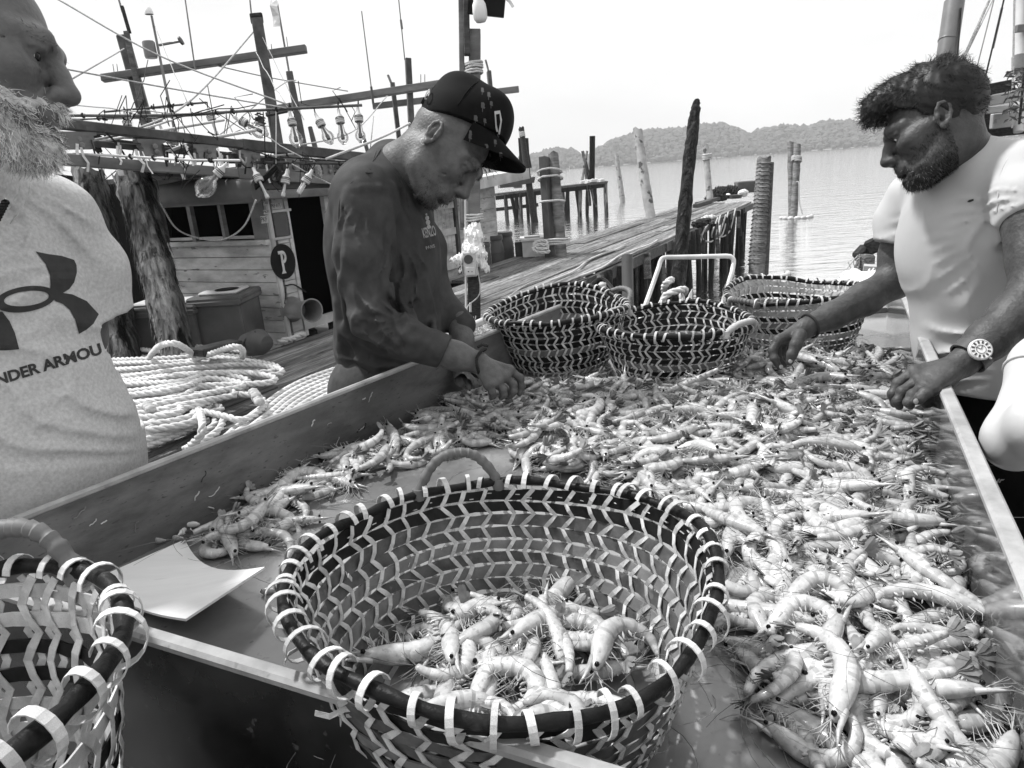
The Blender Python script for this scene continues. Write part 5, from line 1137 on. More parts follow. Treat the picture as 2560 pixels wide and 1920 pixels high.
# ---- barrels and fish box behind the jetty edge
def barrel(label, x, ytop, ybot, w_, d, mat):
    k = d/F; b_ = P(x, ybot, d); h = (P(x, ytop, d)-b_).length; r = w_*k/2; t_ = thing('barrel', label, 'barrel', b_, group='barrels behind the jetty')
    m_ = MB(); m_.lathe([(r*.85, 0), (r*.97, h*.15), (r, h*.45), (r*.97, h*.75), (r*.84, h*.88), (r*.84, h*.9)], b_, 24); m_.build('body', mat, t_, smooth=50)
    m_ = MB(); m_.lathe([(r*.93, h*.9), (r*.95, h*.93), (r*.95, h*.97), (r*.88, h), (r*.8, h*.985), (0, h*.98)], b_, 24, cap=False); m_.build('lid', 'plastic_dark', t_, smooth=40)
    for f in (.3, .62): m_ = MB(); m_.lathe([(r*1.0, h*f), (r*1.03, h*(f+.02)), (r*1.0, h*(f+.04))], b_, 24, cap=False); m_.build('hoop', mat, t_, smooth=60)
barrel('large grey barrel with a black lid, rear one of three', 1266, 582, 690, 48, 12.6, 'plastic_grey'); barrel('large grey barrel with a black lid in front of the white cabin', 1241, 590, 705, 50, 12.2, 'plastic_grey'); barrel('smallest grey barrel at the left of the three', 1217, 608, 720, 34, 11.6, 'plastic_grey')
def tub(name, label, x0, x1, yt, yb, d, depth_, mat, rimmat, cat='bin'):
    a, b = P(x0, yb, d), P(x1, yb, d); h = (P((x0+x1)/2, yt, d)-P((x0+x1)/2, yb, d)).length; xd = (b-a); xd.z = 0; wd = xd.length; xd.normalize(); yd = Vector((-xd.y, xd.x, 0)); o_ = (a+b)/2; o_.z = min(a.z, b.z)
    t_ = thing(name, label, cat, o_); R_ = Matrix((xd, yd, Vector((0, 0, 1)))).transposed(); c_ = o_+yd*depth_/2
    for (dx, dy, sx, sy, nm) in ((0, -depth_/2, wd, .03, 'front'), (0, depth_/2, wd, .03, 'back'), (-wd/2+.015, 0, .03, depth_-.03, 'side'), (wd/2-.015, 0, .03, depth_-.03, 'side')):
        m_ = MB(); m_.box(c_+xd*dx+yd*dy+Vector((0, 0, h/2)), (sx, sy, h), R_, .008); m_.build(nm+'_wall', mat, t_)
        m_ = MB(); m_.box(c_+xd*dx*1.02+yd*dy*1.02+Vector((0, 0, h)), (sx+.05, sy+.05, .05), R_, .01); m_.build('rim', rimmat, t_)
    m_ = MB(); m_.box(c_+Vector((0, 0, .03)), (wd-.04, depth_-.04, .05), R_); m_.build('floor', mat, t_)
    return t_, c_, R_, h, wd
tub('fish_box', 'open white plastic fish box beside the lashed piles', 1308, 1362, 598, 655, 12.0, .5, 'plastic_white', 'plastic_white', 'box')
m_ = MB(); m_.box(P(1300, 636, 12.2), (.16, .2, .45), bev=.02); tag(m_.build('bucket', 'plastic_dark', origin=tuple(P(1300, 660, 12.2))), 'small black bucket between barrels and fish box', 'bucket')
m_ = MB(); rope(m_, [P(1352+22*math.cos(a)*(1-.02*a), 626+8*math.sin(a)-1.5*a, 11.4) for a in np.linspace(0, 14, 60)], .03); tag(m_.build('rope_coil', 'rope_white', origin=tuple(P(1352, 630, 11.4))), 'small white rope coil hung on the fish box', 'rope')
for a in (('fish_bin', 'grey lidded bin with a dark stain on the lid, before the wheelhouse', 507, 626, 752, 905, 6.5, .5, 'plastic_grey', 'plastic_grey'), ('fish_bin', 'grey lidded bin left of the stained one, behind the pilings', 330, 510, 776, 905, 6.45, .4, 'plastic_grey', 'plastic_grey')):
    t_, c_, R_, h, wd = tub(*a); m_ = MB(); m_.box(c_+Vector((0, 0, h+.035)), (wd+.06, a[7]+.06, .05), R_, .015); ld = m_.build('lid', 'plastic_grey', t_)
    m_ = MB(); m_.box(c_+Vector((0, 0, h+.075)), (wd*.8, a[7]*.7, .03), R_, .012); m_.build('lid_panel', 'plastic_white', ld)
    m_ = MB(); m_.lathe([(0, 0), (.1, 0), (.11, .006), (0, .008)], c_+Vector((.05, -.05, h+.091)), 14, cap=False); m_.build('stain', 'black_paint', ld)
cn = P(640, 890, 5.7); ct = thing('canister', 'round dark canister lying beside the bin', 'canister', cn); m_ = MB(); m_.tube([P(612, 872, 5.8), P(622, 862, 5.75), P(650, 855, 5.65), P(668, 858, 5.6)], [.05, .1, .11, .06], 14); m_.build('body', 'plastic_dark', ct, smooth=60); m_ = MB(); m_.tube(bez([P(600, 885, 5.6), P(615, 850, 5.6), P(640, 830, 5.6)], 5), .012, 6); m_.build('strap', 'dark_wood', ct)
# ---- two thick trunk pilings
for lb, tp, bt_, wt, wb, d, sd in (('thick shaggy trunk piling, left of the pair behind the bearded man', (222, 432), (312, 900), 72, 78, 6.15, 31), ('thick trunk piling with a sawn slanting top, right of the pair', (334, 440), (446, 900), 86, 78, 5.95, 32)):
    A_, T_ = P(*bt_, d), P(*tp, d); k = d/F; A_ = A_+(A_-T_).normalized()*.9; t_ = thing('trunk_piling', lb, 'piling', A_); m_ = MB(); trunk(m_, A_, T_, wb*k/2, wt*k/2, 20, 34, .03, .07, sd); m_.build('trunk', 'bark', t_, smooth=70)
    m_ = MB(); ax = (T_-A_).normalized(); r_ = random.Random(sd); sx = ax.orthogonal().normalized(); sy = ax.cross(sx)
    for q in range(900):                                   # peeling bark fibres
        f = r_.random()**.7; a = r_.uniform(0, 6.28); rad = (wb+(wt-wb)*f)*k/2*1.0; p_ = A_.lerp(T_, f)+(sx*math.cos(a)+sy*math.sin(a))*rad; nn = sx*math.cos(a)+sy*math.sin(a); ln = r_.uniform(.04, .16); sd2 = ax.cross(nn)*r_.uniform(.004, .016)
        e = p_-ax*ln+nn*r_.uniform(.006, .034); m_.add([p_-sd2, p_+sd2, e], [(0, 1, 2), (2, 1, 0)])
    m_.build('bark_fibres', 'bark', t_)['kind'] = 'stuff'
# ================================================================== people: signed-distance modelling on a numpy grid
def xf(M4, v): A = np.array(M4); return v @ A[:3, :3].T+A[:3, 3]
CR, CU, CB = CAM_M.col[0].copy(), CAM_M.col[1].copy(), CAM_M.col[2].copy()       # right, up, towards the viewer
def hframe(fwd, up, anchor_local, anchor_world, sc=1.0):
    x = fwd.normalized(); z = (up-x*up.dot(x)).normalized(); y = z.cross(x); M4 = (Matrix((x, y, z)).transposed()*sc).to_4x4(); M4.translation = Vector(anchor_world)-(M4.to_3x3() @ Vector(anchor_local)); return M4
def np3(*v): return [np.array(tuple(q)) for q in v]
M('skin_m1', .115, .45, .3, 22, bump=.45, bscale=150, bdist=.0035, spec=.35); M('skin_m2', .10, .48, .35, 24, bump=.5, bscale=160, bdist=.003, spec=.3); M('skin_m3', .058, .5, .35, 30, bump=.6, bscale=130, bdist=.003, spec=.3); M('skin_m4', .48, .5, .06, 12, bump=.1, bscale=90, bdist=.001)
M('tee_heather', .52, .85, .16, 160, bump=.35, bscale=420, bdist=.0012, detail=3); M('shirt_dark', .056, .85, .35, 12, bump=.4, bscale=500, bdist=.001, spec=.1); M('tee_white', .46, .8, .03, 20, bump=.2, bscale=450, bdist=.0008); M('trousers_black', .005, .8, .4, 10, spec=.08, bump=.3, bscale=120, bdist=.002); M('jeans_grey', .05, .8, .3, 40, bump=.3, bscale=300, bdist=.001)
M('cap_black', .006, .8, .3, 30, bump=.3, bscale=500, bdist=.0008, spec=.1); M('cap_mark', .075, .8, .2, 40, bump=0); M('print_dark', .035, .6, .2, 60, bump=.2, bscale=400, bdist=.0006)
M('hair_black', .006, .5, .4, 30, bump=0, spec=.3); M('hair_white', .85, .45, .4, 40, bump=0); M('hair_grey', .26, .5, .5, 30, bump=0); M('hair_pale', .5, .6, .4, 60, bump=.5, bscale=200, bdist=.003); M('hair_short', .03, .9, .4, 60, bump=0, spec=.02); M('stubble', .03, .6, .5, 60, bump=.5, bscale=300, bdist=.002); M('eye_white', .55, .15, .05, 10, bump=0); M('nail', .35, .25, .1, 20, bump=0); M('lips', .10, .4, .2, 30, bump=.2, bscale=200, bdist=.001)

def head(h=.0026, nose=1.0, brow=1.0, jaw=1.0, cheek=1.0, neck=None, wr=None, ear=True, fold=0.0, side=-1, eye=.0036):
    s = SDF((-.13, -.105, -.20), (.145, .105, .145), h)
    s.ell((-.012, 0, .034), (.099, .077, .090), k=.02); s.ell((.03, 0, -.035), (.06, .058, .08), k=.04)
    s.rc((.05, -.034, -.088), (.05, .034, -.088), .024*jaw, .024*jaw, .03); s.ell((.077, 0, -.098), (.022*jaw, .026*jaw, .020), k=.02)
    for y in (-1, 1):
        s.rc((0, y*.051, -.035), (.012, y*.050, -.072), .022, .020*jaw, .03); s.rc((.012, y*.050, -.072), (.06, y*.028, -.098), .019*jaw, .017, .025)
        s.ell((.058, y*.046, -.022), (.028, .022*cheek, .020), k=.03); s.rc((.02, y*.066, -.008), (.058, y*.05, -.016), .012, .014, .02)
        s.rc((.066, y*.052, .022), (.087, y*.026, .026), .009*brow, .011*brow, .016); s.rc((.087, y*.026, .026), (.091, 0, .021), .011*brow, .010, .016)
        s.ell((.096, y*.033, -.001), (.020, .017, .0125), k=.012, mode='s')
        s.ell((.0765, y*.0325, .000), (.0148, .0150, .0140), k=.004)                        # lids over the eyeball
        s.rc((.0855, y*.047, -.003), (.0925, y*.031, -.0012), .0013, .0013, .003, 's'); s.rc((.0925, y*.031, -.0012), (.087, y*.019, -.004), .0013, .0012, .003, 's')
        s.ell((.0925, y*.0325, -.0004), (.0075, .0118, eye), k=.002, mode='s') if eye else None
        s.rc((.082, y*.048, .010), (.0925, y*.032, .0125), .003, .0035, .006); s.rc((.0925, y*.032, .0125), (.088, y*.018, .008), .0035, .003, .006)
        s.rc((.083, y*.046, -.013), (.090, y*.03, -.0145), .0025, .003, .006)
        s.ell((.1035*1, y*.0135*nose, -.0375), (.0125, .0088*nose, .0095), k=.007); s.ell((.108, y*.0085, -.0465), (.007, .0040, .005), k=.004, mode='s')
        s.rc((.098, y*.020, -.034), (.083, y*.032, -.062), .003, .003, .008, 's')           # nasolabial crease
    s.rc((.090, 0, .016), (.104, 0, -.006), .0085, .0098*nose, .014); s.rc((.104, 0, -.006), (.1165+.004*(nose-1)*4, 0, -.031), .0098*nose, .0128*nose, .012)
    s.ell((.088, 0, -.066), (.020, .030, .018), k=.02)
    for y in (-1, 1): s.rc((.088, y*.022, -.067), (.1025, y*.006, -.0625), .0035, .0058, .006); s.rc((.0875, y*.021, -.0715), (.1005, 0, -.0765), .0035, .0068, .006)
    s.rc((.088, -.025, -.0695), (.105, 0, -.0695), .0014, .0014, .004, 's'); s.rc((.088, .025, -.0695), (.105, 0, -.0695), .0014, .0014, .004, 's')
    s.ell((.094, 0, -.0865), (.008, .018, .005), k=.008, mode='s')
    if wr:
        for (a, b, r) in wr: s.rc(a, b, r, r, .005, 's')
    if ear:
        for y in (-1, 1):
            R_ = Matrix.Rotation(y*.42, 3, 'Z') @ Matrix.Rotation(-.22, 3, 'Y'); A_ = np.array(R_); c = np.array((-.006, y*.080, -.004))
            T = lambda x, z, o=0: c+A_ @ np.array((x, y*o, z))
            s.ell(c, (.0175, .0055, .029), A_, k=.006); s.ell(c+A_ @ np.array((.002, y*.007, .002)), (.0115, .006, .020), A_, k=.004, mode='s')
            rim = [T(.009, .002, .004), T(.012, .014, .005), T(.006, .027, .006), T(-.006, .030, .007), T(-.015, .020, .008), T(-.017, .004, .007), T(-.012, -.012, .006), T(-.004, -.022, .004)]
            s.chain(rim, [.003, .0033, .0037, .004, .004, .0038, .0036, .004], .003); s.ell(T(.001, -.026, .003), (.0075, .005, .0085), A_, k=.005)
            s.chain([T(-.007, -.008, .004), T(-.008, .006, .003), T(-.003, .016, .003)], [.0028, .003, .0025], .003); s.ell(T(.011, -.004, .004), (.004, .004, .007), A_, k=.004)
            s.ell(T(.003, -.006, .001), (.0055, .006, .008), A_, k=.003, mode='s')
    if neck: s.chain(neck[0], neck[1], .03)
    return s
def cat_mesh(parts):
    vs = []; fs = []; b = 0
    for v, f in parts: vs.append(v); fs.append(np.asarray(f)+b); b += len(v)
    return np.concatenate(vs), np.concatenate(fs)
def bridge(v, f, pairs):
    """join the pieces of a body through thin limbs inside the clothes, so that it is one continuous surface; pairs: polylines"""
    v = list(map(tuple, v)); f = np.asarray(f); V_ = np.array(v); cen = V_[f].mean(axis=1); dead = []; new = []
    for path in pairs:
        i0 = int(np.argmin(((cen-np.array(path[0]))**2).sum(1))); i1 = int(np.argmin(((cen-np.array(path[-1]))**2).sum(1))); dead += [i0, i1]
        prev = list(f[i0]); end = list(f[i1]); c0 = cen[i0]; off0 = [V_[i]-c0 for i in prev]
        for p in path[1:-1]:
            ring = []
            for o in off0: v.append(tuple(np.array(p)+o)); ring.append(len(v)-1)
            new += [(prev[k], prev[(k+1) % 4], ring[(k+1) % 4], ring[k]) for k in range(4)]; prev = ring
        pe = [np.array(v[i]) for i in prev]; best = min(((sum(np.linalg.norm(pe[k]-V_[end[(s_+d*k) % 4]]) for k in range(4)), s_, d) for s_ in range(4) for d in (1, -1)))
        e2 = [end[(best[1]+best[2]*k) % 4] for k in range(4)]; new += [(prev[k], prev[(k+1) % 4], e2[(k+1) % 4], e2[k]) for k in range(4)]
    keep = np.ones(len(f), bool); keep[dead] = False
    return np.array(v), np.concatenate([f[keep], np.array(new)])
def strands(name, mats, v, f, n, lenf, dirf, rad, parent, keep=None, seed=1, segs=4, curl=.0):
    r = np.random.RandomState(seed); f = np.asarray(f); tri = np.concatenate([f[:, [0, 1, 2]], f[:, [0, 2, 3]]]) if f.shape[1] == 4 else f
    a, b, c = v[tri[:, 0]], v[tri[:, 1]], v[tri[:, 2]]; N_ = np.cross(b-a, c-a); ar = np.linalg.norm(N_, axis=1)+1e-12; N_ = N_/ar[:, None]
    if keep is not None: w_ = ar*keep((a+b+c)/3)
    else: w_ = ar
    ii = r.choice(len(tri), n, p=w_/w_.sum()); u1, u2 = r.rand(n), r.rand(n); sw = u1+u2 > 1; u1[sw] = 1-u1[sw]; u2[sw] = 1-u2[sw]
    p = a[ii]+(b-a)[ii]*u1[:, None]+(c-a)[ii]*u2[:, None]; nn = N_[ii]; bl = [MB() for _ in mats]
    for k in range(n):
        L = lenf(p[k], r); d = Vector(dirf(p[k], nn[k], r)).normalized(); q = Vector(p[k])-Vector(nn[k])*.001; pts = [q.copy()]
        cv = Vector(r.normal(size=3)*curl)
        for i in range(segs): d = (d+cv*((i+1)/segs)).normalized(); q = q+d*L/segs; pts.append(q.copy())
        bl[r.randint(len(mats))].tube(pts, [rad*(1-.8*i/segs) for i in range(segs+1)], 3, cap=False)
    for m_, mt in zip(bl, mats):
        o = m_.build(name, mt, parent, smooth=180); o['kind'] = 'stuff'
def decal(name, mat, polys, bvh, parent, off=.0015, dens=None):
    """flat print: outlines as seen, cast on to the cloth itself"""
    m_ = MB()
    for tri in polys:
        vs = []; ok = True
        for (x, y) in tri:
            rr = ray(x, y).normalized(); hit, nrm, _, _ = bvh.ray_cast(CAMP, rr)
            if hit is None: ok = False; break
            vs.append(hit-rr*off)
        if ok: m_.add(vs, [tuple(range(len(vs)))[::-1]])
    if m_.v: return m_.build(name, mat, parent)
def tess(outline, cell=9.0):
    """cut a polygon (in viewing coordinates) into small squares so that it follows the cloth"""
    bm = bmesh.new(); vs = [bm.verts.new((x, y, 0)) for x, y in outline]; bm.faces.new(vs)
    xs = [p[0] for p in outline]; ys = [p[1] for p in outline]
    for x in np.arange(min(xs)+cell/2, max(xs), cell): bmesh.ops.bisect_plane(bm, geom=bm.verts[:]+bm.edges[:]+bm.faces[:], plane_co=(x, 0, 0), plane_no=(1, 0, 0))
    for y in np.arange(min(ys)+cell/2, max(ys), cell): bmesh.ops.bisect_plane(bm, geom=bm.verts[:]+bm.edges[:]+bm.faces[:], plane_co=(0, y, 0), plane_no=(0, 1, 0))
    bmesh.ops.triangulate(bm, faces=bm.faces[:]); res = [[(v.co.x, v.co.y) for v in f.verts] for f in bm.faces]; bm.free(); return res
def text_polys(body, x0, y0, x1, y1, hpx, bold=.03, skew=0.0):
    cu = bpy.data.curves.new('t', 'FONT'); cu.body = body; cu.size = 1; cu.align_x = 'LEFT'; cu.offset = bold; cu.resolution_u = 3
    o = bpy.data.objects.new('t', cu); COL.objects.link(o); dg = bpy.context.evaluated_depsgraph_get(); dg.update(); me = o.evaluated_get(dg).to_mesh()
    vs = [v.co.copy() for v in me.vertices]; fs = [tuple(p.vertices) for p in me.polygons]; bpy.data.objects.remove(o); bpy.data.curves.remove(cu)
    xa, xb = min(v.x for v in vs), max(v.x for v in vs); ya, yb = min(v.y for v in vs), max(v.y for v in vs); res = []
    dx, dy = x1-x0, y1-y0; L = math.hypot(dx, dy); ux, uy = dx/L, dy/L
    for f in fs:
        res.append([(x0+(vs[i].x-xa)/(xb-xa)*dx+(vs[i].y-ya)/(yb-ya)*hpx*(uy+skew*ux), y0+(vs[i].x-xa)/(xb-xa)*dy-(vs[i].y-ya)/(yb-ya)*hpx*ux) for i in f])
    return res
# ------------------------------------------------------------------ hands
def hand(s, wrist, knuckles, chains, thumb, rw=.026, k=.006):
    """wrist point, four knuckle points, four finger chains [(pt, r)...], one thumb chain"""
    wrist = np.array(wrist)
    for i, q in enumerate(knuckles): s.rc(wrist, q, rw*.72, .0125, .012)
    for a, b in zip(knuckles, knuckles[1:]): s.rc(a, b, .0118, .0118, .008)
    mid = sum(np.array(q) for q in knuckles)/4
    s.rc(wrist*.6+mid*.4, wrist*.25+mid*.75, .018, .016, .014)
    for q, ch in zip(knuckles, chains):
        pts = [np.array(q)]+[np.array(c[0]) for c in ch]; rs_ = [.0108]+[c[1] for c in ch]; s.chain(pts, rs_, .0035)
        for p_, r_ in zip(pts[1:-1], rs_[1:-1]): s.ell(p_, (r_*1.12,)*3, k=.004)
    s.chain([np.array(c[0]) for c in thumb], [c[1] for c in thumb], .008)
def PP(x, y, d): return np.array(tuple(P(x, y, d)))
def rotM(f, sd): f = Vector(f).normalized(); z = Vector((0, 0, 1)); sd = z.cross(f); return np.array(Matrix((f, sd, z)).transposed())

def bvh_of(v, f): return BVHTree.FromPolygons([tuple(p) for p in v], [tuple(int(i) for i in q) for q in f])
def folds(s, lst):
    v, f = s.mesh(); b = bvh_of(v, f)
    for (pts, r_, md, k) in lst:
        hp = []
        for (x, y) in pts:
            rr = ray(x, y).normalized(); h_, n_, _, _ = b.ray_cast(CAMP, rr)
            if h_ is not None: hp.append(np.array(h_)-np.array(n_)*(r_*.45 if md == 'u' else -r_*.35))
        if len(hp) > 1:
            m = len(hp); s.chain(hp, [r_*(.55+.45*math.sin(math.pi*(i+.6)/(m+.2))) for i in range(m)], k, md)
    return s
# ================================================================== man in the black cap
f2 = Vector((.86, -.50, 0)).normalized(); R2 = rotM(f2, None); l2 = Vector((-f2.y, f2.x, 0))
lo, hi = np.min([PP(820, 380, 1.55), PP(820, 1000, 2.1), PP(1160, 380, 2.1), PP(1160, 1000, 1.55)], axis=0)-.06, np.max([PP(820, 360, 1.55), PP(820, 1000, 2.1), PP(1180, 360, 2.1), PP(1160, 1000, 1.55)], axis=0)+.06
sh = SDF(lo, hi, .005)
sh.ell(PP(975, 1010, 2.0), (.135, .175, .16), R2, .05); sh.ell(PP(975, 860, 1.97), (.140, .175, .22), R2, .06); sh.ell(PP(962, 640, 1.90), (.135, .19, .25), R2, .06)
nb2 = PP(985, 440, 1.84); shN, shF = PP(912, 492, 1.74), PP(985, 470, 2.02)
sh.rc(shN, shF, .074, .074, .05); sh.rc(PP(925, 470, 1.80), PP(1000, 420, 1.86), .075, .06, .05); sh.rc(PP(975, 405, 1.86), PP(1030, 450, 1.83), .058, .055, .03)
elN, cuN = PP(932, 800, 1.69), PP(1112, 880, 1.71)
sh.chain([shN, PP(905, 640, 1.70), elN], [.076, .066, .058], .03); sh.chain([elN, PP(1010, 845, 1.69), cuN], [.057, .052, .043], .02)
elF, cuF = PP(1080, 740, 2.06), PP(1152, 812, 2.02)
sh.chain([shF, PP(1060, 620, 2.06), elF, cuF], [.07, .062, .055, .042], .03)
folds(sh, [([(885, 810), (930, 782), (985, 772)], .012, 'u', .016), ([(895, 835), (945, 806), (1005, 795)], .011, 'u', .014), ([(905, 855), (960, 832), (1030, 815)], .011, 'u', .014), ([(890, 790), (930, 760), (960, 730)], .010, 'u', .014), ([(985, 868), (1010, 835), (1040, 812)], .008, 'u', .010), ([(1015, 885), (1040, 850), (1062, 825)], .008, 'u', .010), ([(1045, 892), (1065, 862), (1085, 838)], .007, 'u', .009),
  ([(890, 822), (950, 795), (1000, 782)], .006, 's', .010), ([(900, 846), (955, 820), (1018, 805)], .006, 's', .010), ([(1000, 878), (1025, 842), (1050, 818)], .005, 's', .008),
  ([(870, 480), (858, 560), (862, 640)], .012, 'u', .016), ([(884, 500), (874, 580), (880, 660)], .010, 'u', .014), ([(862, 520), (850, 600), (850, 700)], .006, 's', .012),
  ([(985, 470), (1010, 560), (1045, 660)], .012, 'u', .018), ([(1010, 470), (1040, 540), (1072, 610)], .010, 'u', .014), ([(975, 520), (985, 640), (1010, 760), (1030, 850)], .014, 'u', .022), ([(1000, 620), (1030, 740), (1050, 850)], .010, 'u', .018), ([(990, 560), (1005, 680), (1030, 800)], .008, 's', .014), ([(968, 560), (966, 680), (975, 790)], .010, 's', .012),
  ([(850, 700), (868, 820), (905, 930)], .014, 'u', .02), ([(838, 760), (850, 870), (880, 960)], .012, 'u', .02), ([(880, 880), (940, 930), (1020, 955)], .012, 'u', .018), ([(870, 920), (930, 958), (1000, 975)], .010, 'u', .016), ([(930, 900), (990, 930), (1060, 925)], .010, 'u', .016), ([(860, 850), (895, 930), (940, 975)], .007, 's', .014), ([(1060, 700), (1085, 800), (1090, 880)], .010, 'u', .016), ([(895, 450), (905, 470), (950, 470), (1000, 468)], .006, 'u', .012)])
sh.fan(PP(990, 560, 1.75), .006, 13, .04, .36, 45, 120, 1); sh.fan(PP(1000, 800, 1.62), .006, 8, .015, .14, 110, 300, 2); sh.fan(PP(905, 470, 1.66), .004, 12, .04, .25, 60, 130, 3); sh.fan(PP(1060, 940, 1.85), .006, 12, .04, .3, 170, 260, 4); sh.cut(elN, cuN, cuN, .06); sh.noise(.0016, 22, 3); sh.noise(.0006, 70, 4)
v2, fc2 = sh.mesh()
# collar and cuffs are open: the body comes out of them
E2 = Vector(P(1085, 333, 1.70)); fw2 = CR*math.cos(math.radians(50))-CU*math.sin(math.radians(50))+CB*.12; up2 = CR*math.sin(math.radians(50))+CU*math.cos(math.radians(50))
H2 = hframe(fw2, up2, (-.006, -.083, -.004), E2, 1.09); inv2 = np.array(H2.inverted()); loc2 = lambda p: inv2[:3, :3] @ np.array(p)+inv2[:3, 3]
hd2 = head(neck=([(-.03, 0, -.055), loc2(PP(1000, 432, 1.84)), loc2(PP(975, 520, 1.88))], [.058, .064, .075]), brow=1.1, nose=1.05, eye=0, wr=[((.088, -.010, .045), (.086, -.04, .042), .0012), ((.078, -.048, -.022), (.07, -.055, -.045), .0016), ((.09, -.018, .018), (.094, -.012, .034), .0014)])
hv2, hf2 = hd2.mesh(); hv2 = xf(H2, hv2)
# right hand (near) and forearm
hs_ = SDF(np.min([PP(1040, 820, 1.6), PP(1340, 1030, 1.9), PP(1040, 1030, 1.6), PP(1340, 820, 1.9)], axis=0)-.02, np.max([PP(1040, 820, 1.9), PP(1340, 1030, 1.6), PP(1340, 820, 1.9), PP(1040, 1030, 1.9)], axis=0)+.03, .0028)
hs_.chain([PP(1085, 872, 1.71), PP(1140, 890, 1.72), PP(1192, 905, 1.735)], [.038, .034, .0285], .02)
kn = [PP(1274, 925, 1.765), PP(1262, 942, 1.745), PP(1242, 954, 1.725), PP(1222, 963, 1.705)]
hand(hs_, PP(1196, 906, 1.735), kn, [[(PP(1300, 945, 1.78), .0098), (PP(1304, 966, 1.785), .0088), (PP(1299, 984, 1.785), .0076)], [(PP(1283, 962, 1.755), .0098), (PP(1284, 978, 1.755), .009), (PP(1277, 990, 1.76), .0078)], [(PP(1257, 974, 1.73), .0095), (PP(1259, 986, 1.735), .0088), (PP(1253, 994, 1.745), .0076)], [(PP(1231, 980, 1.705), .0088), (PP(1233, 989, 1.712), .008), (PP(1228, 994, 1.72), .007)]],
     [(PP(1212, 925, 1.78), .017), (PP(1235, 955, 1.80), .0135), (PP(1258, 972, 1.80), .0112), (PP(1280, 985, 1.795), .009)], .027)
hv3, hf3 = hs_.mesh()
# left hand (far)
hl = SDF(np.min([PP(1100, 780, 1.9), PP(1240, 1010, 2.12), PP(1240, 780, 1.9), PP(1100, 1010, 2.12)], axis=0)-.02, np.max([PP(1100, 780, 1.9), PP(1240, 1010, 2.12), PP(1240, 780, 2.12), PP(1100, 1010, 1.9)], axis=0)+.03, .0034)
hl.chain([PP(1146, 800, 2.02), PP(1155, 850, 2.0), PP(1160, 885, 1.985)], [.036, .032, .027], .02)
kl = [PP(1150, 925, 1.95), PP(1160, 928, 1.96), PP(1172, 928, 1.975), PP(1184, 924, 1.99)]
hand(hl, PP(1160, 887, 1.985), kl, [[(PP(1158, 948, 1.93), .0095), (PP(1160, 962, 1.925), .0085), (PP(1160, 974, 1.925), .0075)], [(PP(1170, 952, 1.945), .0095), (PP(1174, 966, 1.94), .0085), (PP(1174, 976, 1.94), .0075)], [(PP(1182, 950, 1.96), .0092), (PP(1188, 962, 1.955), .0085), (PP(1188, 970, 1.955), .0075)], [(PP(1194, 944, 1.98), .0085), (PP(1199, 954, 1.975), .008), (PP(1199, 962, 1.97), .007)]],
     [(PP(1148, 900, 1.98), .015), (PP(1140, 925, 1.96), .012), (PP(1146, 950, 1.94), .0105), (PP(1152, 968, 1.93), .009)], .025)
hv4, hf4 = hl.mesh()
lg = SDF(np.array(P(975, 1000, 2.0))-np.array((.35, .35, 1.2)), np.array(P(975, 1000, 2.0))+np.array((.35, .35, .1)), .012)
c2 = np.array(P(975, 1000, 2.0))
for sg in (-1, 1):
    hp_ = c2+np.array(l2)*.09*sg; lg.chain([hp_+np.array((0, 0, -.02)), hp_+np.array((.02, 0, -.42)), np.array((hp_[0], hp_[1], .09))], [.085, .06, .045], .03); lg.rc((hp_[0], hp_[1], .04), (hp_[0]+f2.x*.17, hp_[1]+f2.y*.17, .035), .04, .035, .02)
lv, lf = lg.mesh()
bv, bf = cat_mesh([(hv2, hf2), (hv3, hf3), (hv4, hf4)])
bv, bf = bridge(bv, bf, [[PP(975, 540, 1.88), shN, elN, PP(1010, 845, 1.69), PP(1075, 868, 1.71)], [PP(980, 540, 1.90), shF, elF, PP(1142, 790, 2.03)]])
man2 = mesh_obj('person', bv, bf, 'skin_m2', origin=(c2[0], c2[1], 0), smooth=180); tag(man2, 'man in a black cap and dark long-sleeved shirt bending over the tray', 'person')
sh2 = mesh_obj('long_sleeved_shirt', v2, fc2, 'shirt_dark', man2, smooth=180)
tr2 = SDF(c2-np.array((.3, .3, .85)), c2+np.array((.3, .3, .16)), .010)
for sg in (-1, 1):
    hp_ = c2+np.array(l2)*.085*sg; tr2.chain([hp_+np.array((0, 0, .06)), hp_+np.array((.01, 0, -.4)), hp_+np.array((0, 0, -.8))], [.108, .08, .07], .05)
tr2.ell(c2+np.array((0, 0, .03)), (.135, .172, .12), R2, .04); tv, tf = tr2.mesh(); mesh_obj('trousers', tv, tf, 'jeans_grey', man2, smooth=180)
mesh_obj('lower_body', lv, lf, 'trousers_black', man2, smooth=180).name = 'shoes'
# sewn edges on the shirt
bvh2 = BVHTree.FromPolygons([tuple(p) for p in v2], [tuple(int(i) for i in q) for q in fc2])
def seam(pts, w_=.003, off=.001, bvh=None, mat='shirt_dark', par=None, name='seam'):
    mm = MB(); pp = []
    for (x, y) in pts:
        rr = ray(x, y).normalized(); h_, _, _, _ = bvh.ray_cast(CAMP, rr)
        if h_ is not None: pp.append(h_+rr*w_*.45)
    if len(pp) > 1: mm.tube(bez(pp, 4), w_*.8, 5); mm.build(name, mat, par, smooth=180)
seam([(952, 372), (935, 400), (915, 428), (930, 432), (985, 430), (1010, 470), (1020, 520)], .0022, .0, bvh2, 'shirt_dark', sh2)
seam([(930, 432), (880, 455), (850, 500), (846, 560)], .0022, .0, bvh2, 'shirt_dark', sh2); seam([(940, 378), (925, 425)], .0022, 0, bvh2, 'shirt_dark', sh2); seam([(920, 860), (921, 950)], .002, 0, bvh2, 'shirt_dark', sh2)
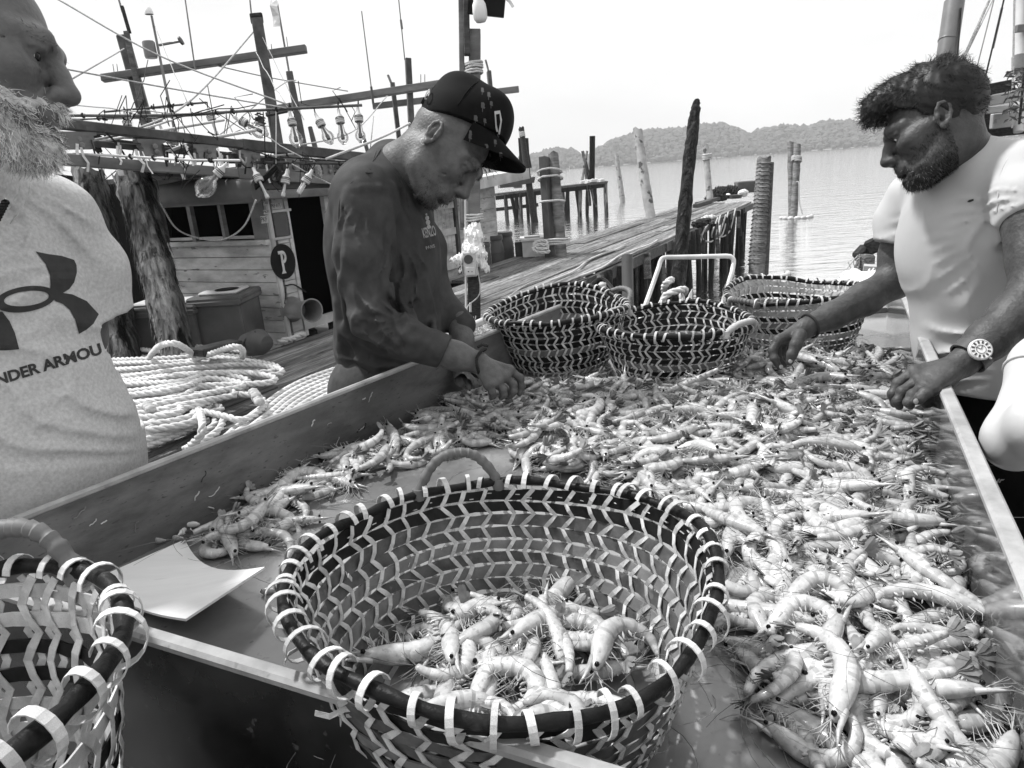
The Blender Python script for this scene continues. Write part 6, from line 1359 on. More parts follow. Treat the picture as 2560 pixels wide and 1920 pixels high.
M('print_pale', .35, .7, .4, 80, bump=0)
decal('print', 'print_pale', text_polys('KENZO', 1060, 596, 1092, 588, 26, .02), bvh2, sh2); decal('print', 'print_pale', text_polys('PARIS', 1066, 624, 1088, 618, 8, .0), bvh2, sh2)
decal('print_emblem', 'print_pale', [t3_ for (x, y, r_) in ((1068, 545, 6), (1070, 556, 7), (1072, 567, 6), (1066, 536, 3)) for t3_ in tess([(x+r_*.8*math.cos(a), y+r_*math.sin(a)) for a in np.linspace(0, 6.28, 9)[:-1]], 8)], bvh2, sh2)
# cap
KP = math.radians(29); KF = CR*math.cos(KP)-CU*math.sin(KP)+CB*.12; KU = CR*math.sin(KP)+CU*math.cos(KP); H2h = H2; H2 = hframe(KF, KU, (-.006, 0, .034), P(1158, 312, 1.79), 1.10)
cp = SDF((-.135, -.11, -.02), (.13, .11, .16), .0028); cp.ell((-.006, 0, .040), (.108, .087, .100), k=.01); cp.ell((.045, 0, .07), (.052, .062, .066), k=.03)
cp.ell((-.045, 0, .095), (.058, .060, .048), k=.02); cp.plane((.1, 0, .040), (.20, 0, -1)); cp.plane((-.1, 0, .006), (-.13, 0, -1)) if False else None
cv, cf = cp.mesh(); cap = mesh_obj('cap', xf(H2, cv), cf, 'cap_black', man2, smooth=60)
vis = []; nu, nw = 20, 8
for th in (0, -.004):
    for j in range(nw+1):
        for i in range(nu+1):
            u_ = -1+2*i/nu; w_ = j/nw; a = u_*1.12; bx = -.006+.106*math.cos(a)*.985; by = .085*math.sin(a)
            ex = (.080*(1-abs(u_)**2.6))*w_; vis.append((bx+ex, by*(1-.02*w_), .050-.020*(1-math.cos(a))-.028*w_*(1-abs(u_)**2*.3)-.022*(u_**2)*w_+th-.012))
k_ = (nu+1)*(nw+1); fs = []
for j in range(nw):
    for i in range(nu): a = j*(nu+1)+i; fs += [(a, a+1, a+nu+2, a+nu+1), (a+k_, a+nu+1+k_, a+nu+2+k_, a+1+k_)]
for i in range(nu): a = nw*(nu+1)+i; fs.append((a, a+1, a+1+k_, a+k_))
mesh_obj('visor', xf(H2, np.array(vis)), fs, 'cap_black', cap, smooth=50)
def capline(name, mat, pts, r_): mm = MB(); mm.tube(bez([H2 @ Vector(p) for p in pts], 6), r_, 5); mm.build(name, mat, cap, smooth=180)
def onc(az, el, o=.001): return (-.006+(.108+o)*math.cos(el)*math.cos(az), (.087+o)*math.cos(el)*math.sin(az), .040+(.100+o)*math.sin(el))
for az in (-.5, -1.57, -2.6): capline('crown_seam', 'cap_black', [onc(az, e) for e in (.0, .4, .8, 1.2, 1.5)], .0011)
mm = MB(); mm.lathe([(0, 0), (.008, .001), (.006, .005), (0, .006)], H2 @ Vector((-.006, 0, .140)), 12, H2.to_3x3().normalized(), cap=False); mm.build('button', 'cap_black', cap)
mm = MB(); mm.box(H2 @ Vector((-.103, -.02, .03)), (.006, .05, .016), H2.to_3x3().normalized()); mm.build('back_strap', 'cap_black', cap)
mm = MB(); mm.tube([H2 @ Vector((-.092, -.062+.008*math.cos(a), .040+.012*math.sin(a))) for a in np.linspace(0, 5.5, 12)], .0016, 5); mm.build('strap_buckle', 'metal_bright', cap)
bvc = BVHTree.FromPolygons([tuple(p) for p in xf(H2, np.concatenate([cv]))], [tuple(int(i) for i in q) for q in cf]); vv_ = xf(H2, np.array(vis)); bvv = BVHTree.FromPolygons([tuple(p) for p in vv_], fs)
glyph = [(-.5, -1), (.3, -1), (.6, -.6), (.5, -.1), (.75, .1), (.5, .35), (.05, .2), (.0, 1), (-.2, 1), (-.2, .1), (-.5, .1)]
for (x, y, sz, bb) in ((1206, 228, 9, bvc), (1222, 240, 10, bvc), (1207, 268, 12, bvc), (1228, 262, 9, bvc), (1189, 300, 12, bvc), (1212, 305, 9, bvc), (1160, 322, 9, bvc), (1176, 335, 9, bvv), (1200, 335, 8, bvc), (1175, 345, 10, bvv), (1216, 372, 12, bvv), (1238, 358, 9, bvv), (1252, 392, 11, bvv), (1225, 390, 7, bvv)):
    decal('cap_emblem', 'cap_mark', tess([(x+px*sz*.7, y+py*sz) for px, py in glyph], 7), bb, cap, .0012)
pt_ = [(1236, 278), (1250, 276), (1255, 300), (1250, 335), (1246, 350), (1239, 320)]; decal('front_patch', 'tee_white', tess(pt_, 7), bvc, cap, .0012); decal('patch_star', 'cap_black', tess([(1240, 286), (1249, 284), (1251, 305), (1246, 330), (1242, 312)], 7), bvc, cap, .0022)
H2 = H2h
# hair below the cap, stubble, beard, brow, ear ring, bracelet
inv2m = inv2
def l2h(c): return c @ inv2m[:3, :3].T+inv2m[:3, 3]
def keepb2(c): q = l2h(c); return ((q[:, 2] < -.055) & (q[:, 0] > .0) & (q[:, 2] > -.125)).astype(float)*(.25+(q[:, 0] > .05))+.0
strands('beard', ['hair_black'], hv2, hf2, 700, lambda p, r: r.uniform(.004, .014), lambda p, n, r: n*.7-np.array(up2)*.7+r.normal(size=3)*.35, .0004, man2, keepb2, 5, 3)
def keeph2(c): q = l2h(c); return ((q[:, 2] < .03) & (q[:, 0] < -.035) & (q[:, 2] > -.06) & (abs(q[:, 1]) < .08)).astype(float)
strands('hair', ['hair_short'], hv2, hf2, 1300, lambda p, r: r.uniform(.002, .004), lambda p, n, r: n*.5-np.array(up2)*.9+r.normal(size=3)*.2, .00035, man2, keeph2, 6, 2)
def keepw2(c): q = l2h(c); return ((abs(q[:, 2]-.026) < .006) & (q[:, 0] > .066) & (abs(abs(q[:, 1])-.036) < .018)).astype(float)
strands('eyebrow', ['hair_black'], hv2, hf2, 260, lambda p, r: r.uniform(.005, .010), lambda p, n, r: n*.6+np.array(fw2)*.0-CR*.4+np.array(r.normal(size=3))*.3, .0004, man2, keepw2, 7, 3)
mm = MB()
for k in range(46):                                             # fringe hanging out under the visor
    a = P(rnd.uniform(1195, 1222), rnd.uniform(398, 412), 1.78); d = CR*rnd.uniform(.2, 1.2)-CU*rnd.uniform(.1, .7)+CB*rnd.uniform(-.4, .4); L = rnd.uniform(.02, .05); c_ = Vector((rnd.uniform(-1, 1), rnd.uniform(-1, 1), rnd.uniform(-1, 1)))*.6; pts = [a]; d.normalize()
    for i in range(6): d = (d+c_*.25).normalized(); pts.append(pts[-1]+d*L/6)
    mm.tube(pts, .0005, 3, cap=False)
o_ = mm.build('fringe', 'hair_black', man2); o_['kind'] = 'stuff'
mm = MB(); ec = H2 @ Vector((-.006, -.086, -.036)); mm.tube([ec+CR*.005*math.cos(a)+CU*.007*math.sin(a) for a in np.linspace(0, 6.28, 17)[:-1]], .0011, 6, closed=True); mm.build('ear_ring', 'metal_bright', man2, smooth=180)
mm = MB(); ax_ = Vector(PP(1192, 905, 1.735)-PP(1140, 890, 1.72)).normalized(); u_ = ax_.orthogonal().normalized(); w2_ = ax_.cross(u_); cc_ = Vector(PP(1194, 905, 1.735))
rope(mm, [cc_+(u_*math.cos(a)+w2_*math.sin(a))*.037+ax_*.012*math.sin(a*2+1) for a in np.linspace(0, 6.4, 40)], .0042, .018, .004); rope(mm, [cc_+CU*.037, cc_+CU*.044+CR*.012, cc_+CU*.04+CR*.026], .004, .018, .004); mm.build('bracelet', 'rope_dark', man2, smooth=180)
def eyeballs(H, parent, look=(1, 0, -.1)):
    for y in (-1, 1):
        mm = MB(); c = Vector((.0775, y*.0325, 0)); mm.lathe([(.0128*math.sin(a), -.0128*math.cos(a)) for a in np.linspace(0, math.pi, 12)], (0, 0, 0), 16, cap=False)
        vs = xf(H, np.array([tuple(Vector(v)+c) for v in mm.v])); ob = mesh_obj('eye', vs, mm.f, 'eye_white', parent, smooth=180)
        d = Vector(look).normalized(); q = Vector((0, 0, 1)).rotation_difference(d).to_matrix(); mm = MB(); mm.lathe([(0, .0135), (.003, .0133), (.0058, .0122), (.006, .0112)], (0, 0, 0), 16, q, cap=False)
        mesh_obj('iris', xf(H, np.array([tuple(Vector(v)+c) for v in mm.v])), mm.f, 'eye_black', ob, smooth=180)

# ================================================================== man in the white T-shirt (right)
f3 = Vector((-.80, -.60, 0)).normalized(); l3 = Vector((-f3.y, f3.x, 0)); R3 = rotM(f3, None)
corners = [PP(x, y, d) for x in (2150, 2700) for y in (330, 1060) for d in (1.3, 1.95)]
ts = SDF(np.min(corners, axis=0)-.05, np.max(corners, axis=0)+.05, .0062)
hip3 = PP(2500, 1040, 1.74); ch3 = PP(2428, 600, 1.64)
ts.ell(PP(2470, 930, 1.72), (.13, .15, .22), R3, .05); ts.ell(PP(2452, 800, 1.70), (.135, .155, .2), R3, .05); ts.ell(ch3, (.125, .165, .22), R3, .05)
sL3, sR3 = PP(2548, 440, 1.50), PP(2290, 500, 1.80)
ts.rc(sL3, sR3, .068, .070, .05); ts.rc(PP(2440, 415, 1.56), PP(2330, 450, 1.70), .06, .06, .04)
cuR = PP(2243, 615, 1.83); ts.chain([sR3, PP(2255, 550, 1.83), cuR], [.072, .064, .058], .02); cuL = PP(2575, 560, 1.44); ts.chain([sL3, PP(2560, 500, 1.46), cuL], [.07, .066, .062], .02)
ts.fan(PP(2500, 570, 1.5), .0065, 10, .05, .42, 95, 200, 1); ts.fan(PP(2300, 520, 1.75), .005, 10, .05, .34, 50, 110, 2); ts.fan(PP(2540, 930, 1.6), .0055, 9, .05, .3, 150, 230, 3); ts.fan(PP(2295, 600, 1.8), .004, 7, .01, .1, 150, 230, 4)
ts.noise(.0014, 18, 8); ts.plane(PP(2450, 1005, 1.62), (.0, 0, -1)); ts.cut(sR3, cuR, cuR, .085); ts.cut(sL3, cuL, cuL, .09)
tv3, tf3 = ts.mesh()
# head
h3r = -CR*math.cos(math.radians(27))-CB*math.sin(math.radians(27)); fw3 = h3r*math.cos(math.radians(19))-CU*math.sin(math.radians(19)); up3 = CU*math.cos(math.radians(19))+h3r*math.sin(math.radians(19))
H3 = hframe(fw3, up3, (-.006, .083, -.004), P(2355, 288, 1.48), .95); iv3 = np.array(H3.inverted()); lo3 = lambda p: iv3[:3, :3] @ np.array(p)+iv3[:3, 3]
h3 = head(neck=([(-.03, 0, -.05), lo3(PP(2415, 400, 1.60)), lo3(PP(2420, 520, 1.62))], [.058, .062, .08]), brow=1.25, nose=1.1, cheek=1.1, eye=.0022, wr=[((.09, .010, .045), (.086, .042, .042), .0014), ((.075, .05, -.022), (.066, .058, -.045), .0016), ((.078, .05, -.012), (.074, .056, -.018), .0014)])
hv, hf = h3.mesh(); hv = xf(H3, hv)
arm = SDF(np.min([PP(1880, 560, 1.6), PP(2320, 960, 2.0), PP(1880, 960, 2.0), PP(2320, 560, 1.6)], axis=0)-.03, np.max([PP(1880, 560, 1.6), PP(2320, 960, 2.0), PP(1880, 960, 1.6), PP(2320, 560, 2.0)], axis=0)+.03, .0034)
arm.chain([PP(2262, 570, 1.83), PP(2250, 640, 1.85), PP(2232, 705, 1.85)], [.052, .050, .043], .02); arm.chain([PP(2232, 705, 1.85), PP(2160, 748, 1.83), PP(2080, 790, 1.80), PP(2018, 818, 1.78)], [.043, .042, .034, .0265], .02)
arm.ell(PP(2250, 712, 1.86), (.03, .03, .03), k=.02)
k3 = [PP(1938, 860, 1.80), PP(1950, 866, 1.775), PP(1964, 870, 1.755), PP(1978, 872, 1.735)]
k3 = [PP(1946, 850, 1.76), PP(1952, 848, 1.785), PP(1962, 850, 1.81), PP(1975, 852, 1.83)]
hand(arm, PP(2013, 822, 1.778), k3, [[(PP(1931, 876, 1.755), .0105), (PP(1936, 896, 1.75), .0095), (PP(1949, 919, 1.75), .0078)], [(PP(1942, 876, 1.785), .0105), (PP(1946, 898, 1.785), .0095), (PP(1960, 912, 1.785), .008)], [(PP(1955, 876, 1.81), .0102), (PP(1960, 895, 1.81), .0092), (PP(1970, 905, 1.81), .008)], [(PP(1970, 874, 1.83), .0092), (PP(1974, 888, 1.83), .0085), (PP(1980, 896, 1.83), .0075)]],
     [(PP(2000, 838, 1.745), .017), (PP(1990, 862, 1.725), .0145), (PP(1980, 886, 1.725), .012), (PP(1974, 905, 1.73), .0098)], .027)
av, af = arm.mesh()
ar2 = SDF(np.min([PP(2200, 540, 1.25), PP(2720, 1060, 1.6), PP(2720, 540, 1.25), PP(2200, 1060, 1.6)], axis=0)-.03, np.max([PP(2200, 540, 1.25), PP(2720, 1060, 1.6), PP(2720, 540, 1.6), PP(2200, 1060, 1.25)], axis=0)+.03, .0034)
ar2.chain([PP(2570, 520, 1.45), PP(2595, 640, 1.42), PP(2590, 740, 1.40)], [.056, .054, .047], .02); ar2.chain([PP(2590, 740, 1.40), PP(2540, 790, 1.40), PP(2470, 850, 1.40), PP(2415, 900, 1.40)], [.047, .046, .039, .030], .02)
ar2.ell(PP(2520, 735, 1.35), (.012, .03, .01), k=.01, mode='s')
wr3 = PP(2402, 912, 1.40); kk = [PP(2285, 928, 1.425), PP(2296, 948, 1.40), PP(2310, 964, 1.375), PP(2330, 974, 1.355)]
hand(ar2, wr3, kk, [[(PP(2246, 958, 1.43), .0108), (PP(2232, 985, 1.43), .0098), (PP(2236, 1010, 1.435), .0082)], [(PP(2256, 980, 1.40), .011), (PP(2244, 1004, 1.40), .010), (PP(2248, 1016, 1.405), .0084)], [(PP(2282, 988, 1.37), .0108), (PP(2272, 1006, 1.37), .0098), (PP(2276, 1014, 1.375), .0084)], [(PP(2312, 984, 1.345), .0105), (PP(2300, 996, 1.345), .0098), (PP(2292, 1002, 1.35), .0085)]],
     [(PP(2370, 950, 1.41), .019), (PP(2350, 985, 1.42), .0145), (PP(2330, 1000, 1.43), .012), (PP(2315, 1010, 1.43), .0098)], .030)
a2v, a2f = ar2.mesh()
base3 = (hip3[0], hip3[1], 0)
bv, bf = cat_mesh([(hv, hf), (av, af), (a2v, a2f)])
bv, bf = bridge(bv, bf, [[PP(2425, 560, 1.63), sR3, PP(2262, 545, 1.83)], [PP(2430, 560, 1.62), sL3, PP(2566, 500, 1.45)]])
man3 = mesh_obj('person', bv, bf, 'skin_m3', origin=base3, smooth=180); tag(man3, 'dark-haired man in a white T-shirt with a watch, reaching over the tray', 'person')
sh3 = mesh_obj('t_shirt', tv3, tf3, 'tee_white', man3, smooth=180); b3 = bvh_of(tv3, tf3)
tr = SDF(hip3+np.array((-.3, -.3, -.9)), hip3+np.array((.3, .3, .22)), .010); tr.ell(hip3+np.array((0, 0, .06)), (.125, .168, .15), R3, .04)
for sg in (-1, 1):
    hp_ = hip3+np.array(l3)*.085*sg; tr.chain([hp_, hp_+np.array((.0, 0, -.4)), np.array((hp_[0], hp_[1], .1))], [.105, .082, .07], .05)
tr.noise(.004, 22, 5, (1, 1, .4)); v_, f_ = tr.mesh(); trs = mesh_obj('trousers', v_, f_, 'trousers_black', man3, smooth=180); bt3 = bvh_of(v_, f_)
fo = SDF(np.array((hip3[0]-.35, hip3[1]-.35, -.01)), np.array((hip3[0]+.35, hip3[1]+.35, .16)), .010)
for sg in (-1, 1):
    hp_ = hip3+np.array(l3)*.085*sg; fo.rc((hp_[0], hp_[1], .05), (hp_[0]+f3.x*.17, hp_[1]+f3.y*.17, .04), .045, .038, .03)
v_, f_ = fo.mesh(); mesh_obj('shoes', v_, f_, 'plastic_dark', man3, smooth=180)
decal('trouser_emblem', 'tee_white', [[(2490, 1206), (2496, 1197), (2500, 1197), (2495, 1207)], [(2497, 1206), (2502, 1198), (2512, 1198), (2508, 1201), (2503, 1202), (2500, 1207)]], bt3, trs)
decal('chest_mark', 'print_dark', tess([(2418, 505), (2422, 500), (2434, 497), (2434, 502), (2424, 506)], 8), b3, sh3)
seam([(2330, 428), (2350, 437), (2400, 415), (2450, 380), (2490, 348)], .0035, .0, b3, 'tee_white', sh3, 'collar_rib'); seam([(2520, 395), (2503, 430), (2496, 480), (2494, 530)], .0022, .0, b3, 'tee_white', sh3); seam([(2325, 982), (2400, 990), (2500, 985)], .002, .0, b3, 'tee_white', sh3, 'hem_seam')
# hair
def to3(c): return c @ iv3[:3, :3].T+iv3[:3, 3]
H3b = hframe(fw3, up3, (-.006, .083, -.004), P(2352, 290, 1.475), 1.05)
hr = SDF((-.135, -.105, -.08), (.145, .105, .17), .0035); hr.ell((-.016, 0, .047), (.104, .080, .093), k=.01); hr.ell((.055, .0, .095), (.055, .06, .038), k=.03); hr.ell((.086, .01, .084), (.024, .04, .018), k=.02)
hr.ell((.075, 0, .005), (.075, .12, .062), k=.006, mode='s'); hr.ell((.035, .085, -.035), (.05, .04, .055), k=.006, mode='s'); hr.ell((.035, -.085, -.035), (.05, .04, .055), k=.006, mode='s'); hr.plane((-.05, 0, -.032), (-.35, 0, -1)); hr.noise(.003, 60, 3)
q_, qf = hr.mesh(); hr_o = mesh_obj('hair', xf(H3b, q_), qf, 'hair_black', man3, smooth=180)
upn, fwn = np.array(up3), np.array(fw3)
def hd3(p, n, r):
    q = iv3[:3, :3] @ p+iv3[:3, 3]; fl = fwn*(.9 if q[0] > -.03 else -.5)+upn*(.25 if q[2] > .1 else -.7); return n*.10+fl*.8+r.normal(size=3)*.16
def hl3(p, r): q = iv3[:3, :3] @ p+iv3[:3, 3]; return r.uniform(.010, .026) if q[2] > .07 else r.uniform(.004, .010)
strands('hair_strands', ['hair_black'], xf(H3b, q_), qf, 5200, hl3, hd3, .0006, hr_o, None, 3, 6, .35)
# beard: dark underlayer and hairs
def jaw(c): q = to3(c); return ((q[:, 2] < -.042-.35*np.maximum(0, .055-q[:, 0])*0) & (q[:, 0] > -.02) & (q[:, 2] > -.135) & ~((q[:, 2] > -.058) & (q[:, 0] > .02) & (q[:, 0] < .075) & (q[:, 2] > -.05)))
bd = SDF((-.03, -.085, -.15), (.13, .085, .0), .0028)
bd.rc((.05, -.034, -.090), (.05, .034, -.090), .0265, .0265, .03); bd.ell((.079, 0, -.102), (.026, .031, .025), k=.02)
for y in (-1, 1): bd.rc((.004, y*.052, -.03), (.014, y*.052, -.072), .012, .018, .02); bd.rc((.014, y*.050, -.074), (.06, y*.03, -.10), .019, .0195, .02); bd.rc((.088, y*.024, -.066), (.100, 0, -.0545), .0065, .0075, .006); bd.rc((.088, y*.025, -.066), (.082, y*.026, -.092), .0055, .008, .01)
bd.noise(.0015, 130, 5); q_, qf = bd.mesh(); bo = mesh_obj('beard', xf(H3, q_), qf, 'stubble', man3, smooth=180)
strands('beard_hair', ['hair_black', 'hair_black', 'hair_grey'], xf(H3, q_), qf, 1800, lambda p, r: r.uniform(.005, .013), lambda p, n, r: n*.5-upn*.8+r.normal(size=3)*.35, .0004, bo, None, 4, 2)
def kb3(c): q = to3(c); ln = -.008-.62*np.maximum(0, q[:, 0]-.0); m = (q[:, 2] < ln+.004) & (q[:, 0] > -.012) & (q[:, 2] > -.135) & ~((abs(q[:, 2]+.069) < .006) & (q[:, 0] > .085)); return m*np.clip((ln-q[:, 2]+.008)/.02, .05, 1)+((abs(q[:, 2]+.054) < .006) & (q[:, 0] > .08) & (abs(q[:, 1]) < .024))*1.0
strands('beard_hair', ['hair_black'], hv, hf, 4200, lambda p, r: r.uniform(.004, .010), lambda p, n, r: n*.4-upn*.9+r.normal(size=3)*.3, .00045, bo, kb3, 14, 2)
strands('eyebrow', ['hair_black'], hv, hf, 320, lambda p, r: r.uniform(.005, .008), lambda p, n, r: n*.2-fwn*.7+r.normal(size=3)*.2, .0005, man3, lambda c: ((abs(to3(c)[:, 2]-.027) < .007) & (to3(c)[:, 0] > .06) & (abs(abs(to3(c)[:, 1])-.036) < .02)).astype(float), 5, 2)
eyeballs(H3, man3, (1, 0, -.5))
# watch and wrist band
wa = Vector(PP(2470, 850, 1.40)-PP(2402, 912, 1.40)).normalized(); wc = Vector(PP(2428, 888, 1.40)); nrm_ = (CB*.75+CU*.55+CR*.25); nrm_ = (nrm_-wa*nrm_.dot(wa)).normalized(); wy = nrm_.cross(wa)
wt = thing('wrist_watch', 'round white-faced watch on a dark strap at the leaning man\'s wrist', 'watch', wc+nrm_*.034); Rw = Matrix((wa, wy, nrm_)).transposed()
mm = MB(); pts = [wc+(nrm_*math.cos(a)+wy*math.sin(a))*.0365 for a in np.linspace(0, 2*math.pi, 37)]; mm.ribbon(pts, [(nrm_*math.cos(a)+wy*math.sin(a)) for a in np.linspace(0, 2*math.pi, 37)], .022, .0035); mm.build('strap', 'plastic_dark', wt, smooth=40)
mm = MB(); mm.lathe([(.019, 0), (.0215, .002), (.0215, .008), (.019, .010), (.0185, .009), (0, .009)], wc+nrm_*.036, 30, Rw, cap=False); cs_ = mm.build('case', 'metal_bright', wt, smooth=40)
mm = MB(); mm.lathe([(0, .0094), (.0182, .0094)], wc+nrm_*.036, 30, Rw, cap=False); mm.build('dial', 'board_white', cs_)
for k in range(12):
    a = k*math.pi/6; mm = MB(); p0 = wc+nrm_*.0458+Rw @ Vector((math.cos(a)*.0145, math.sin(a)*.0145, 0)); mm.box(p0, (.0055, .0036, .0006), Rw @ Matrix.Rotation(a, 3, 'Z')); mm.build('hour_mark', 'plastic_dark', cs_)
mm = MB(); mm.tube([wc+nrm_*.0458+Rw @ Vector((math.cos(a)*.0085, math.sin(a)*.0085, 0)) for a in np.linspace(0, 6.28, 25)[:-1]], .0007, 4, closed=True); mm.build('sub_dial', 'metal_grey', cs_)
mm = MB(); mm.bar(wc+nrm_*.0462, wc+nrm_*.0462+Rw @ Vector((.008, .004, 0)), .0012, .0005, nrm_); mm.bar(wc+nrm_*.0462, wc+nrm_*.0462+Rw @ Vector((-.004, .011, 0)), .0010, .0005, nrm_); mm.build('hands', 'plastic_dark', cs_)
mm = MB(); mm.tube([wc+nrm_*.041-wy*.0215, wc+nrm_*.041-wy*.026], .0022, 8); mm.build('crown', 'metal_bright', cs_)
ba = Vector(PP(2080, 790, 1.80)-PP(2018, 818, 1.78)).normalized(); u_ = ba.orthogonal().normalized(); w_ = ba.cross(u_); bc = Vector(PP(2024, 815, 1.782))
mm = MB(); mm.tube([bc+(u_*math.cos(a)+w_*math.sin(a))*.0315 for a in np.linspace(0, 6.28, 25)[:-1]], .0032, 6, closed=True); mm.build('wrist_band', 'rope_dark', man3, smooth=180)
# finger nails that show
for (x, y, d, p_) in ((2240, 1012, 1.423, man3), (2290, 1003, 1.338, man3), (1976, 903, 1.718, man3), (1953, 917, 1.742, man3)):
    mm = MB(); mm.lathe([(0, .0012), (.004, .0008), (.0055, 0)], P(x, y, d), 10, Vector((0, 0, 1)).rotation_difference(CB).to_matrix(), cap=False); mm.build('finger_nail', 'nail', p_, smooth=180)

# ================================================================== bearded man (left)
f1 = Vector((.818, -.575, 0)).normalized(); l1 = Vector((-f1.y, f1.x, 0)); R1 = rotM(f1, None)
c1 = np.array((-.93, 1.215, 0)); z_ = np.array((0, 0, 1.0)); F1 = np.array(f1); L1 = np.array(l1)
t1 = SDF(c1+np.array((-.38, -.42, .75)), c1+np.array((.42, .48, 1.60)), .006)
t1.ell(c1+z_*.98-F1*.0, (.165, .215, .24), R1, .06); t1.ell(c1+z_*1.10+F1*.0, (.16, .21, .2), R1, .06); t1.ell(c1+z_*1.27, (.135, .20, .22), R1, .06)
sl1 = c1+L1*.165+z_*1.425; sr1 = c1-L1*.185+z_*1.415; nk1 = c1+z_*1.52+F1*.06
t1.rc(sl1, sr1, .068, .068, .05); t1.rc(c1+L1*.10+z_*1.475, nk1, .06, .062, .05); t1.rc(c1-L1*.10+z_*1.475, nk1, .06, .062, .05)
cl1 = PP(262, 792, 1.38)
t1.chain([sl1, sl1*.5+cl1*.5+L1*.02, cl1], [.07, .06, .054], .03); t1.chain([sr1, sr1-L1*.05-z_*.12, sr1-L1*.06-z_*.22], [.075, .074, .072], .03)
t1.fan(PP(40, 430, 1.2), .0045, 12, .03, .26, 25, 100, 5); t1.fan(PP(375, 1160, 1.25), .006, 11, .04, .4, 175, 262, 6); t1.fan(PP(262, 640, 1.3), .005, 9, .03, .3, 100, 190, 7); t1.fan(PP(-60, 1150, 1.1), .005, 9, .05, .35, 290, 350, 8)
t1.noise(.0013, 20, 12); t1.cut(sl1, cl1, cl1, .095); t1.rc(cl1+(cl1-sl1)*.1, cl1*.75+sl1*.25, .045, .043, .003, 's'); tv1, tf1 = t1.mesh()
T1 = math.radians(5); h1r = CR*math.cos(math.radians(19))-CB*math.sin(math.radians(19)); fw1 = h1r*math.cos(T1)-CU*math.sin(T1); up1 = CU*math.cos(T1)+h1r*math.sin(T1)
H1 = hframe(fw1, up1, (.124, 0, -.036), P(184, 250, 1.0), 1.06); iv1 = np.array(H1.inverted()); lo1 = lambda p: iv1[:3, :3] @ np.array(p)+iv1[:3, 3]
hh = head(neck=([(-.03, 0, -.05), lo1(nk1+z_*.0), lo1(c1+z_*1.3)], [.064, .07, .09]), nose=1.12, brow=1.15, cheek=1.05, eye=.0052, wr=[((.094, -.006, .040), (.085, -.045, .046), .0018), ((.092, -.006, .056), (.082, -.045, .062), .0016), ((.086, -.02, -.017), (.076, -.046, -.016), .0018), ((.094, -.008, .030), (.095, -.007, .046), .0016), ((.07, -.052, .0), (.06, -.062, -.008), .0014), ((.068, -.053, .006), (.056, -.064, .004), .0013)])
hv1, hf1 = hh.mesh(); hv1 = xf(H1, hv1)
b1 = SDF(np.minimum(cl1, sl1)-.2, np.maximum(cl1, sl1)+.15, .005); el1 = cl1*.8+(c1+z_*1.05-F1*.05)*.2-z_*.0; b1.chain([sl1, sl1*.3+cl1*.7, el1, c1+z_*1.0+L1*.06-F1*.08], [.042, .038, .036, .034], .02); a1v, a1f = b1.mesh()
leg = SDF(c1+np.array((-.32, -.34, -.01)), c1+np.array((.36, .34, .95)), .012)
for sg in (-1, 1): leg.chain([c1+L1*.1*sg+z_*.86, c1+L1*.1*sg+z_*.45, c1+L1*.1*sg+z_*.08], [.115, .085, .065], .05); leg.rc(c1+L1*.1*sg+z_*.05, c1+L1*.1*sg+z_*.04+F1*.17, .045, .04, .03)
gv, gf = leg.mesh()
bv, bf = cat_mesh([(hv1, hf1), (a1v, a1f)])
bv, bf = bridge(bv, bf, [[c1+z_*1.25, c1+z_*1.33+L1*.1, sl1-L1*.05]])
man1 = mesh_obj('person', bv, bf, 'skin_m1', origin=tuple(c1), smooth=180); tag(man1, 'bald man with a white beard in a pale printed T-shirt, looking right', 'person')
sh1 = mesh_obj('t_shirt', tv1, tf1, 'tee_heather', man1, smooth=180); bb1 = bvh_of(tv1, tf1); mesh_obj('trousers', gv, gf, 'trousers_black', man1, smooth=180)
def C_(pts): return [(x/1.659, 350+y/1.659) for x, y in pts]
for pl in ([(148, 462), (200, 473), (255, 480), (308, 497), (318, 520), (319, 550), (308, 590), (288, 618), (262, 634), (300, 640), (360, 668), (410, 722), (388, 762), (360, 786), (328, 804), (312, 745), (290, 705), (262, 680), (230, 668), (205, 640), (210, 600), (207, 560), (190, 515)], [(-120, 760), (-20, 712), (10, 712), (40, 752), (62, 800), (80, 868), (20, 873), (-40, 872), (-70, 820)], [(-330, 560), (-240, 500), (-160, 560), (-130, 640), (-180, 660), (-260, 640)]):
    decal('print_emblem', 'print_dark', tess(C_(pl), 8), bb1, sh1, .0016)
ring_o = [(105+127*math.cos(a)-6*math.sin(a), 660+54*math.sin(a)-14*math.cos(a)) for a in np.linspace(0, 2*math.pi, 41)]; ring_i = [(110+93*math.cos(a), 657+31*math.sin(a)-10*math.cos(a)) for a in np.linspace(0, 2*math.pi, 41)]
rg = []
for k in range(40): rg += tess(C_([ring_o[k], ring_o[k+1], ring_i[k+1], ring_i[k]]), 12)
decal('print_emblem', 'print_dark', rg, bb1, sh1, .0019)
decal('print_lettering', 'print_dark', text_polys('UNDER ARMOUR', -36, 974, 286, 876, 29, .035, .0), bb1, sh1, .0016)
seam([(46, 428), (50, 470), (36, 500), (0, 540)], .0035, 0, bb1, 'tee_heather', sh1, 'collar_rib'); seam([(70, 430), (74, 470), (62, 512), (25, 560)], .0014, 0, bb1, 'tee_heather', sh1); seam([(284, 800), (315, 800), (345, 782)], .0016, 0, bb1, 'tee_heather', sh1, 'cuff_seam')
def to1(c): return c @ iv1[:3, :3].T+iv1[:3, 3]
bd = SDF((-.04, -.09, -.17), (.14, .09, .0), .003); bd.rc((.05, -.036, -.095), (.05, .036, -.095), .032, .032, .03); bd.ell((.084, 0, -.110), (.032, .034, .032), k=.02)
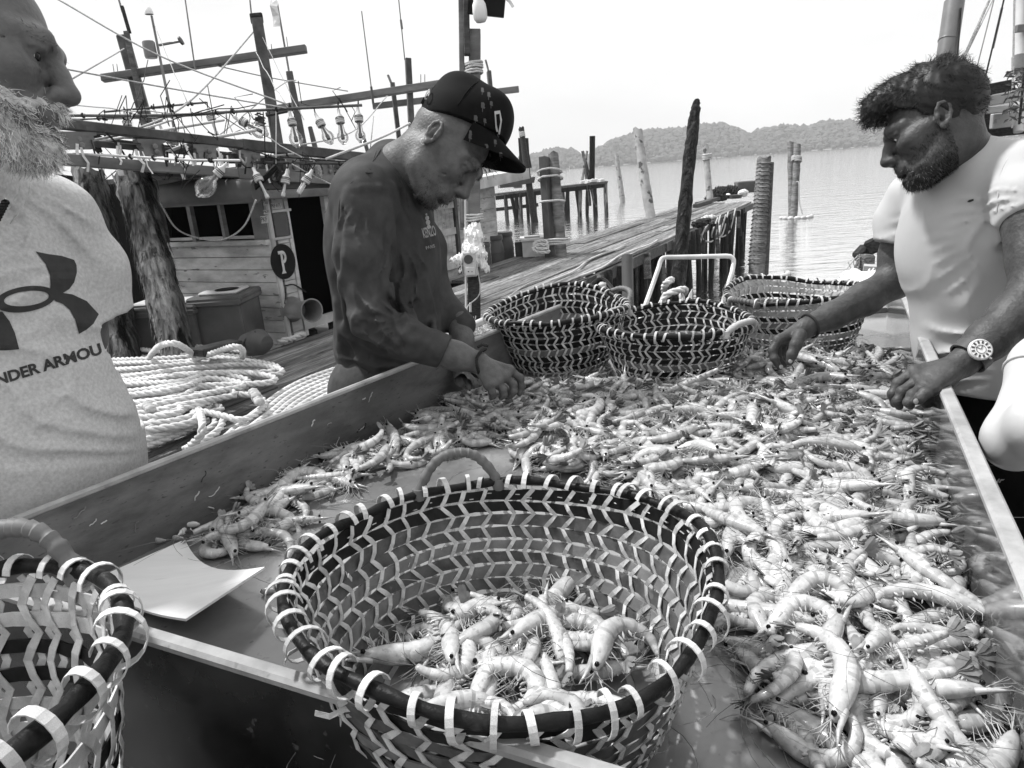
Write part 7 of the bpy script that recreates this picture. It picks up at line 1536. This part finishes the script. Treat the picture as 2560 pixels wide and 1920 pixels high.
for y in (-1, 1): bd.rc((-.004, y*.052, -.04), (.010, y*.053, -.078), .018, .024, .02); bd.rc((.010, y*.053, -.078), (.06, y*.032, -.108), .024, .024, .02); bd.rc((.084, y*.030, -.062), (.104, 0, -.052), .009, .011, .008); bd.rc((.05, y*.05, -.06), (.07, y*.04, -.08), .014, .016, .02)
bd.rc((.09, -.02, -.0735), (.11, 0, -.0735), .004, .004, .006, 's'); bd.rc((.09, .02, -.0735), (.11, 0, -.0735), .004, .004, .006, 's'); bd.noise(.002, 120, 6); q_, qf = bd.mesh(); bo = mesh_obj('beard', xf(H1, q_), qf, 'hair_pale', man1, smooth=180)
u1, g1 = np.array(up1), np.array(fw1)
strands('beard_hair', ['hair_white', 'hair_white', 'hair_white', 'hair_grey'], xf(H1, q_), qf, 7000, lambda p, r: r.uniform(.008, .021), lambda p, n, r: n*.55-u1*.85+g1*.25+r.normal(size=3)*.32, .00052, bo, None, 9, 5, .3)
strands('beard_hair', ['hair_black', 'hair_grey'], xf(H1, q_), qf, 800, lambda p, r: r.uniform(.010, .02), lambda p, n, r: n*.5-u1*.9+g1*.2+r.normal(size=3)*.3, .00045, bo, lambda c: ((abs(to1(c)[:, 2]+.082) < .014) & (to1(c)[:, 0] > .055)).astype(float)+1e-9, 10, 4, .1)
def kb1(c): q = to1(c); ln = -.014-.5*np.maximum(0, q[:, 0]); return ((q[:, 2] < ln) & (q[:, 0] > -.03) & (q[:, 2] > -.13))*np.clip((ln-q[:, 2]+.004)/.02, .1, 1)
strands('beard_hair', ['hair_white', 'hair_grey'], hv1, hf1, 1500, lambda p, r: r.uniform(.006, .016), lambda p, n, r: n*.5-u1*.8+g1*.2+r.normal(size=3)*.35, .0005, bo, kb1, 15, 3, .2)
strands('eyebrow', ['hair_black', 'hair_grey'], hv1, hf1, 380, lambda p, r: r.uniform(.005, .009), lambda p, n, r: n*.3-g1*.6-u1*.2+r.normal(size=3)*.25, .0005, man1, lambda c: ((abs(to1(c)[:, 2]-.027) < .007) & (to1(c)[:, 0] > .06) & (abs(abs(to1(c)[:, 1])-.034) < .022)).astype(float), 11, 3)
eyeballs(H1, man1, (1, -.25, -.05))
for k in range(7):
    mm = MB(); a = .3+k*.16; q = P(-8+k*3.6, 548-k*7, 1.06); mm.lathe([(0, -.0055), (.005, -.003), (.0058, 0), (.005, .003), (0, .0055)], q, 10, cap=False)
    if k == 0: nkl = thing('bead_necklace', 'string of dark beads at the bearded man\'s collar', 'necklace', q)
    mm.build('bead', 'eye_black', nkl, smooth=180)

# ================================================================== the bystander whose elbow shows at the right
e4 = PP(2540, 1095, 1.16); c4 = np.array((1.42, .95, 0))
a4 = SDF(np.minimum(e4, c4+np.array((0, 0, .8)))-.25, np.maximum(e4, c4+np.array((0, 0, 1.35)))+.3, .006)
s4 = PP(2760, 760, 1.3); a4.chain([s4, PP(2620, 920, 1.2), e4], [.058, .054, .044], .03); a4.chain([e4, PP(2620, 1060, 1.08), PP(2760, 960, 1.02)], [.044, .048, .034], .03); a4.ell(PP(2530, 1118, 1.155), (.030, .030, .030), k=.03)
v4, f4_ = a4.mesh()
hd4 = head(.005); q4_, q4f = hd4.mesh(); H4 = hframe(Vector((-.9, .3, 0)), Vector((0, 0, 1)), (0, 0, 0), (c4[0], c4[1], 1.56)); bv, bf = cat_mesh([(v4, f4_), (xf(H4, q4_), q4f)])
bv, bf = bridge(bv, bf, [[c4+z_*1.42, c4+z_*1.3, s4]])
man4 = mesh_obj('person', bv, bf, 'skin_m4', origin=tuple(c4), smooth=180); tag(man4, 'bystander at the right edge, only a pale bent elbow in view', 'person')
b4 = SDF(c4+np.array((-.32, -.32, .0)), c4+np.array((.32, .32, 1.5)), .014); b4.ell(c4+z_*1.15, (.14, .19, .3), None, .05); b4.rc(c4+z_*1.36+np.array((0, -.15, 0)), c4+z_*1.36+np.array((0, .15, 0)), .07, .07, .04); b4.rc(c4+z_*1.3, c4+z_*1.48, .07, .06, .04)
b4.plane(c4+z_*.9, (0, 0, -1)); q_, qf = b4.mesh(); mesh_obj('t_shirt', q_, qf, 'tee_white', man4, smooth=180)
b4 = SDF(c4+np.array((-.25, -.25, -.01)), c4+np.array((.25, .25, 1.0)), .014)
for sg in (-1, 1): b4.chain([c4+z_*.86+np.array((0, .09*sg, 0)), c4+z_*.08+np.array((0, .09*sg, 0))], [.11, .07], .05)
q_, qf = b4.mesh(); mesh_obj('trousers', q_, qf, 'trousers_black', man4, smooth=180)
mm = MB(); q = Vector(PP(2620, 920, 1.2)); ax_ = Vector(PP(2620, 920, 1.2)-e4).normalized(); u_ = ax_.orthogonal().normalized(); w_ = ax_.cross(u_); mm.tube([q-ax_*.02+(u_*math.cos(a)+w_*math.sin(a))*.060 for a in np.linspace(0, 6.28, 25)[:-1]], .003, 6, closed=True); mm.build('sleeve_edge', 'tee_white', man4, smooth=180)
# ================================================================== ropes, pole, stands and clutter
# ---- big heap of laid white rope on the landing
rc_ = thing('rope_heap', 'large heap of thick white laid rope flaked on the landing', 'rope', atz(500, 1010, 0)); rr_ = random.Random(4); RR = .023
lp = MB()
for i in range(17):
    f = i/16; z = .05+.10*math.sin(f*math.pi)+rr_.uniform(0, .03)
    yl = 885+f*230; yr = 893+f*130+rr_.uniform(-12, 12); xr = 700-abs(f-.25)*230+rr_.uniform(-50, 25); xl = 200
    pts = [atz(xl, yl-12, z+.02), atz(330, yl-22+rr_.uniform(-8, 8), z+.05), atz(450, (yl+yr)/2-18+rr_.uniform(-8, 8), z+.06), atz(xr-90, yr-12, z+.03), atz(xr-15, yr-3, z+.01), atz(xr, yr+7, z-.005), atz(xr-40, yr+15, z), atz(480, (yl+yr)/2+10+rr_.uniform(-8, 8), z+.03), atz(330, yl+8, z+.03), atz(xl, yl+14, z)]
    rope(lp, bez(pts, 8), RR)
for pts in ([(372, 895, .18), (395, 868, .42), (430, 858, .5), (462, 870, .42), (488, 892, .2)], [(470, 905, .2), (540, 880, .32), (585, 866, .4), (606, 875, .36), (606, 893, .22)], [(585, 985, .14), (640, 990, .12), (662, 1010, .1), (640, 1035, .1), (600, 1050, .1), (560, 1040, .12), (420, 1010, .16)],
            [(500, 1030, .22), (506, 1060, .25), (500, 1090, .2), (470, 1120, .1)], [(560, 1040, .1), (550, 1070, .08), (520, 1095, .06), (460, 1125, .06)], [(540, 1036, .1), (536, 1062, .08), (505, 1085, .06)], [(250, 1150, .05), (360, 1120, .06), (470, 1075, .06), (520, 1050, .07)], [(250, 1120, .08), (360, 1090, .1), (480, 1050, .1)]):
    rope(lp, bez([atz(*p) for p in pts], 8), RR)
lp.build('rope', 'rope_white', rc_, smooth=180)
for (x, y, z) in ((637, 985, .2), (372, 1018, .22), (645, 1000, .18)):
    kn = MB()
    for k in range(3): kn.lathe([(0, -.03), (.03, -.015), (.034, 0), (.03, .015), (0, .03)], atz(x+k*4-4, y+k*5-5, z), 8, cap=False)
    kn.build('splice', 'rope_grey', rc_, smooth=180)
r2_ = thing('rope_heap', 'parallel runs of white laid rope between the heap and the tray', 'rope', atz(740, 1000, 0)); lp = MB()
for i in range(8):
    o_ = i*11; pts = [atz(520+i*6, 1130+o_*.5, .03), atz(640+i*8, 1030+o_*.8, .05+.01*(i % 3)), atz(720+i*6, 972+o_*.8, .07), atz(800+i*4, 936+o_*.75, .08), atz(900, 905+o_*.7, .07)]
    rope(lp, bez(pts, 10), RR)
lp.build('rope', 'rope_white', r2_, smooth=180)
m_ = MB(); rope(m_, bez([atz(696, 857, .03), atz(712, 850, .06), atz(728, 848, .04), atz(748, 838, .05), atz(762, 836, .04)], 6), .03); tag(m_.build('rope_end', 'rope_white', origin=tuple(atz(696, 857, 0)), smooth=180), 'short frayed white rope end on the deck below the horn', 'rope')
m_ = MB(); m_.bar(P(492, 882, 5.2), P(592, 858, 5.5), .16, .06, bev=.008); tag(m_.build('loose_board', 'dark_wood', origin=tuple(P(492, 890, 5.2))), 'short dark weathered board lying behind the rope heap', 'board')
# ---- lamp pole with bag and sockets
LPD = 7.1
lpz = thing('lamp_pole', 'wooden utility pole with lamp, sockets and a pipe at the jetty edge', 'pole', atz(1186, 802, 0))
def LP(name, a, b, w_, mat, d=LPD, sq=True, par=None, th=None):
    qa, qb = P(*a, d), P(*b, d); m_ = MB()
    if sq: m_.bar(qa, qb, w_*d/F, (th or w_)*d/F, (0, -1, 0), .006)
    else: m_.tube([qa, qb], w_*d/F/2, 8)
    return m_.build(name, mat, par or lpz, smooth=None if sq else 60)
LP('pole', (1185, 806), (1187, 78), 29, 'boat_wood_light'); LP('pole_foot', (1186, 806), (1185, 690), 31, 'dark_wood', 7.09); LP('pipe', (1165, 800), (1163, 420), 5, 'plastic_white', 7.0, False); LP('conduit', (1176, 780), (1176, 757), 6, 'plastic_white', 6.95, False)
LP('splint_board', (1160, 560), (1152, -30), 13, 'boat_wood_light', 7.05, True, None, 6); LP('splint_board', (1168, 138), (1165, -30), 15, 'beam_wood', 7.0); LP('side_board', (1157, 575), (1155, 420), 14, 'boat_wood_light', 7.12, True, None, 5)
hood = LP('hood', (1170, 8), (1262, 18), 48, 'black_paint', 6.9, True, None, 14)
m_ = MB(); c_ = P(1203, 58, 6.85); m_.lathe([(0, 0), (.045, .008), (.068, .04), (.072, .11), (.066, .17), (.05, .2), (.045, .24)], c_, 20, Matrix.Rotation(-.05, 3, 'Y')); m_.build('lamp_globe', 'lamp_white', hood, smooth=180)
m_ = MB(); m_.ribbon([P(1262, -8, 6.9), P(1275, 5, 6.9), P(1283, 18, 6.9)], [(0, -1, 0)]*3, .03, .004); m_.build('torn_flap', 'bag', hood)
for yy, n_ in ((165, 3), (182, 2), (545, 3), (640, 2)): lashing(lpz, 'lashing', P(1183, yy, LPD), (0, .1, 1), .085, n_, 'rope_white', .012, yy)
m_ = MB(); bx_ = P(1176, 660, 6.93); m_.box(bx_, (.13, .07, .25), bev=.012); bxo = m_.build('socket_box', 'plastic_white', lpz)
m_ = MB(); m_.lathe([(.045, 0), (.045, .02), (.035, .022), (0, .018)], P(1171, 648, 6.89), 20, Matrix.Rotation(math.pi/2, 3, 'X'), cap=False); m_.build('dial', 'plastic_dark', bxo, smooth=40)
m_ = MB(); m_.box(P(1176, 678, 6.89), (.09, .012, .08), bev=.008); m_.build('socket_plate', 'plastic_white', bxo)
for dx in (-5, 4): m_ = MB(); m_.lathe([(0, 0), (.006, 0), (.006, .004), (0, .004)], P(1176+dx, 679, 6.87), 8, Matrix.Rotation(math.pi/2, 3, 'X'), cap=False); m_.build('socket_hole', 'eye_black', bxo)
bs = SDF(np.array(P(1180, 612, 7.0))-np.array((.26, .2, .3)), np.array(P(1180, 612, 7.0))+np.array((.26, .2, .28)), .009)
bs.rc(PP(1185, 580, 7.02), PP(1183, 640, 6.98), .085, .11, .04); bs.rc(PP(1160, 640, 6.95), PP(1135, 655, 6.95), .05, .03, .03); bs.rc(PP(1205, 640, 6.95), PP(1215, 680, 6.98), .04, .018, .03); bs.rc(PP(1150, 655, 6.95), PP(1152, 675, 6.95), .03, .014, .03); bs.noise(.02, 40, 2, (1, 1, .5)); bs.noise(.012, 90, 3); bs.noise(.005, 170, 4); v_, f_ = bs.mesh()
tag(mesh_obj('plastic_bag', v_, f_, 'bag', origin=tuple(P(1180, 690, 7.0)), smooth=70), 'torn white plastic bag wrapped round the lamp pole above the sockets', 'bag')
line('thin cord tied from the pole foot to the landing', [(1190, 650), (1200, 730), (1170, 765), (1152, 800)], 3, [6.9, 6.9, 6.9, 6.7], 'rope_grey'); line('thin cord along the jetty from the pole towards the end', [(1215, 790), (1310, 715), (1400, 680), (1620, 585)], 2.5, [6.8, 8.0, 9.2, 13.5], 'rope_grey')
for q in ((1380, 700, 1560, 610), (1450, 690, 1640, 600)): 
    a, b = atz(q[0], q[1], .03), atz(q[2], q[3], .03); m_ = MB(); m_.tube([a.lerp(b, f)+V*.06*math.sin(f*9)+Vector((0, 0, .0)) for f in np.linspace(0, 1, 24)], .016, 6); tag(m_.build('rope', 'rope_white', origin=tuple(a), smooth=180), ('loose pale rope snaking along the middle of the jetty' if q[0] == 1380 else 'second loose pale rope on the right half of the jetty'), 'rope')
# ---- net heap beside the tray's left rim
nh = MB(); r5 = random.Random(8); c_ = P(1196, 838, 6.0)
for k in range(320):
    a = c_+Vector((r5.gauss(0, .13), r5.gauss(0, .1), r5.uniform(-.05, .07))); d = Vector((r5.gauss(0, 1), r5.gauss(0, 1), r5.gauss(0, .4))).normalized(); pts = [a]
    for i in range(6): d = (d+Vector((r5.gauss(0, .35), r5.gauss(0, .35), r5.gauss(0, .2)))).normalized(); pts.append(pts[-1]+d*.03)
    nh.tube(pts, .0035, 3, cap=False)
tag(nh.build('net_tangle', 'net'), 'tangle of pale net twine at the foot of the lamp pole', 'net', None, 'stuff')
bw_ = P(1190, 870, 6.1); m_ = MB(); m_.box((bw_.x, bw_.y, max(.05, (c_.z-.06)/2)), (.5, .4, max(.1, c_.z-.06)), bev=.02); tag(m_.build('net_box', 'beam_wood', origin=(bw_.x, bw_.y, 0)), 'low wooden box carrying the net tangle', 'box')
# ---- small skiff between jetty and tray: pale gunwales seen over the baskets
sk = thing('skiff', 'small skiff tied below the jetty edge, pale gunwale boards showing', 'boat', P(1400, 780, 6.0))
m_ = MB(); m_.bar(P(1150, 828, 5.2), P(1332, 747, 6.6), .05, .05, bev=.01); m_.build('oar', 'cream_paint', sk); lashing(sk, 'lashing', P(1318, 754, 6.5), P(1332, 747, 6.6)-P(1150, 828, 5.2), .04, 5, 'rope_white', .012)
m_ = MB(); m_.bar(P(1385, 770, 6.0), P(1512, 722, 6.9), .04, .13, bev=.008); m_.build('gunwale', 'cream_paint', sk); m_ = MB(); m_.box(P(1505, 716, 6.85), (.07, .05, .09), bev=.02); m_.build('oarlock', 'plastic_white', sk)
m_ = MB(); qs = [P(1260, 800, 6.2), P(1530, 740, 7.2), P(1545, 900, 6.6), P(1270, 960, 5.6)]; m_.add(qs+[q+Vector((.05, .1, -.1)) for q in qs], [(0, 1, 2, 3), (7, 6, 5, 4), (0, 4, 5, 1), (1, 5, 6, 2), (2, 6, 7, 3), (3, 7, 4, 0)]); m_.build('hull_side', 'dark_wood', sk)
m_ = MB(); m_.tube(bez([P(1460, 735, 6.9), P(1500, 700, 7.1), P(1530, 725, 6.9), P(1545, 770, 6.6)], 8), .03, 8); m_.build('black_hose', 'hose_black', sk, smooth=180); m_ = MB(); m_.tube(bez([P(1470, 738, 6.9), P(1505, 706, 7.1), P(1525, 735, 6.9), P(1535, 775, 6.6)], 8), .02, 8); m_.build('black_hose', 'hose_black', sk, smooth=180)
m_ = MB(); m_.lathe([(0, -.06), (.045, -.04), (.06, 0), (.05, .05), (.02, .08), (0, .085)], P(1376, 741, 6.4), 12, cap=False); tag(m_.build('buoy', 'plastic_white', origin=tuple(P(1376, 750, 6.4)), smooth=180), 'small white buoy hanging from the jetty edge above the left basket', 'buoy')
gp = thing('pipe_pile', 'grey plastic pipe standing in the water beside the jetty piles', 'pile', P(1570, 900, 7.2)); m_ = MB(); m_.tube([P(1572, 905, 7.2), P(1568, 640, 7.4)], .062, 14); m_.build('pipe', 'plastic_grey', gp, smooth=60)
# ---- black crooked trunk with a hawser
bk_ = thing('dark_pole', 'tall black crooked pole with a pointed top, pale hawser knotted round it', 'pole', P(1688, 960, 4.2))
m_ = MB(); pts = [P(1683, 980, 4.2), P(1688, 770, 4.2), P(1702, 640, 4.2), P(1716, 480, 4.2), P(1728, 360, 4.2), P(1736, 290, 4.2), P(1742, 255, 4.2), P(1744, 247, 4.2)]; k = 4.2/F/2
b0 = len(m_.v); m_.tube(bez(pts, 6), [x*k for x in np.interp(np.linspace(0, 1, 43), [0, .14, .4, .65, .76, .88, 1], [40, 38, 33, 28, 24, 14, 1])], 14)
for i in range(len(m_.v)): m_.v[i] = tuple(Vector(m_.v[i])+Vector((rnd.uniform(-1, 1), rnd.uniform(-1, 1), rnd.uniform(-1, 1)))*.005)
m_.build('trunk', 'black_bark', bk_, smooth=70)
m_ = MB(); rope(m_, bez([P(1648, 790, 4.1), P(1655, 760, 4.08), P(1662, 740, 4.06), P(1690, 728, 4.05), P(1712, 724, 4.1), P(1705, 735, 4.3), P(1670, 738, 4.3), P(1660, 720, 4.2), P(1672, 702, 4.1), P(1690, 700, 4.3)], 8), .022); rope(m_, bez([P(1702, 735, 4.1), P(1708, 760, 4.08), P(1714, 790, 4.05)], 6), .018); m_.build('hawser', 'rope_white', bk_, smooth=180)
# ---- bent steel chute with a tube handle behind the baskets
ct = thing('steel_chute', 'bent steel sheet chute with a rectangular pale tube handle behind the far baskets', 'chute', P(1740, 900, 3.0))
m_ = MB(); m_.tube(bez([P(1600, 800, 3.05), P(1628, 722, 3.1), P(1648, 665, 3.15)], 4)+bez([P(1650, 656, 3.15), P(1656, 646, 3.15), P(1668, 643, 3.15)], 4)+bez([P(1690, 643, 3.15), P(1815, 640, 3.12)], 3)+bez([P(1826, 641, 3.12), P(1833, 648, 3.12), P(1834, 658, 3.12)], 4)+bez([P(1830, 680, 3.1), P(1797, 790, 3.05)], 3), .0105, 10); m_.build('tube_handle', 'metal_bright', ct, smooth=60)
tp = bez([P(1731, 722, 3.05), P(1722, 738, 2.98), P(1720, 752, 2.9), P(1735, 762, 2.85), P(1790, 770, 2.83), P(1860, 775, 2.83)], 6); m_ = MB(); g = []
for p in tp: g += [p, p+Vector((0, 0, -.3)), p+Vector((0, .004, -.3)), p+Vector((0, .004, 0))]
m_.add(g, [(i*4+q, i*4+(q+1) % 4, i*4+4+(q+1) % 4, i*4+4+q) for i in range(len(tp)-1) for q in range(4)]+[(3, 2, 1, 0), tuple((len(tp)-1)*4+q for q in range(4))]); m_.build('bent_sheet', 'metal_bright', ct, smooth=40)
# ---- clutter on the end of the jetty
def lump(name, label, cat, c, r, mat, seed, amp=.2, kind=None):
    b_ = SDF(np.array(c)-np.array(r)*1.5, np.array(c)+np.array(r)*1.5, min(r)*.12); b_.ell(np.array(c), r, None, .02); b_.noise(min(r)*amp, 3.0/min(r), seed); v_, f_ = b_.mesh(); return tag(mesh_obj(name, v_, f_, mat, origin=(c[0], c[1], c[2]-r[2]), smooth=180), label, cat, None, kind)
def JP(x, y, dz=0.0): return atz(x, y, 0)+Vector((0, 0, dz))
def jk(x, y): return proj(atz(x, y, 0))[2]/F
k = jk(1862, 482); q = JP(1862, 482, 14*k); m_ = MB(); m_.box(q, (46*k, 30*k, 28*k), bev=.03); tag(m_.build('crate', 'plastic_grey', origin=tuple(q-Vector((0, 0, 14*k)))), 'grey box at the far end of the jetty', 'crate')
for nm, lb, ct_, x, y, rx, ry, rz_, mt, sd, am in (('net_heap', 'dark net heap on the jetty end left of the grey box', 'net', 1815, 490, 34, 22, 12, 'net_dark', 3, .5), ('net_heap', 'dark low net heap at the front of the jetty end clutter', 'net', 1792, 500, 26, 18, 7, 'net_dark', 4, .6), ('sack', 'pale rolled sack leaning on the grey box', 'sack', 1842, 482, 17, 10, 11, 'plastic_white', 5, .1), ('sack', 'white round sack on the jetty end in front of the box', 'sack', 1857, 490, 13, 10, 9, 'bag', 6, .15), ('buoy', 'round white buoy among the nets at the jetty end', 'buoy', 1820, 496, 7, 7, 7, 'lamp_white', 7, .02)):
    k = jk(x, y); lump(nm, lb, ct_, JP(x, y, rz_*k*.8), (rx*k, ry*k, rz_*k), mt, sd, am)
k = jk(1838, 497); q = JP(1838, 497, .01); m_ = MB(); m_.lathe([(15*k, 0), (18*k, 8*k), (19*k, 9*k), (17*k, 8*k), (14*k, 2*k), (0, 2*k)], q, 20, cap=False); tag(m_.build('basin', 'plastic_grey', origin=tuple(q), smooth=40), 'shallow grey basin in front of the nets at the jetty end', 'basin')
for a, b, lb in (((1742, 515), (1805, 498), 'short timber lying on the left edge of the jetty end'), ((1738, 520), (1775, 508), 'thin timber offcut resting on the left jetty edge')): m_ = MB(); m_.bar(JP(*a, .06), JP(*b, .06), .14, .1); tag(m_.build('timber', 'beam_wood', origin=tuple(JP(*a))), lb, 'timber')
m_ = MB()
for k in range(3): m_.tube(bez([atz(1775+k*20, 552-k*8, .05), J(6.5+k, .12, -.25-.1*k), J(7.6+k, .14, -.45), J(8.6+k, .1, .03)], 8), .02, 6)
tag(m_.build('rope', 'rope_grey', origin=tuple(atz(1775, 552, 0)), smooth=180), 'slack ropes drooping over the right edge near the jetty end', 'rope')
for k, (x, y) in enumerate(((1772, 545), (1760, 553), (1748, 560))): lump('rope_bundle', ('pale bundle on the right jetty edge, %s' % ('uppermost', 'middle', 'lowest')[k]), 'bundle', atz(x, y, .08), (.16, .1, .06), 'plastic_white' if k == 0 else 'net_dark', 20+k, .4)
# ---- bow timber and heap of pale netting right of the tray's far end
bw = thing('bow_timber', 'weathered boat bow timbers with frayed rope, behind the white T-shirt', 'boat', P(2180, 760, 3.7))
m_ = MB(); m_.bar(P(2204, 640, 3.75), P(2207, 545, 3.75), .05, .035, (1, 0, 0), .008); st_ = m_.build('stem_post', 'beam_wood', bw); m_ = MB(); m_.lathe([(0, 0), (.008, 0), (.008, .004), (0, .004)], P(2204, 565, 3.72), 8, Matrix.Rotation(math.pi/2, 3, 'X'), cap=False); m_.build('bolt_hole', 'eye_black', st_)
m_ = MB(); m_.bar(P(2142, 648, 3.7), P(2168, 620, 3.7), .06, .07, bev=.012); m_.bar(P(2166, 622, 3.69), P(2235, 592, 3.6), .065, .08, bev=.012); m_.build('rail_timber', 'dark_wood', bw); m_ = MB(); m_.box(P(2162, 672, 3.65), (.07, .08, .15), Matrix.Rotation(.3, 3, 'Z'), .012); m_.build('end_block', 'jetty_wood', bw); m_ = MB(); m_.bar(P(2155, 690, 3.6), P(2290, 700, 3.5), .1, .12); m_.build('sheer_strake', 'cream_paint', bw)
m_ = MB()
for k in range(14): a = P(2140+rnd.uniform(0, 30), 640+rnd.uniform(-5, 8), 3.62); m_.tube([a, a+Vector((rnd.uniform(-.05, .02), 0, -rnd.uniform(.02, .06))), a+Vector((rnd.uniform(-.07, .03), 0, -rnd.uniform(.06, .12)))], .0025, 4)
o_ = m_.build('frayed_rope', 'rope_grey', bw)
for k, (x, y, d, r) in enumerate(((2175, 735, 2.95, (.09, .08, .05)), (2225, 740, 2.9, (.1, .09, .05)), (2195, 705, 3.1, (.1, .09, .06)), (2245, 715, 3.05, (.08, .08, .05)), (2140, 700, 3.2, (.08, .07, .04)))): lump('net_heap', 'folded white netting beyond the tray end, '+('front left fold', 'front right fold', 'rear middle fold', 'rear right fold', 'leftmost fold')[k], 'net', P(x, y, d), r, 'bag', 30+k, .25)
q = P(2205, 770, 3.0); m_ = MB(); m_.box((q.x, q.y, (q.z-.02)/2), (.55, .3, q.z-.02), bev=.02); tag(m_.build('net_bin', 'plastic_white', origin=(q.x, q.y, 0)), 'pale bin under the folded netting beyond the tray', 'bin')
# ---- boat at the upper right
rb = thing('fishing_boat', 'boat at the upper right edge with an upright exhaust silencer and rigging', 'boat', P(2480, 400, 7.0))
RD_ = 7.0
def RBt(name, pts, w_, mat, d=RD_, n=10, laid=False):
    m_ = MB(); q = [P(*p, d) for p in pts]
    if laid: rope(m_, q, w_*d/F/2)
    else: m_.tube(q, w_*d/F/2, n)
    return m_.build(name, mat, rb, smooth=60)
sl_ = RBt('silencer', [(2386, 4), (2366, 143)], 46, 'metal_grey', 6.9, 20); RBt('silencer_clamp', [(2372, 99), (2371, 103)], 48, 'metal_grey', 6.9, 20).parent = rb; RBt('exhaust_pipe', [(2392, -30), (2362, 190)], 16, 'metal_grey', 6.92)
RBt('stay', [(2402, 20), (2392, 170)], 4, 'rope_dark', 6.8); RBt('stay', [(2478, -10), (2398, 170)], 7, 'rope_grey', 6.8, 8, True); RBt('stay', [(2482, 0), (2402, 165)], 3, 'rope_grey', 6.85); RBt('stay', [(2486, -5), (2428, 225)], 3, 'metal_grey', 7.1); RBt('stay', [(2512, -10), (2440, 290)], 4, 'rope_dark', 6.7); RBt('stay', [(2505, 20), (2482, 120)], 6, 'metal_grey', 6.75)
def RBb(name, a, b, w_, mat, d=RD_, th=.06): m_ = MB(); m_.bar(P(*a, d), P(*b, d), th, w_*d/F, bev=.008); return m_.build(name, mat, rb)
RBb('coaming', (2420, 236), (2540, 212), 30, 'dark_wood', 7.3); RBb('rail', (2420, 262), (2580, 232), 26, 'cream_paint', 7.0); RBb('lower_rail', (2415, 282), (2560, 268), 15, 'white_paint', 7.05); RBb('cabin_side', (2415, 318), (2600, 300), 60, 'dark_wood', 7.4); RBb('pale_panel', (2478, 304), (2545, 296), 36, 'cream_paint', 7.2)
RBt('post', [(2546, 330), (2552, -20)], 22, 'plastic_white', 7.2, 10); RBt('post_band', [(2547, 140), (2547, 175)], 30, 'metal_grey', 7.15, 10); RBb('crossarm', (2540, 72), (2580, 68), 18, 'metal_grey', 7.1); RBt('stay', [(2536, 0), (2530, 320)], 5, 'rope_grey', 7.0, 8, True)
lv_ = MB(); r6 = random.Random(5)
for k in range(150):
    c = P(r6.uniform(2520, 2590), r6.uniform(170, 300), 6.5+r6.uniform(-.2, .2)); d = Vector((r6.gauss(0, 1), r6.gauss(0, .6), r6.gauss(-.6, .6))).normalized(); s_ = d.orthogonal().normalized(); L = r6.uniform(.05, .1); n_ = d.cross(s_)
    lv_.add([c, c+d*L*.5+s_*L*.22+n_*.006, c+d*L, c+d*L*.5-s_*L*.22+n_*.006], [(0, 1, 2), (0, 2, 3), (2, 1, 0), (3, 2, 0)])
pl = thing('hanging_plant', 'leafy plant hanging on the post at the upper right edge', 'plant', P(2550, 310, 6.5)); o_ = lv_.build('foliage', 'leaf', pl); o_['kind'] = 'stuff'; m_ = MB(); m_.tube([P(2548, 310, 6.5), P(2555, 240, 6.5), P(2560, 170, 6.5)], .012, 6); m_.build('stem', 'dark_wood', pl)
